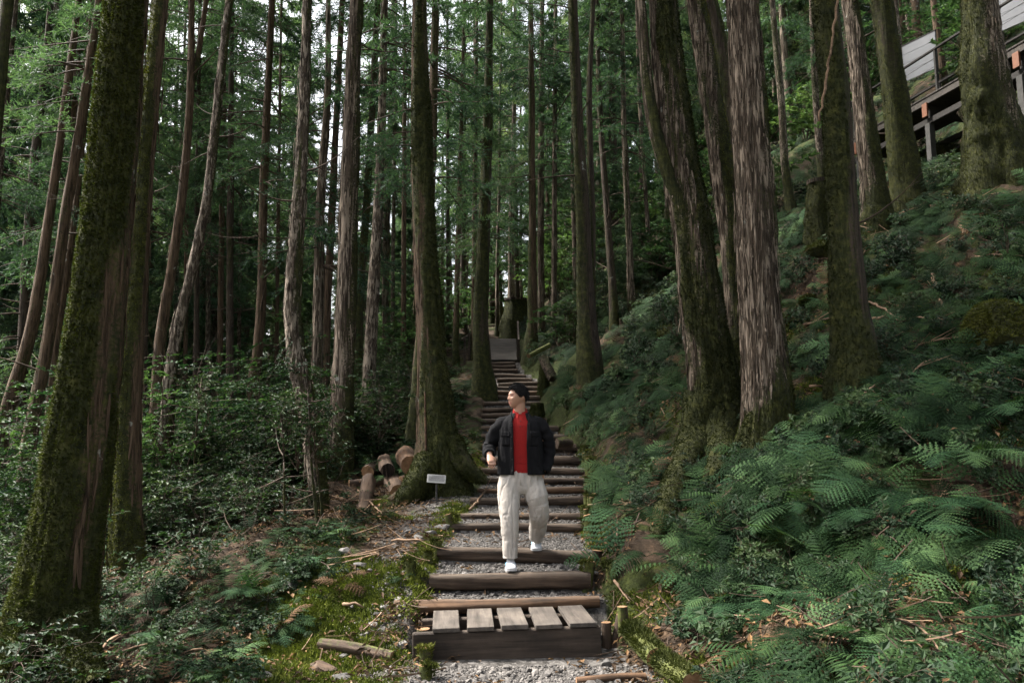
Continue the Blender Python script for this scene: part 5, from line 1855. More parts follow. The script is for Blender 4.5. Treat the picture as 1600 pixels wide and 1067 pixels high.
Y0, Y1 = 12.6, 21.2
V, Fs = box(-0.75, 0.75, -0.068, 0.068, -0.02, 0.02, 0.004)
dme = MB().add2(V, Fs).mesh('deck_plank', [M['deck']])
k = 0
y = Y0
while y < Y1:
    link('deck_plank', dme, wk, (0.75, y - 19.0, 0.03), (0, 0, random.uniform(-0.005, 0.005)))
    y += 0.145
    k += 1
for xx in (WX + 0.02, WX + 1.4):
    wpart('edge_beam', xx, xx + 0.09, Y0, Y1, WZ - 0.15, WZ + 0.005, 'deck')
    wpart('lower_beam', xx + 0.05, xx + 0.15, Y0, Y1, WZ - 0.62, WZ - 0.48, 'steel')
for yy in (13.0, 15.55, 18.15, 20.7):
    for xx in (WX + 0.03, WX + 1.38):
        g = gz(xx, yy)
        wpart('support_post', xx, xx + 0.15, yy, yy + 0.15, min(g, WZ - 1.2) - 0.3, WZ - 0.622, 'steel_grey')
    wpart('orange_bracket', WX - 0.035, WX + 0.012, yy - 0.02, yy + 0.14, WZ - 0.46, WZ - 0.13, 'orange', 0.004)
    wpart('cross_beam', WX + 0.12, WX + 1.42, yy + 0.03, yy + 0.12, WZ - 0.475, WZ - 0.16, 'steel')
    b = np.array([[WX + 0.1, yy + 0.1, WZ - 1.9], [WX + 0.1, yy + 1.5, WZ - 0.62]]) - np.array([WX, 19.0, WZ])
    V, Fs = tube(b, 0.035, 6)
    link('brace', MB().add2(V, Fs).mesh('brace', [M['steel']]), wk)
    b = np.array([[WX + 1.45, yy + 0.1, WZ - 0.7], [WX + 0.1, yy + 0.1, WZ - 1.7]]) - np.array([WX, 19.0, WZ])
    V, Fs = tube(b, 0.03, 6)
    link('brace', MB().add2(V, Fs).mesh('brace', [M['steel']]), wk)
for xx in (WX + 0.0, WX + 1.45):
    wpart('top_rail', xx, xx + 0.06, Y0, Y1, WZ + 1.05, WZ + 1.10, 'steel')
    for yy in np.arange(13.3, 21.2, 1.5):
        wpart('rail_post', xx + 0.005, xx + 0.055, yy, yy + 0.06, WZ + 0.05, WZ + 1.048, 'steel')
    for zz in (0.25, 0.45, 0.65, 0.85):
        V, Fs = tube(np.array([[xx + 0.03, Y0, WZ + zz], [xx + 0.03, Y1, WZ + zz]]) - np.array([WX, 19.0, WZ]), 0.006, 4)
        link('rail_wire', MB().add2(V, Fs).mesh('rail_wire', [M['steel']]), wk)


def panel(px_l, px_r, py_tl, py_tr, py_bl, lab, Yl, Yr):
    """a pale sheet standing behind the walkway, edges level"""
    tl, tr, bl = at(px_l, py_tl, Yl), at(px_r, py_tr, Yr), at(px_l, py_bl, Yl)
    h = tl[2] - bl[2]
    L = math.hypot(tr[0] - tl[0], tr[1] - tl[1])
    o = thing('pale_panel', lab, 'panel', (tl[0], tl[1], bl[2]), math.atan2(tr[1] - tl[1], tr[0] - tl[0]), 'pale panels behind the raised walkway')
    rows = 4
    for k in range(rows):
        V, Fs = box(0, L, -0.02, 0.02, k * h / rows + 0.006, (k + 1) * h / rows, 0.003)
        link('sheet', MB().add2(V, Fs).mesh('sheet', [M['white_panel']]), o)
    for xx in (0.02, L - 0.08):
        V, Fs = box(xx, xx + 0.06, 0.021, 0.08, -1.6, h + 0.05, 0.003)
        link('post', MB().add2(V, Fs).mesh('post', [M['steel']]), o)
    V, Fs = box(-0.02, L + 0.02, -0.03, 0.03, h + 0.001, h + 0.04, 0.003)
    link('top_edge', MB().add2(V, Fs).mesh('top_edge', [M['steel']]), o)


panel(1406, 1461, 76, 47, 131, 'pale sheet panel behind the left part of the walkway railing', 24.5, 23.4)
panel(1556, 1630, 0, -38, 52, 'pale sheet panel behind the railing at the upper right corner', 19.5, 18.48)

# ------------------------------------------------------------------ rocks, stumps, mounds
def rock(px, py, r, label, seed, flat=0.6, mat='rock', moss=0.0, name='rock', cat='rock', fuzz=0, sub=3, group='stones beside the path', d=None):
    h = hit(px, py) if d is None else at(px, py, d)
    V, F = pebble(seed, flat, sub)
    V = V * (1 + 0.18 * (fbm(V * 3, seed, 3) - 0.5))[:, None] * r
    o = link(name, mesh_np(name, V, [F], [M[mat]], False, None, {'moss': np.clip(moss + 0.3 * V[:, 2] / r, 0, 1)}), None, (h[0], h[1], h[2] + r * flat * 0.25), (random.uniform(-0.15, 0.15), random.uniform(-0.15, 0.15), random.uniform(0, 6)))
    tag(o, label, cat, group)
    if fuzz:
        rng = np.random.default_rng(seed)
        f = F[rng.integers(0, len(F), fuzz)]
        w = rng.dirichlet((1, 1, 1), fuzz)
        P = (V[f] * w[..., None]).sum(1)
        N = unit(np.cross(V[f][:, 1] - V[f][:, 0], V[f][:, 2] - V[f][:, 0]))
        k = N[:, 2] > -0.3
        P, N = P[k], N[k]
        Vb, Fb = blades(P, unit(N + rng.normal(size=P.shape) * 0.5), rng.uniform(0.015, 0.05, len(P)), np.full(len(P), 0.018), rng)
        tag(link('moss', mesh_np('moss', Vb, [Fb], [M['moss']]), o), kind='stuff')
    return o


for k, (px, py, r, lab) in enumerate([
        (687, 1022, 0.085, 'rounded grey stone before the left end of the slatted step'), (603, 950, 0.06, 'pale stone left of the reddish peeled log'), (583, 978, 0.07, 'upright slab-like stone left of the slatted step'),
        (566, 885, 0.09, 'dark flat stone behind the moss carpet'), (536, 1062, 0.08, 'pale flat stone at the bottom edge, left of the path'), (415, 1062, 0.07, 'round grey stone at the bottom edge, far left of the path'),
        (690, 826, 0.10, 'grey stone beside the stairs below the plaque'), (672, 836, 0.08, 'brown stone left of the grey one below the plaque'), (540, 865, 0.09, 'flat stone in the gravel left of the stairs'),
        (655, 845, 0.10, 'flat slate stone in the gravel below the plaque'), (640, 832, 0.07, 'small stone left of the slate, below the log pile'), (575, 1015, 0.05, 'small stone by the rotten board'),
        (627, 1008, 0.06, 'stone in the gravel left of the slatted step'), (850, 728, 0.05, 'small stone on a step right of the man'), (462, 915, 0.09, 'half-buried boulder left of the moss carpet'),
        (950, 1040, 0.06, 'grey stone at the foot of the bare stakes'), (620, 870, 0.05, 'small stone in the leaf litter left of the log steps')]):
    rock(px, py, r, lab, 800 + k, random.uniform(0.4, 0.75))
rock(505, 1050, 0.16, 'ochre rotten wood chunk at the bottom edge, left of the path', 830, 0.45, 'log_bark', 0.2, 'wood_chunk', 'wood chunk', 0)
rock(1262, 475, 0.16, 'small round moss cushion left of the vine-hung trunk', 831, 0.8, 'stump', 0.9, 'mossy_boulder', 'boulder', 2500, group='moss-covered boulders')
rock(1570, 540, 0.55, 'big overhanging mossy mound at the right edge', 832, 0.65, 'stump', 0.9, 'mossy_boulder', 'boulder', 9000, group='moss-covered boulders')
rock(1285, 400, 0.28, 'square mossy block uphill of the vine-hung trunk', 833, 0.9, 'stump', 0.9, 'mossy_boulder', 'boulder', 4000, group='moss-covered boulders')
rock(1480, 250, 0.6, 'low moss-topped rock below the walkway post', 834, 0.5, 'stump', 0.85, 'mossy_boulder', 'boulder', 5000, group='moss-covered boulders')
rock(700, 628, 0.4, 'mossy mound left of the stairs beside the dark slender trunk', 835, 0.6, 'stump', 0.9, 'mossy_boulder', 'boulder', 5000, group='moss-covered boulders')
rock(905, 500, 0.5, 'root-covered earth hump right of the stair top', 836, 0.7, 'stump', 0.5, 'mossy_boulder', 'boulder', 2500, group='moss-covered boulders')
rock(1052, 530, 0.35, 'dark mossy hump against the huge leaning trunk', 837, 0.8, 'stump', 0.7, 'mossy_boulder', 'boulder', 2500, group='moss-covered boulders')


def stump(px, py, w_px, h_px, lab, seed, d=None):
    h = hit(px, py) if d is None else at(px, py, d)
    dpt = h[1]
    r = w_px * dpt / FPX / 2
    H = h_px * dpt / FPX
    pts = [np.array([h[0], h[1], h[2] - 0.3]), np.array([h[0], h[1], h[2] + H * 0.4]), np.array([h[0] + 0.02, h[1], h[2] + H])]
    me, ax, rr, raw = trunk_mesh(pts, [r * 1.15, r, r * 0.85], 'stump', 24, 0.06, 0.6, None, seed, 0.5, 0.35, 0, knob=0.15)
    root = thing('tree_stump', lab, 'stump', tuple(pts[0] + np.array([0, 0, 0.3])))
    link('trunk', me, root, (0, 0, -0.3))
    V, Fs = tube(np.array([[0, 0, H - 0.08], [0, 0, H + 0.0]]), r * 0.86, 14)
    link('top', MB().add2(V, Fs).mesh('top', [M['stump']]), root, (0.02, 0, 0))
    mf = moss_fuzz(raw, 4000, seed, 99, base=pts[0], thr=0.35)
    if mf:
        tag(link('moss', mf, root, (0, 0, -0.3)), kind='stuff')
    TREE_SPOTS.append((h[0], h[1], r * 1.3))


stump(1282, 372, 44, 95, 'tall mossy stump left of the vine-hung trunk', 850)
stump(806, 528, 46, 62, 'dark hollow stump behind the boardwalk at the stair top', 851, d=31.5)
stump(838, 660, 20, 30, 'dark stump beside the upper stairs, right of the head of the man', 852)
stump(850, 615, 16, 45, 'narrow dark stump on the bank right of the upper stairs', 853)

# ------------------------------------------------------------------ fallen sticks and branches
def stick(pp, w, lab, seed, mat='stick', lift=0.1, group='dead branches lying on the slope', side=True, d=None):
    pts = []
    for q in pp:
        h = hit(q[0], q[1]) if d is None else at(q[0], q[1], d)
        pts.append(h + np.array([0, 0, lift * (q[2] if len(q) > 2 else 1.0)]))
    pts = np.array(pts)
    if len(pts) > 2 or True:
        # keep depth steady so that the branch does not zigzag over the bumps
        dm = np.linspace(pts[0][1], pts[-1][1], len(pts))
        pts = np.array([at(q[0], q[1], y) + np.array([0, 0, lift]) for q, y in zip(pp, dm)])
    r0 = w * pts[0][1] / FPX / 2
    P, rr = resample(pts, np.linspace(r0, r0 * 0.45, len(pts)), 0.06)
    rng = np.random.default_rng(seed)
    P = P + rng.normal(size=P.shape) * r0 * 0.35
    mb = MB()
    V, Fs = tube(P, rr * (1 + 0.15 * rng.normal(size=len(rr))), 6)
    mb.add2(V, Fs)
    o = link('dead_branch', mb.mesh('dead_branch', [M[mat]], True, None, P[0]), None, tuple(P[0]))
    tag(o, lab, 'branch', group)
    if side and len(P) > 6:
        for q in range(2):
            i = int(rng.integers(2, len(P) - 2))
            t = unit(P[i + 1] - P[i])
            dd_ = unit(t + rng.normal(size=3) * 0.6)
            L = rng.uniform(0.15, 0.5)
            PP = P[i] + dd_ * (L * np.linspace(0, 1, 5))[:, None]
            V, Fs = tube(PP - P[0], np.linspace(rr[i] * 0.55, 0.0015, 5), 5)
            link('twig', MB().add2(V, Fs).mesh('twig', [M[mat]], True), o)
    return o


STICKS = [
    ([(1360, 508), (1410, 506), (1476, 512)], 5, 'straight pale branch lying level right of the vine-hung trunk'),
    ([(1358, 482), (1385, 495), (1405, 512)], 4, 'short pale stick meeting the level branch'),
    ([(1378, 540), (1410, 556), (1445, 577), (1470, 576)], 4, 'bent brown branch below the level branch'),
    ([(1380, 632), (1415, 612), (1445, 585), (1500, 573), (1543, 530)], 5, 'long crooked forked branch on the middle of the slope'),
    ([(1415, 615), (1430, 592), (1455, 575), (1520, 582)], 3.5, 'thin reddish branch crossing the forked one'),
    ([(1428, 555), (1460, 545), (1510, 537)], 4, 'twiggy branch above the forked one'),
    ([(1255, 518), (1285, 510), (1305, 505)], 4, 'pale stick left of the vine-hung trunk'),
    ([(1252, 538), (1280, 530), (1302, 520)], 4, 'second pale stick left of the vine-hung trunk, lower'),
    ([(1265, 616), (1310, 612), (1350, 602)], 4, 'level stick at the foot of the vine-hung trunk'),
    ([(1330, 646), (1360, 622), (1380, 605)], 4, 'slanting stick below the vine-hung trunk'),
    ([(1500, 364), (1520, 378), (1567, 378)], 5, 'curved pale branch high on the slope below the walkway'),
    ([(1535, 350), (1555, 362), (1568, 372)], 3, 'thin stick touching the curved branch high on the slope'),
    ([(1525, 412), (1555, 408), (1575, 408)], 4, 'short level stick below the curved branch'),
    ([(1490, 330), (1530, 318), (1600, 308)], 4, 'long stick high on the slope at the right edge'),
    ([(1350, 360), (1400, 345), (1450, 325)], 4, 'branch lying at the feet of two leaning trunks'),
    ([(1480, 770), (1530, 772), (1600, 780)], 5, 'reddish branch among ferns at the right edge'),
    ([(1200, 760), (1250, 752), (1290, 745)], 4, 'stick below the shaggy trunk foot'),
    ([(1545, 640), (1580, 655), (1600, 662)], 4, 'stick at the right edge below the mossy mound'),
    ([(1458, 440), (1466, 470), (1474, 496)], 6, 'mossy broken stick standing in the slope'),
    ([(1215, 340), (1240, 330), (1265, 322)], 4, 'pale stick uphill left of the tall mossy stump'),
    ([(95, 1064), (140, 1035), (175, 1005), (205, 995)], 9, 'thick brown branch leaning at the thick mossy tree'),
    ([(110, 1062), (180, 1030), (235, 1015), (262, 1035)], 5, 'thin forked branch on the ground in the lower left'),
    ([(190, 1040), (150, 1005), (165, 960)], 4, 'thin upright twig beside the thick mossy tree'),
    ([(215, 952), (260, 925), (300, 908)], 3, 'thin slanting twig by the straight brown trunk'),
    ([(340, 1030), (300, 1022), (262, 1050)], 4, 'bent twig on the ground left of the rotten board'),
    ([(612, 850), (640, 848), (662, 851)], 4, 'orange stick on the gravel left of the log steps'),
    ([(535, 952), (555, 950), (570, 958)], 6, 'short reddish branch in the moss carpet'),
    ([(400, 850), (425, 858), (442, 858)], 5, 'pale root-like stick left of the thin sapling'),
    ([(735, 800), (752, 780), (760, 765)], 4, 'stick leaning on the left edge of the stairs'),
    ([(505, 808), (530, 795), (557, 777)], 3, 'thin stick leaning on the log pile'),
    ([(560, 770), (580, 790), (598, 808)], 3, 'dark stick across the purplish log'),
    ([(420, 1000), (445, 985), (460, 975)], 4, 'twig at the lower rim of the moss carpet'),
    ([(960, 925), (975, 945), (985, 960)], 4, 'reddish stick on the soil right of the slatted step'),
]
for k, (pp, w, lab) in enumerate(STICKS):
    stick(pp, w, lab, 900 + k, 'stick' if k % 4 != 3 else 'twig', 0.10 if pp[0][0] > 900 else 0.04, 'dead branches on the slope' if pp[0][0] > 900 else 'dead branches on the left floor')

# thin saplings left of the stairs
def sapling(px, lab, d, seed, w=6, mat='bark_grey', leafy=True):
    pts = [at(x, y, d) for x, y in px]
    g = gz(pts[0][0], pts[0][1])
    pts[0][2] = min(pts[0][2], g - 0.05)
    r0 = w * d / FPX / 2
    me, ax, rr, raw = trunk_mesh(pts, np.linspace(r0, r0 * 0.4, len(pts)), mat, 8, 0.08, 0.1, None, seed, 0.2, 0.1, 5, (0.5, 2.2), 0.6)
    root = thing('sapling', lab, 'sapling', tuple(pts[0]), 0, 'thin saplings left of the stairs')
    link('trunk', me, root)
    rng = np.random.default_rng(seed)
    if leafy:
        for k in range(3):
            i = int(rng.integers(len(ax) // 2, len(ax)))
            link('leafy_branch', SHR[int(rng.integers(3))], root, tuple(ax[i] - np.array(pts[0]) - np.array([0, 0, 0.15])), (rng.normal() * 0.4, rng.normal() * 0.4, rng.random() * 6), (0.8, 0.8, 0.8))


sapling([(500, 845), (492, 780), (486, 720), (483, 640), (478, 560)], 'pale thin sapling in front of the creeper-wrapped trunk', 9.4, 950, 7)
sapling([(506, 845), (502, 790), (492, 700), (488, 620)], 'second thin sapling against the creeper-wrapped trunk', 9.5, 951, 5, 'bark_brown')
sapling([(446, 850), (444, 780), (443, 700), (440, 640)], 'dark thin sapling left of the creeper-wrapped trunk', 9.3, 952, 5, 'bark_dark')
sapling([(300, 800), (305, 700), (312, 600)], 'thin sapling in the undergrowth left of centre', 11, 953, 5, 'bark_dark')

# creeper leaves on the crooked trunk and leafy bushes low in front of trunks
def bush(px, py, d, lab, s, k, group='leafy bushes left of the stairs'):
    p = at(px, py, d)
    g = gz(p[0], p[1])
    root = thing('leafy_bush', lab, 'bush', (p[0], p[1], g - 0.03), 0, group)
    h = max(0.3, p[2] - g)
    for q in range(3):
        link('branch', SHR[(k + q) % 4], root, (random.uniform(-0.15, 0.15), random.uniform(-0.1, 0.1), h * q / 3.0), (random.uniform(-0.2, 0.2), random.uniform(-0.2, 0.2), random.uniform(0, 6)), (s, s, max(s, h / 3 / 0.7)))


for k, (px, py, d, s, lab) in enumerate([
        (455, 560, 9.8, 1.0, 'tall leafy bush hiding the middle of the creeper-wrapped trunk'), (510, 620, 11, 1.0, 'leafy bush between the creeper-wrapped and pale scaly trunks'),
        (600, 620, 13.5, 1.2, 'dark leafy bush behind the log pile'), (420, 640, 12, 1.1, 'leafy bush left of the creeper-wrapped trunk'), (60, 660, 9.5, 1.1, 'leafy bush behind the thick mossy trunk at the left edge'),
        (15, 640, 10, 1.1, 'leafy bush cut by the left edge of the picture'), (330, 720, 12, 1.0, 'leafy bush under the slim leaning trunks'), (640, 560, 15.5, 1.2, 'leafy bush left of the big flared trunk'),
        (890, 470, 22.5, 1.3, 'bright leafy bush right of the stair top'), (1590, 330, 9.5, 0.7, 'glossy leafy bush at the right edge below the walkway'), (1060, 480, 15, 1.0, 'leafy bush left of the huge leaning trunk')]):
    bush(px, py, d, lab, s, k)

# vine on the mossy trunk
mb = MB()
vd = hit(1338, 598)[1] - 0.32
P_, r_ = resample([at(1278, 190, vd), at(1290, 130, vd), at(1300, 70, vd), at(1306, 20, vd), at(1310, -30, vd)], [0.012, 0.016, 0.014, 0.016, 0.013], 0.06)
P_ = P_ + np.random.default_rng(3).normal(size=P_.shape) * 0.006
V, Fs = tube(P_, r_, 7)
mb.add2(V, Fs)
tag(link('hanging_vine', mb.mesh('hanging_vine', [M['stick']], True, None, P_[0]), None, tuple(P_[0])), 'woody vine looping down beside the moss-green trunk', 'vine')

# ------------------------------------------------------------------ the man on the stairs
M['skin'] = None


def mat_skin():
    m, nt, bs = new_mat('skin')
    a = nd(nt, 'ShaderNodeAttribute', attribute_name='paint')
    tc = nd(nt, 'ShaderNodeTexCoord')
    c = ramp(nt, a.outputs['Fac'], [(0.0, (0.42, 0.235, 0.16)), (0.33, (0.42, 0.17, 0.13)), (0.66, (0.03, 0.02, 0.018)), (1.0, (0.02, 0.015, 0.013))])
    cc = mixc(nt, 0.5, c.outputs[0], ramp(nt, noise(nt, 14, 4, tc.outputs['Object']), [(0.3, (0.8, 0.78, 0.76)), (0.7, (1.1, 1.1, 1.1))]).outputs[0], 'MULTIPLY')
    nt.links.new(cc, bs.inputs['Base Color'])
    bs.inputs['Roughness'].default_value = 0.5
    bs.inputs['Subsurface Weight'].default_value = 0.08
    bs.inputs['Subsurface Scale'].default_value = 0.01
    return m


def mat_cloth(name, c, weave=260, rough=0.9, var=0.12, rib=None):
    m, nt, bs = new_mat(name)
    tc = nd(nt, 'ShaderNodeTexCoord')
    v = tc.outputs['Object']
    f = noise(nt, weave, 2, v)
    f2 = noise(nt, 7, 5, v, 0.6)
    r = ramp(nt, f2, [(0.25, tuple(x * (1 - var) for x in c)), (0.75, tuple(x * (1 + var) for x in c))])
    cc = mixc(nt, 0.5, r.outputs[0], ramp(nt, f, [(0.3, (0.7, 0.7, 0.7)), (0.7, (1.2, 1.2, 1.2))]).outputs[0], 'MULTIPLY')
    nt.links.new(cc, bs.inputs['Base Color'])
    bs.inputs['Roughness'].default_value = rough
    bs.inputs['Specular IOR Level'].default_value = 0.2
    bs.inputs['Sheen Weight'].default_value = 0.0
    bump(nt, bs, f, 0.25, 0.004)
    return m


M['skin'] = mat_skin()
M['hair'] = mat_plain('black_hair', (0.009, 0.008, 0.008), 0.75, 0.4, 60, 0.0, 0.3, 0.15)
M['jacket'] = mat_cloth('black_twill', (0.0055, 0.0055, 0.0065))
M['polo'] = mat_cloth('red_knit', (0.24, 0.012, 0.011), 180)
M['trouser'] = mat_cloth('cream_cotton', (0.40, 0.365, 0.325), 300, 0.9, 0.06)
M['shoe'] = mat_plain('white_shoe', (0.55, 0.565, 0.59), 0.55, 0.08, 20)
M['sole'] = mat_plain('shoe_sole', (0.5, 0.5, 0.5), 0.7, 0.1, 20)
M['shoe_blue'] = mat_plain('shoe_blue', (0.10, 0.27, 0.42), 0.6, 0.1, 20)
M['button'] = mat_plain('button', (0.035, 0.033, 0.033), 0.35, 0.1, 20)


def fuse(mb, voxel, smooth=6, fac=0.5):
    """one continuous surface from overlapping closed pieces"""
    me = mb.mesh('tmp', [])
    ob = bpy.data.objects.new('tmp', me)
    COL.objects.link(ob)
    md = ob.modifiers.new('r', 'REMESH')
    md.mode = 'VOXEL'
    md.voxel_size = voxel
    ms = ob.modifiers.new('s', 'SMOOTH')
    ms.iterations = smooth
    ms.factor = fac
    dg = bpy.context.evaluated_depsgraph_get()
    ev = ob.evaluated_get(dg)
    m2 = ev.to_mesh()
    n = len(m2.vertices)
    V = np.zeros(n * 3)
    m2.vertices.foreach_get('co', V)
    N = np.zeros(n * 3)
    m2.vertices.foreach_get('normal', N)
    F = [list(p.vertices) for p in m2.polygons]
    q = np.array([f for f in F if len(f) == 4], int).reshape(-1, 4)
    t = np.array([f for f in F if len(f) == 3], int).reshape(-1, 3)
    ev.to_mesh_clear()
    bpy.data.objects.remove(ob)
    bpy.data.meshes.remove(me)
    return V.reshape(-1, 3), N.reshape(-1, 3), q, t


def loft(rings, nseg=28, power=2.3, sub=5, cap=True):
    """rings: centre (3), half width x, half depth y -> closed horizontal-ring loft"""
    C, _ = resample([r[0] for r in rings], [r[1] for r in rings], 1e9)
    n = len(rings)
    t = np.arange(n)
    tt = np.linspace(0, n - 1, (n - 1) * sub + 1)

    def sm(vals):
        vals = np.asarray(vals, float)
        P, _ = [], 0
        out = np.empty(len(tt))
        d = np.gradient(vals)
        i = np.minimum(tt.astype(int), n - 2)
        u = tt - i
        h1 = 2 * u**3 - 3 * u**2 + 1
        h2 = u**3 - 2 * u**2 + u
        h3 = -2 * u**3 + 3 * u**2
        h4 = u**3 - u**2
        return h1 * vals[i] + h2 * d[i] + h3 * vals[i + 1] + h4 * d[i + 1]
    cx, cy, cz = [sm([r[0][k] for r in rings]) for k in range(3)]
    hw, hd = sm([r[1] for r in rings]), sm([r[2] for r in rings])
    a = np.linspace(0, 2 * np.pi, nseg, endpoint=False)
    sx = np.sign(np.cos(a)) * np.abs(np.cos(a)) ** (2 / power)
    sy = np.sign(np.sin(a)) * np.abs(np.sin(a)) ** (2 / power)
    V = np.stack([cx[:, None] + hw[:, None] * sx, cy[:, None] + hd[:, None] * sy, cz[:, None] + 0 * sx], -1).reshape(-1, 3)
    m = len(tt)
    i = np.arange(m - 1)[:, None] * nseg
    j = np.arange(nseg)[None, :]
    Q = np.stack([i + j, i + (j + 1) % nseg, i + nseg + (j + 1) % nseg, i + nseg + j], -1).reshape(-1, 4)
    if cz[-1] < cz[0]:
        Q = Q[:, ::-1]
    Fs = [Q]
    if cap:
        V = np.concatenate([V, [[cx[0], cy[0], cz[0]]], [[cx[-1], cy[-1], cz[-1]]]])
        jj = np.arange(nseg)
        kk = (jj + 1) % nseg
        b = (m - 1) * nseg
        Fs.append(np.concatenate([np.stack([np.full(nseg, m * nseg), kk, jj], -1), np.stack([np.full(nseg, m * nseg + 1), b + jj, b + kk], -1)]))
    return V, Fs


YT = 7.72
foot_z = float(tread_z(np.array([7.52]))[0])
origin = np.array([at(797, 880, 7.55)[0], 7.60, foot_z])
man = thing('person', 'man in black overshirt, red polo and cream trousers walking down the log steps, looking aside', 'person', tuple(origin))


def mlink(name, me, parent=man):
    return link(name, me, parent)


def pm(px, py, Y=YT):
    return at(px, py, Y) - origin


# ---- body: head, neck, trunk, arms with hands, legs, one surface
yaw = R(64)
HF = np.array([-math.sin(yaw), -math.cos(yaw), -0.03])       # where the face looks
HU = unit(np.array([0.03, -0.06, 1.0]))
HF = unit(HF - HU * (HF @ HU))
HL = np.cross(HU, HF)
HC = pm(809.5, 620, YT + 0.0)


def head_to_world(p):
    return HC + p[:, :1] * HL + p[:, 1:2] * HF + p[:, 2:3] * HU


nu, nv = 64, 48
th = np.linspace(0, 2 * np.pi, nu, endpoint=False)
ph = np.linspace(0.02, np.pi - 0.02, nv)
TH, PH = np.meshgrid(th, ph)
dx, dy, dz = np.sin(PH) * np.sin(TH), np.sin(PH) * np.cos(TH), np.cos(PH)
x = 0.074 * dx
y = 0.095 * dy
z = 0.113 * dz
low = np.clip(-dz, 0, 1)
x = x * (1 - 0.38 * low ** 1.6)
y = np.where(dy > 0, y * (1 - 0.05 * low ** 2), y * (1 - 0.55 * low ** 1.3))
y = y + 0.030 * low ** 1.7 * sstep(-0.5, 0.6, dy)


def g(cx, cz, sx, sz):
    return np.exp(-((x - cx) / sx) ** 2 - ((z - cz) / sz) ** 2) * (dy > 0)


y = y + 0.017 * g(0, -0.024, 0.014, 0.015) + 0.010 * g(0, -0.004, 0.010, 0.022)
y = y + 0.006 * g(0, 0.028, 0.04, 0.01) - 0.011 * g(0.031, 0.008, 0.014, 0.010) - 0.011 * g(-0.031, 0.008, 0.014, 0.010)
y = y + 0.008 * g(0, -0.052, 0.018, 0.006) + 0.008 * g(0, -0.066, 0.016, 0.006) - 0.004 * g(0, -0.059, 0.02, 0.003) + 0.009 * g(0, -0.094, 0.02, 0.014)
y = y + 0.005 * g(0.04, -0.02, 0.016, 0.016) + 0.005 * g(-0.04, -0.02, 0.016, 0.016)
HV = head_to_world(np.stack([x, y, z], -1).reshape(-1, 3))
i = np.arange(nv - 1)[:, None] * nu
j = np.arange(nu)[None, :]
HQ = np.stack([i + j, i + nu + j, i + nu + (j + 1) % nu, i + (j + 1) % nu], -1).reshape(-1, 4)
top, bot = HC + HU * 0.113, HC - HU * 0.108 + HF * 0.012
HV = np.concatenate([HV, [top], [bot]])
jj = np.arange(nu)
HT = np.concatenate([np.stack([np.full(nu, nv * nu), jj, (jj + 1) % nu], -1), np.stack([np.full(nu, nv * nu + 1), (nv - 1) * nu + (jj + 1) % nu, (nv - 1) * nu + jj], -1)])
body = MB()
body.add2(HV, [HQ, HT])
for s in (-1, 1):        # ears
    e = [head_to_world(np.array([[s * 0.072, -0.012 - 0.004 * k, 0.016 - 0.011 * k]]))[0] for k in range(5)]
    V, Fs = tube(np.array(e), np.array([0.007, 0.013, 0.014, 0.011, 0.006]), 10)
    body.add2(V, Fs)


def limb(pts, rad, nseg=16):
    P, r = resample(pts, rad, 0.03)
    V, Fs = tube(P, r, nseg)
    body.add2(V, Fs)


limb([HC - HU * 0.05 - HF * 0.015, pm(812, 645, YT + 0.02), pm(813, 656, YT + 0.02)], [0.056, 0.056, 0.066])
V, Fs = loft([(pm(813, 654), 0.10, 0.06), (pm(813, 664), 0.175, 0.09), (pm(813, 690), 0.17, 0.105), (pm(813, 720), 0.15, 0.10), (pm(814, 750), 0.165, 0.105), (pm(814, 765), 0.15, 0.09)])
body.add2(V, Fs)
# the arm on the picture's left: elbow bent, hand loosely closed in front
shl, elb, wrl = pm(782, 664), pm(762, 701, YT + 0.04), pm(765, 711, YT - 0.16)
limb([shl, (shl + elb) / 2, elb], [0.052, 0.048, 0.042])
limb([elb, (elb + wrl) / 2, wrl], [0.042, 0.038, 0.027])
hd_ = unit(pm(768, 722, YT - 0.22) - wrl)
hside = unit(np.cross(hd_, np.array([0.25, -0.95, 0.2])))
hn = np.cross(hside, hd_)
palm = [wrl, wrl + hd_ * 0.035, wrl + hd_ * 0.075, wrl + hd_ * 0.095]
P, r = resample(palm, [0.026, 0.036, 0.040, 0.034], 0.015)
V, Fs = tube(P, r, 12, up=tuple(hn))
c = P.mean(0)
V = c + (V - c) - hn * ((V - c) @ hn)[:, None] * 0.45
body.add2(V, Fs)
for k, (off, ln) in enumerate([(-0.027, 0.062), (-0.009, 0.070), (0.009, 0.066), (0.026, 0.052)]):
    b0 = wrl + hd_ * 0.088 + hside * off
    p1 = b0 + hd_ * ln * 0.42 - hn * 0.004
    p2 = p1 + (hd_ * 0.45 - hn * 0.9) * ln * 0.42
    p3 = p2 + (-hd_ * 0.45 - hn * 0.85) * ln * 0.3
    limb([b0 - hd_ * 0.02, p1, p2, p3], [0.0105, 0.0098, 0.009, 0.0075], 8)
tb = wrl + hd_ * 0.03 - hside * 0.028
limb([tb, tb + hd_ * 0.025 - hside * 0.018 - hn * 0.012, tb + hd_ * 0.055 - hside * 0.014 - hn * 0.03, tb + hd_ * 0.068 - hside * 0.002 - hn * 0.042], [0.014, 0.0125, 0.0105, 0.008], 8)
# the other arm: hand in the trouser pocket
shr, ebr, wrr = pm(845, 664), pm(856, 703, YT + 0.06), pm(848, 733, YT + 0.02)
limb([shr, (shr + ebr) / 2, ebr], [0.052, 0.048, 0.042])
limb([ebr, (ebr + wrr) / 2, wrr, wrr + np.array([-0.02, -0.02, -0.07]), wrr + np.array([-0.035, -0.03, -0.14])], [0.042, 0.038, 0.027, 0.034, 0.02])
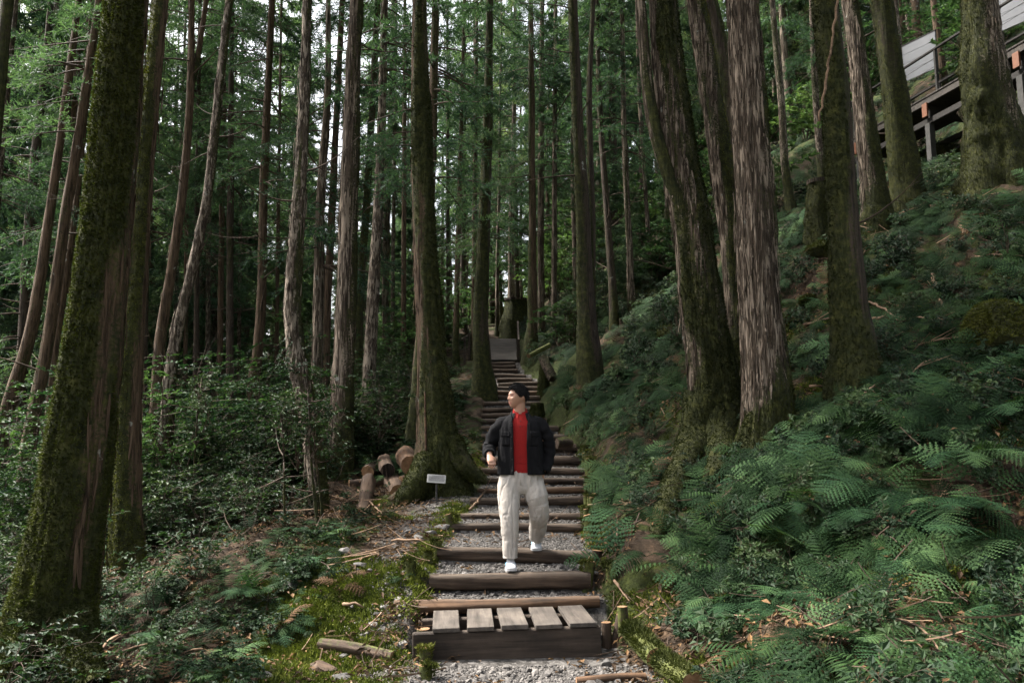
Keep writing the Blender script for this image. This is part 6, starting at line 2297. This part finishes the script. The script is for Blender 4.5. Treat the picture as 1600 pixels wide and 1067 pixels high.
# legs inside the trousers
limb([pm(800, 755), pm(796, 800, 7.6), pm(798, 872, 7.57)], [0.08, 0.058, 0.038])
limb([pm(828, 755), pm(841, 792, 7.68), pm(841, 815, 7.83), pm(838, 848, 8.05)], [0.08, 0.055, 0.045, 0.034])
V, N, q, t = fuse(body, 0.0055, 3, 0.4)
# paint brows, eyes and lips on the skin
rel = V - HC
lx, ly, lz = rel @ HL, rel @ HF, rel @ HU
paint = np.zeros(len(V))
fr_ = ly > 0.05
paint[fr_ & (np.abs(np.abs(lx) - 0.031) < 0.015) & (np.abs(lz - 0.008) < 0.0045)] = 0.8
paint[fr_ & (np.abs(np.abs(lx) - 0.031) < 0.02) & (np.abs(lz - 0.027) < 0.0045)] = 0.7
paint[fr_ & (np.abs(lx) < 0.024) & (np.abs(lz + 0.059) < 0.010)] = 0.3
mlink('body', mesh_np('body', V, [t, q], [M['skin']], True, None, {'paint': paint}))

# ---- hair: a full cap with strands, fringe swept over the brow
hu, hv = 56, 34
TH, PH = np.meshgrid(np.linspace(0, 2 * np.pi, hu, endpoint=False), np.linspace(0.0, 1.0, hv))
# lower rim of the hair for each direction: high at the brow, low at the nape
front = np.cos(TH)
aT = np.degrees(np.minimum(TH, 2 * np.pi - TH))
rim = np.interp(aT, [0, 35, 60, 78, 92, 106, 130, 180], [1.02, 1.10, 1.32, 1.62, 1.58, 1.62, 1.98, 2.15])
rim = rim + 0.16 * (vnoise(np.stack([np.cos(TH) * 4.5, np.sin(TH) * 4.5, 0 * TH], -1), 33) - 0.5)
PHI = PH * rim
dx, dy, dz = np.sin(PHI) * np.sin(TH), np.sin(PHI) * np.cos(TH), np.cos(PHI)
nz = fbm(np.stack([dx * 5, dy * 5, dz * 5], -1), 61, 3) - 0.5
k_ = 1.12 + 0.10 * nz + 0.05 * np.clip(dz, 0, 1) + 0.06 * np.clip(dy, 0, 1) * (dz > 0.1)
edge = sstep(0.0, 0.10, 1 - PH)
k_ = 1.0 + (k_ - 1.0) * (0.25 + 0.75 * edge)
x, y, z = 0.077 * dx * k_, 0.098 * dy * k_, 0.113 * dz * k_ + 0.006
z = z + 0.0
low = np.clip(-dz, 0, 1)
y = np.where(dy < 0, y * (1 - 0.30 * low), y)
V = head_to_world(np.stack([x, y, z], -1).reshape(-1, 3))
i = np.arange(hv - 1)[:, None] * hu
j = np.arange(hu)[None, :]
Q = np.stack([i + j, i + hu + j, i + hu + (j + 1) % hu, i + (j + 1) % hu], -1).reshape(-1, 4)
hb = MB()
hb.add(V, Q)
hr = np.random.default_rng(12)
idx = hr.integers(0, len(V), 1500)
L0 = V[idx]
out = unit(L0 - HC)
flow = unit(HF * 0.55 - HU * 0.75 + HL * 0.25 + hr.normal(size=(1500, 3)) * 0.25)
flow = unit(flow - out * (np.sum(flow * out, 1) * 0.9)[:, None] + out * 0.12)
rimmy = ((idx // hu) < hv - 1)
L0, flow = L0[rimmy], flow[rimmy]
Vb, Fb = blades(L0 - out[rimmy] * 0.003, flow, np.where((idx[rimmy] // hu) < hv - 6, hr.uniform(0.02, 0.045, len(L0)), hr.uniform(0.006, 0.02, len(L0))), np.full(len(L0), 0.006), hr)
hb.add(Vb, Fb)
mlink('hair', hb.mesh('hair', [M['hair']], True))


# ---- clothing
def torso_ring(py, cx, hw, hd, Y=YT):
    return (pm(cx, py, Y), hw, hd)


TR = [(646, 812.5, 0.078, 0.072), (652, 812.5, 0.128, 0.088), (659, 813, 0.182, 0.106), (668, 813, 0.202, 0.122), (685, 813, 0.204, 0.132), (705, 813, 0.205, 0.135), (725, 813.5, 0.211, 0.137), (741, 814, 0.219, 0.142)]


def torso_fn():
    py = np.array([r[0] for r in TR], float)
    cx = np.array([pm(r[1], r[0])[0] for r in TR])
    zz = np.array([pm(r[1], r[0])[2] for r in TR])
    hw = np.array([r[2] for r in TR])
    hd = np.array([r[3] for r in TR])
    o = np.argsort(zz)
    return lambda z: (np.interp(z, zz[o], cx[o]), np.interp(z, zz[o], hw[o]), np.interp(z, zz[o], hd[o]))


TF = torso_fn()
ZTOP, ZHEM = pm(813, 646)[2], pm(814, 741)[2]
YB = YT - origin[1]


def torso_pt(phi, z, off=0.0, wr=1.0):
    cx, hw, hd = TF(z)
    s, c = np.sin(phi), np.cos(phi)
    pw = 2 / 2.35
    sx = np.sign(s) * np.abs(s) ** pw
    sc = np.sign(c) * np.abs(c) ** pw
    # hanging folds of the open overshirt
    f = 0.006 * np.sin(phi * 7 + 2 * z) + 0.010 * (fbm(np.stack([phi * 2.5, z * 5, 0 * z], -1), 71, 3) - 0.5)
    rgd = 1 - np.abs(2 * fbm(np.stack([phi * 4.0 + z * 2, z * 3.5 - phi, 0 * z], -1), 74, 2) - 1)
    f = f - 0.010 * rgd ** 6
    f = f * sstep(0.0, 0.2, ZTOP - z) * wr + off
    return np.stack([cx + (hw + f) * sx, YB - (hd + f) * sc, z], -1)


def shell(name, phi0, phi1, z0, z1, off, mat, nphi=64, nz_=36, thick=0.007, parent=man, edge0=None, edge1=None, wr=1.0):
    Zs = np.linspace(z0, z1, nz_)
    u = np.linspace(0, 1, nphi)
    U, Zg = np.meshgrid(u, Zs)
    p0 = edge0(Zg) if edge0 else phi0
    p1 = edge1(Zg) if edge1 else phi1
    PHI = p0 + (p1 - p0) * U
    V = torso_pt(PHI, Zg, off, wr).reshape(-1, 3)
    i = np.arange(nz_ - 1)[:, None] * nphi
    j = np.arange(nphi - 1)[None, :]
    Q = np.stack([i + j, i + j + 1, i + nphi + j + 1, i + nphi + j], -1).reshape(-1, 4)
    o = mlink(name, mesh_np(name, V, [Q], [M[mat]], True), parent)
    md = o.modifiers.new('thickness', 'SOLIDIFY')
    md.thickness = thick
    md.offset = -1
    return o


# polo under the overshirt
def polo_rings():
    out = []
    for (py, cx, hw, hd) in TR:
        out.append((pm(cx, py), hw * 0.88, hd * 0.90))
    out[0] = (pm(812.5, 647), 0.062, 0.062)
    out[-1] = (pm(814, 738), 0.188, 0.126)
    return out


V, Fs = loft(polo_rings(), 40)
mb = MB()
mb.add2(V, Fs)
polo = mlink('polo_shirt', mb.mesh('polo_shirt', [M['polo']], True))
# ribbed hem band of the polo
V, Fs = loft([(pm(813.5, 723), 0.190, 0.1275), (pm(814, 731), 0.192, 0.1285), (pm(814, 737.5), 0.190, 0.1275)], 40)
mb = MB()
mb.add2(V, Fs)
mlink('hem_band', mb.mesh('hem_band', [M['polo']], True), polo)
# polo collar: a folded band open at the throat
def collar(name, parent, mat, r0, r1, zlo, zhi, gap, lean, thick, cx=812.5, cy=0.018, drop=0.0, fold=0.5):
    n = 40
    a = np.linspace(gap, 2 * math.pi - gap, n)
    rows = []
    for t in np.linspace(0, 1, 6):
        rr = r0 + (r1 - r0) * t
        zz = zlo + (zhi - zlo) * t - drop * (np.cos(a) * 0.5 + 0.5) ** 3 + 0.01 * (1 - np.cos(a)) * fold
        c0 = pm(cx, 650)
        rows.append(np.stack([c0[0] + rr * np.sin(a), YB + cy - rr * 0.95 * np.cos(a) - lean * t, zz], -1))
    V = np.array(rows).reshape(-1, 3)
    i = np.arange(5)[:, None] * n
    j = np.arange(n - 1)[None, :]
    Q = np.stack([i + j, i + j + 1, i + n + j + 1, i + n + j], -1).reshape(-1, 4)
    o = mlink(name, mesh_np(name, V, [Q], [M[mat]], True), parent)
    md = o.modifiers.new('thickness', 'SOLIDIFY')
    md.thickness = thick
    return o


zc = pm(812, 650)[2]
collar('collar', polo, 'polo', 0.080, 0.064, zc - 0.012, zc + 0.045, 0.30, 0.0, 0.007, drop=0.012, fold=2.4)
# collar points
for s in (-1, 1):
    p = np.array([[0.012 * s, -0.088, 0.022], [0.052 * s, -0.070, 0.040], [0.062 * s, -0.082, -0.004], [0.026 * s, -0.108, -0.030]])
    p = p + np.array([pm(812.5, 650)[0], YB + 0.018, zc])
    V = np.concatenate([p, p + np.array([0, 0.006, 0])])
    F = np.array([[0, 1, 2, 3], [7, 6, 5, 4], [0, 4, 5, 1], [1, 5, 6, 2], [2, 6, 7, 3], [3, 7, 4, 0]])
    mlink('collar_point', mesh_np('collar_point', V, [F], [M['polo']]), polo)
# placket buttons
for k in range(2):
    V, Fs = tube(np.array([[0, 0, 0], [0, -0.004, 0]]), 0.0055, 8)
    b = torso_pt(np.array([0.0]), np.array([zc - 0.05 - 0.05 * k]), -0.010)[0]
    link('button', MB().add2(V, Fs).mesh('button', [M['button']]), polo, tuple(b))

# overshirt
def e0(z):
    t = np.clip((ZTOP - z) / (ZTOP - ZHEM), 0, 1)
    cx, hw, hd = TF(z)
    return np.arcsin(np.clip((0.041 - 0.002 * t + 0.03 * np.exp(-t * 9)) / hw, -0.9, 0.9)) + 0.04


def e1(z):
    t = np.clip((ZTOP - z) / (ZTOP - ZHEM), 0, 1)
    cx, hw, hd = TF(z)
    return 2 * math.pi - np.arcsin(np.clip((0.044 + 0.0 * t + 0.03 * np.exp(-t * 9)) / hw, -0.9, 0.9)) - 0.04


jk = shell('overshirt', 0, 0, ZHEM, ZTOP, 0.011, 'jacket', 96, 44, 0.007, man, e0, e1)
collar('overshirt_collar', jk, 'jacket', 0.094, 0.088, zc - 0.014, zc + 0.036, 0.62, -0.004, 0.008, drop=0.03, fold=1.2)
for s, gp in ((-1, 0), (1, 0)):
    p = np.array([[0.048 * s, -0.075, 0.026], [0.088 * s, -0.030, 0.030], [0.112 * s, -0.070, -0.022], [0.066 * s, -0.108, -0.040]])
    p = p + np.array([pm(812.5, 650)[0], YB + 0.012, zc])
    V = np.concatenate([p, p + np.array([0, 0.008, -0.003])])
    F = np.array([[0, 1, 2, 3], [7, 6, 5, 4], [0, 4, 5, 1], [1, 5, 6, 2], [2, 6, 7, 3], [3, 7, 4, 0]])
    mlink('lapel', mesh_np('lapel', V, [F], [M['jacket']]), jk)


def sleeve(pts, rad, seed):
    P, r = resample(pts, rad, 0.02)
    n, ns = len(P), 28
    T = unit(np.gradient(P, axis=0))
    U = unit(np.cross(T, np.array([0, 1.0, 0.25])))
    W = np.cross(U, T)
    a = np.linspace(0, 2 * np.pi, ns, endpoint=False)
    A, I = np.meshgrid(a, np.linspace(0, 1, n))
    s_ = np.concatenate([[0], np.cumsum(np.linalg.norm(np.diff(P, axis=0), axis=1))])[:, None]
    w = 0.018 * (fbm(np.stack([np.cos(A) * 1.2, np.sin(A) * 1.2 + seed, s_ * 16 + 0.5 * np.cos(A)], -1), seed, 3) - 0.5) * 2 + 0.0055 * np.sin(s_ * 75 + 2.5 * np.cos(A + seed))
    rr = r[:, None] + w * sstep(0, 0.15, I)
    V = P[:, None, :] + rr[..., None] * (np.cos(A)[..., None] * U[:, None, :] + np.sin(A)[..., None] * W[:, None, :])
    V = V.reshape(-1, 3)
    i = np.arange(n - 1)[:, None] * ns
    j = np.arange(ns)[None, :]
    Q = np.stack([i + j, i + (j + 1) % ns, i + ns + (j + 1) % ns, i + ns + j], -1).reshape(-1, 4)
    # turned-in cuff
    m = len(V)
    V = np.concatenate([V, P[-1] + (V[-ns:] - P[-1]) * 0.72, P[:1]])
    jj = np.arange(ns)
    Q = np.concatenate([Q, np.stack([m - ns + jj, m - ns + (jj + 1) % ns, m + (jj + 1) % ns, m + jj], -1)])
    T_ = np.stack([np.full(ns, m + ns), (jj + 1) % ns, jj], -1)
    return mlink('sleeve', mesh_np('sleeve', V, [T_, Q], [M['jacket']], True), jk)


sleeve([pm(796, 657), pm(784, 664), pm(772, 681, YT + 0.02), pm(765, 699, YT + 0.03), pm(765, 707, YT - 0.07), pm(765.5, 710, YT - 0.15)], [0.058, 0.070, 0.068, 0.064, 0.060, 0.054], 3)
sleeve([pm(830, 657), pm(842, 664), pm(853, 682, YT + 0.03), pm(857, 702, YT + 0.05), pm(855, 720, YT + 0.03), pm(850, 737, YT + 0.0)], [0.058, 0.070, 0.068, 0.064, 0.060, 0.055], 4)
# chest pockets with flaps, button plackets
for s in (-1, 1):
    ph0, ph1 = (0.36, 0.82) if s > 0 else (2 * math.pi - 0.88, 2 * math.pi - 0.42)
    zf = pm(813, 674)[2]
    shell('pocket', ph0 + 0.02, ph1 - 0.02, zf - 0.135, zf - 0.01, 0.0175, 'jacket', 10, 8, 0.004, jk, None, None, 1.0)
    shell('pocket_flap', ph0, ph1, zf - 0.05, zf, 0.0235, 'jacket', 10, 5, 0.005, jk, None, None, 1.0)
shell('placket', 0, 0, ZHEM + 0.002, ZTOP - 0.09, 0.0155, 'jacket', 6, 40, 0.003, jk, lambda z: e0(z) + 0.0, lambda z: e0(z) + 0.16)
shell('placket', 0, 0, ZHEM + 0.002, ZTOP - 0.09, 0.0155, 'jacket', 6, 40, 0.003, jk, lambda z: e1(z) - 0.16, lambda z: e1(z) - 0.0)
for k in range(5):
    z_ = np.array([ZTOP - 0.12 - 0.105 * k])
    b = torso_pt(e1(z_) - 0.07 + 0 * z_, z_, 0.017)[0]
    V, Fs = tube(np.array([[0, 0, 0], [0, -0.004, 0]]), 0.007, 8)
    link('button', MB().add2(V, Fs).mesh('button', [M['button']]), jk, tuple(b))

# trousers
tm = MB()
V, Fs = loft([(pm(814, 731), 0.192, 0.125), (pm(814, 741), 0.205, 0.133), (pm(814, 752), 0.214, 0.137), (pm(814, 763), 0.205, 0.13), (pm(813, 771), 0.16, 0.11)], 36)
tm.add2(V, Fs)
V, Fs = loft([(pm(796, 745, 7.71), 0.105, 0.12), (pm(795, 760, 7.69), 0.112, 0.128), (pm(795, 780, 7.64), 0.106, 0.115), (pm(795.5, 802, 7.60), 0.100, 0.108), (pm(796.5, 826, 7.575), 0.088, 0.10), (pm(797, 850, 7.565), 0.078, 0.09), (pm(797.5, 872, 7.56), 0.072, 0.085)], 32)
tm.add2(V, Fs)
P_, r_ = resample([pm(829, 742, 7.73), pm(833, 760, 7.71), pm(838, 778, 7.67), pm(841.5, 792, 7.68)], [0.108, 0.116, 0.110, 0.088], 0.03)
V, Fs = tube(P_, r_, 24)
tm.add2(V, Fs)
P_, r_ = resample([pm(841, 786, 7.67), pm(842.5, 800, 7.70), pm(841, 818, 7.82), pm(838.5, 840, 7.96)], [0.098, 0.100, 0.090, 0.078], 0.03)
V, Fs = tube(P_, r_, 24)
tm.add2(V, Fs)
V, N, q, t = fuse(tm, 0.006, 16, 0.5)
# folds: creases hanging from the waist, wrinkles at knee and hem
u = V[:, 0]
zz = V[:, 2]
wr = 0.016 * (fbm(np.stack([u * 9, V[:, 1] * 9, zz * 3.0], -1), 91, 4) - 0.5)
wr += 0.010 * (fbm(np.stack([u * 14 + zz * 9, V[:, 1] * 10, zz * 12 - u * 8], -1), 92, 3) - 0.5)
wr += 0.004 * np.sin(u * 95 + 8 * fbm(np.stack([u * 3, V[:, 1] * 3, zz * 2], -1), 93, 2)) * sstep(0.72, 0.88, zz)
rg = 1 - np.abs(2 * fbm(np.stack([u * 15, V[:, 1] * 15, zz * 2.2 + u * 3], -1), 95, 2) - 1)
wr -= 0.009 * rg ** 7
rg = 1 - np.abs(2 * fbm(np.stack([u * 9 + zz * 6, V[:, 1] * 9, zz * 9 - u * 7], -1), 96, 2) - 1)
wr -= 0.006 * rg ** 8 * (0.3 + sstep(0.55, 0.1, zz) + np.exp(-((zz - 0.5) / 0.12) ** 2))
V = V + N * wr[:, None]
tr = mlink('trousers', mesh_np('trousers', V, [t, q], [M['trouser']], True))
mb = MB()
V, Fs = tube(np.array([pm(813, 738, YT - 0.142), pm(813, 748, YT - 0.148), pm(813.5, 758, YT - 0.142)]), 0.004, 6)
mb.add2(V, Fs)
mlink('fly_seam', mb.mesh('fly_seam', [M['trouser']], True), tr)


# shoes
def shoe(toe, heel, pitch_z, seed):
    """rings from heel to toe; toe, heel = sole points"""
    d = toe - heel
    L = np.linalg.norm(d)
    f = d / L
    side = unit(np.cross(f, np.array([0, 0, 1.0])))
    up = np.cross(side, f)
    s = np.array([0.0, 0.06, 0.16, 0.30, 0.45, 0.60, 0.75, 0.88, 0.96, 1.0])
    hw = np.array([0.018, 0.031, 0.036, 0.037, 0.039, 0.045, 0.049, 0.045, 0.032, 0.012])
    ht = np.array([0.045, 0.075, 0.098, 0.104, 0.092, 0.074, 0.060, 0.050, 0.040, 0.026])
    n, ns = len(s), 20
    a = np.linspace(0, 2 * np.pi, ns, endpoint=False)
    ca, sa = np.cos(a), np.sin(a)
    root = MB()
    rows = []
    for k in range(n):
        w = hw[k] * np.sign(ca) * np.abs(ca) ** 0.75
        w = w * np.where(sa > 0, 1 - 0.45 * sa**2 * (0.4 + 0.6 * (ht[k] > 0.07)), 1)
        h = 0.018 + (ht[k] - 0.018) * (0.5 + 0.5 * np.sign(sa) * np.abs(sa) ** 0.8)
        rows.append(heel + f * (s[k] * L) + side * w[:, None] + up * h[:, None])
    V = np.array(rows).reshape(-1, 3)
    i = np.arange(n - 1)[:, None] * ns
    j = np.arange(ns)[None, :]
    Q = np.stack([i + j, i + (j + 1) % ns, i + ns + (j + 1) % ns, i + ns + j], -1).reshape(-1, 4)
    jj = np.arange(ns)
    V = np.concatenate([V, [V[:ns].mean(0)], [V[-21:-1].mean(0)]])
    T_ = np.concatenate([np.stack([np.full(ns, n * ns), (jj + 1) % ns, jj], -1), np.stack([np.full(ns, n * ns + 1), (n - 1) * ns + jj, (n - 1) * ns + (jj + 1) % ns], -1)])
    sh = mlink('shoe', mesh_np('shoe', V, [T_, Q], [M['shoe']], True))
    md = sh.modifiers.new('round', 'SUBSURF')
    md.levels = md.render_levels = 1
    # sole
    rows = []
    lift = 0.012 * np.maximum(0, s - 0.75) / 0.25
    for k in range(n):
        w = hw[k] * 1.1 + 0.002
        rows.append([heel + f * ((s[k] - 0.01 + 0.02 * s[k]) * L) + side * sx * w + up * (zz_ + lift[k]) for sx, zz_ in ((-1, 0.0), (1, 0.0), (1, 0.026), (-1, 0.026))])
    V = np.array(rows).reshape(-1, 3)
    i = np.arange(n - 1)[:, None] * 4
    j = np.arange(4)[None, :]
    Q = np.stack([i + j, i + (j + 1) % 4, i + 4 + (j + 1) % 4, i + 4 + j], -1).reshape(-1, 4)
    Q = np.concatenate([Q, [[0, 3, 2, 1]], [[4 * n - 4, 4 * n - 3, 4 * n - 2, 4 * n - 1]]])
    mlink('sole', mesh_np('sole', V, [Q], [M['sole']], False), sh)
    # tongue and laces
    for k, ss in enumerate((0.40, 0.48, 0.56, 0.63)):
        h = np.interp(ss, s, ht) + 0.001
        w = np.interp(ss, s, hw) * 0.55
        c = heel + f * (ss * L)
        V, Fs = tube(np.array([c - side * w + up * (h - 0.010), c + up * (h + 0.001), c + side * w + up * (h - 0.010)]), 0.004, 6)
        mlink('lace', MB().add2(V, Fs).mesh('lace', [M['shoe']], True), sh)
    for sx in (-1, 1):
        c0 = heel + f * (0.33 * L) + side * sx * 0.0375 + up * 0.05
        c1 = heel + f * (0.52 * L) + side * sx * 0.041 + up * 0.035
        V, Fs = tube(np.array([c0, c1]), 0.009, 6)
        mlink('side_stripe', MB().add2(V, Fs).mesh('side_stripe', [M['shoe_blue']], True), sh)
    return sh


fz = foot_z - origin[2]
shoe(np.array([pm(799, 888, 7.40)[0], 7.405 - origin[1], fz + 0.034]), np.array([pm(797, 876, 7.66)[0], 7.67 - origin[1], fz + 0.045]), 0, 1)
tz = float(tread_z(np.array([8.03]))[0]) - origin[2]
rt, rh = pm(838.5, 862, 7.90), pm(837, 848, 8.10)
shoe(rt, rh + np.array([0, 0, 0.0]), 0, 2)
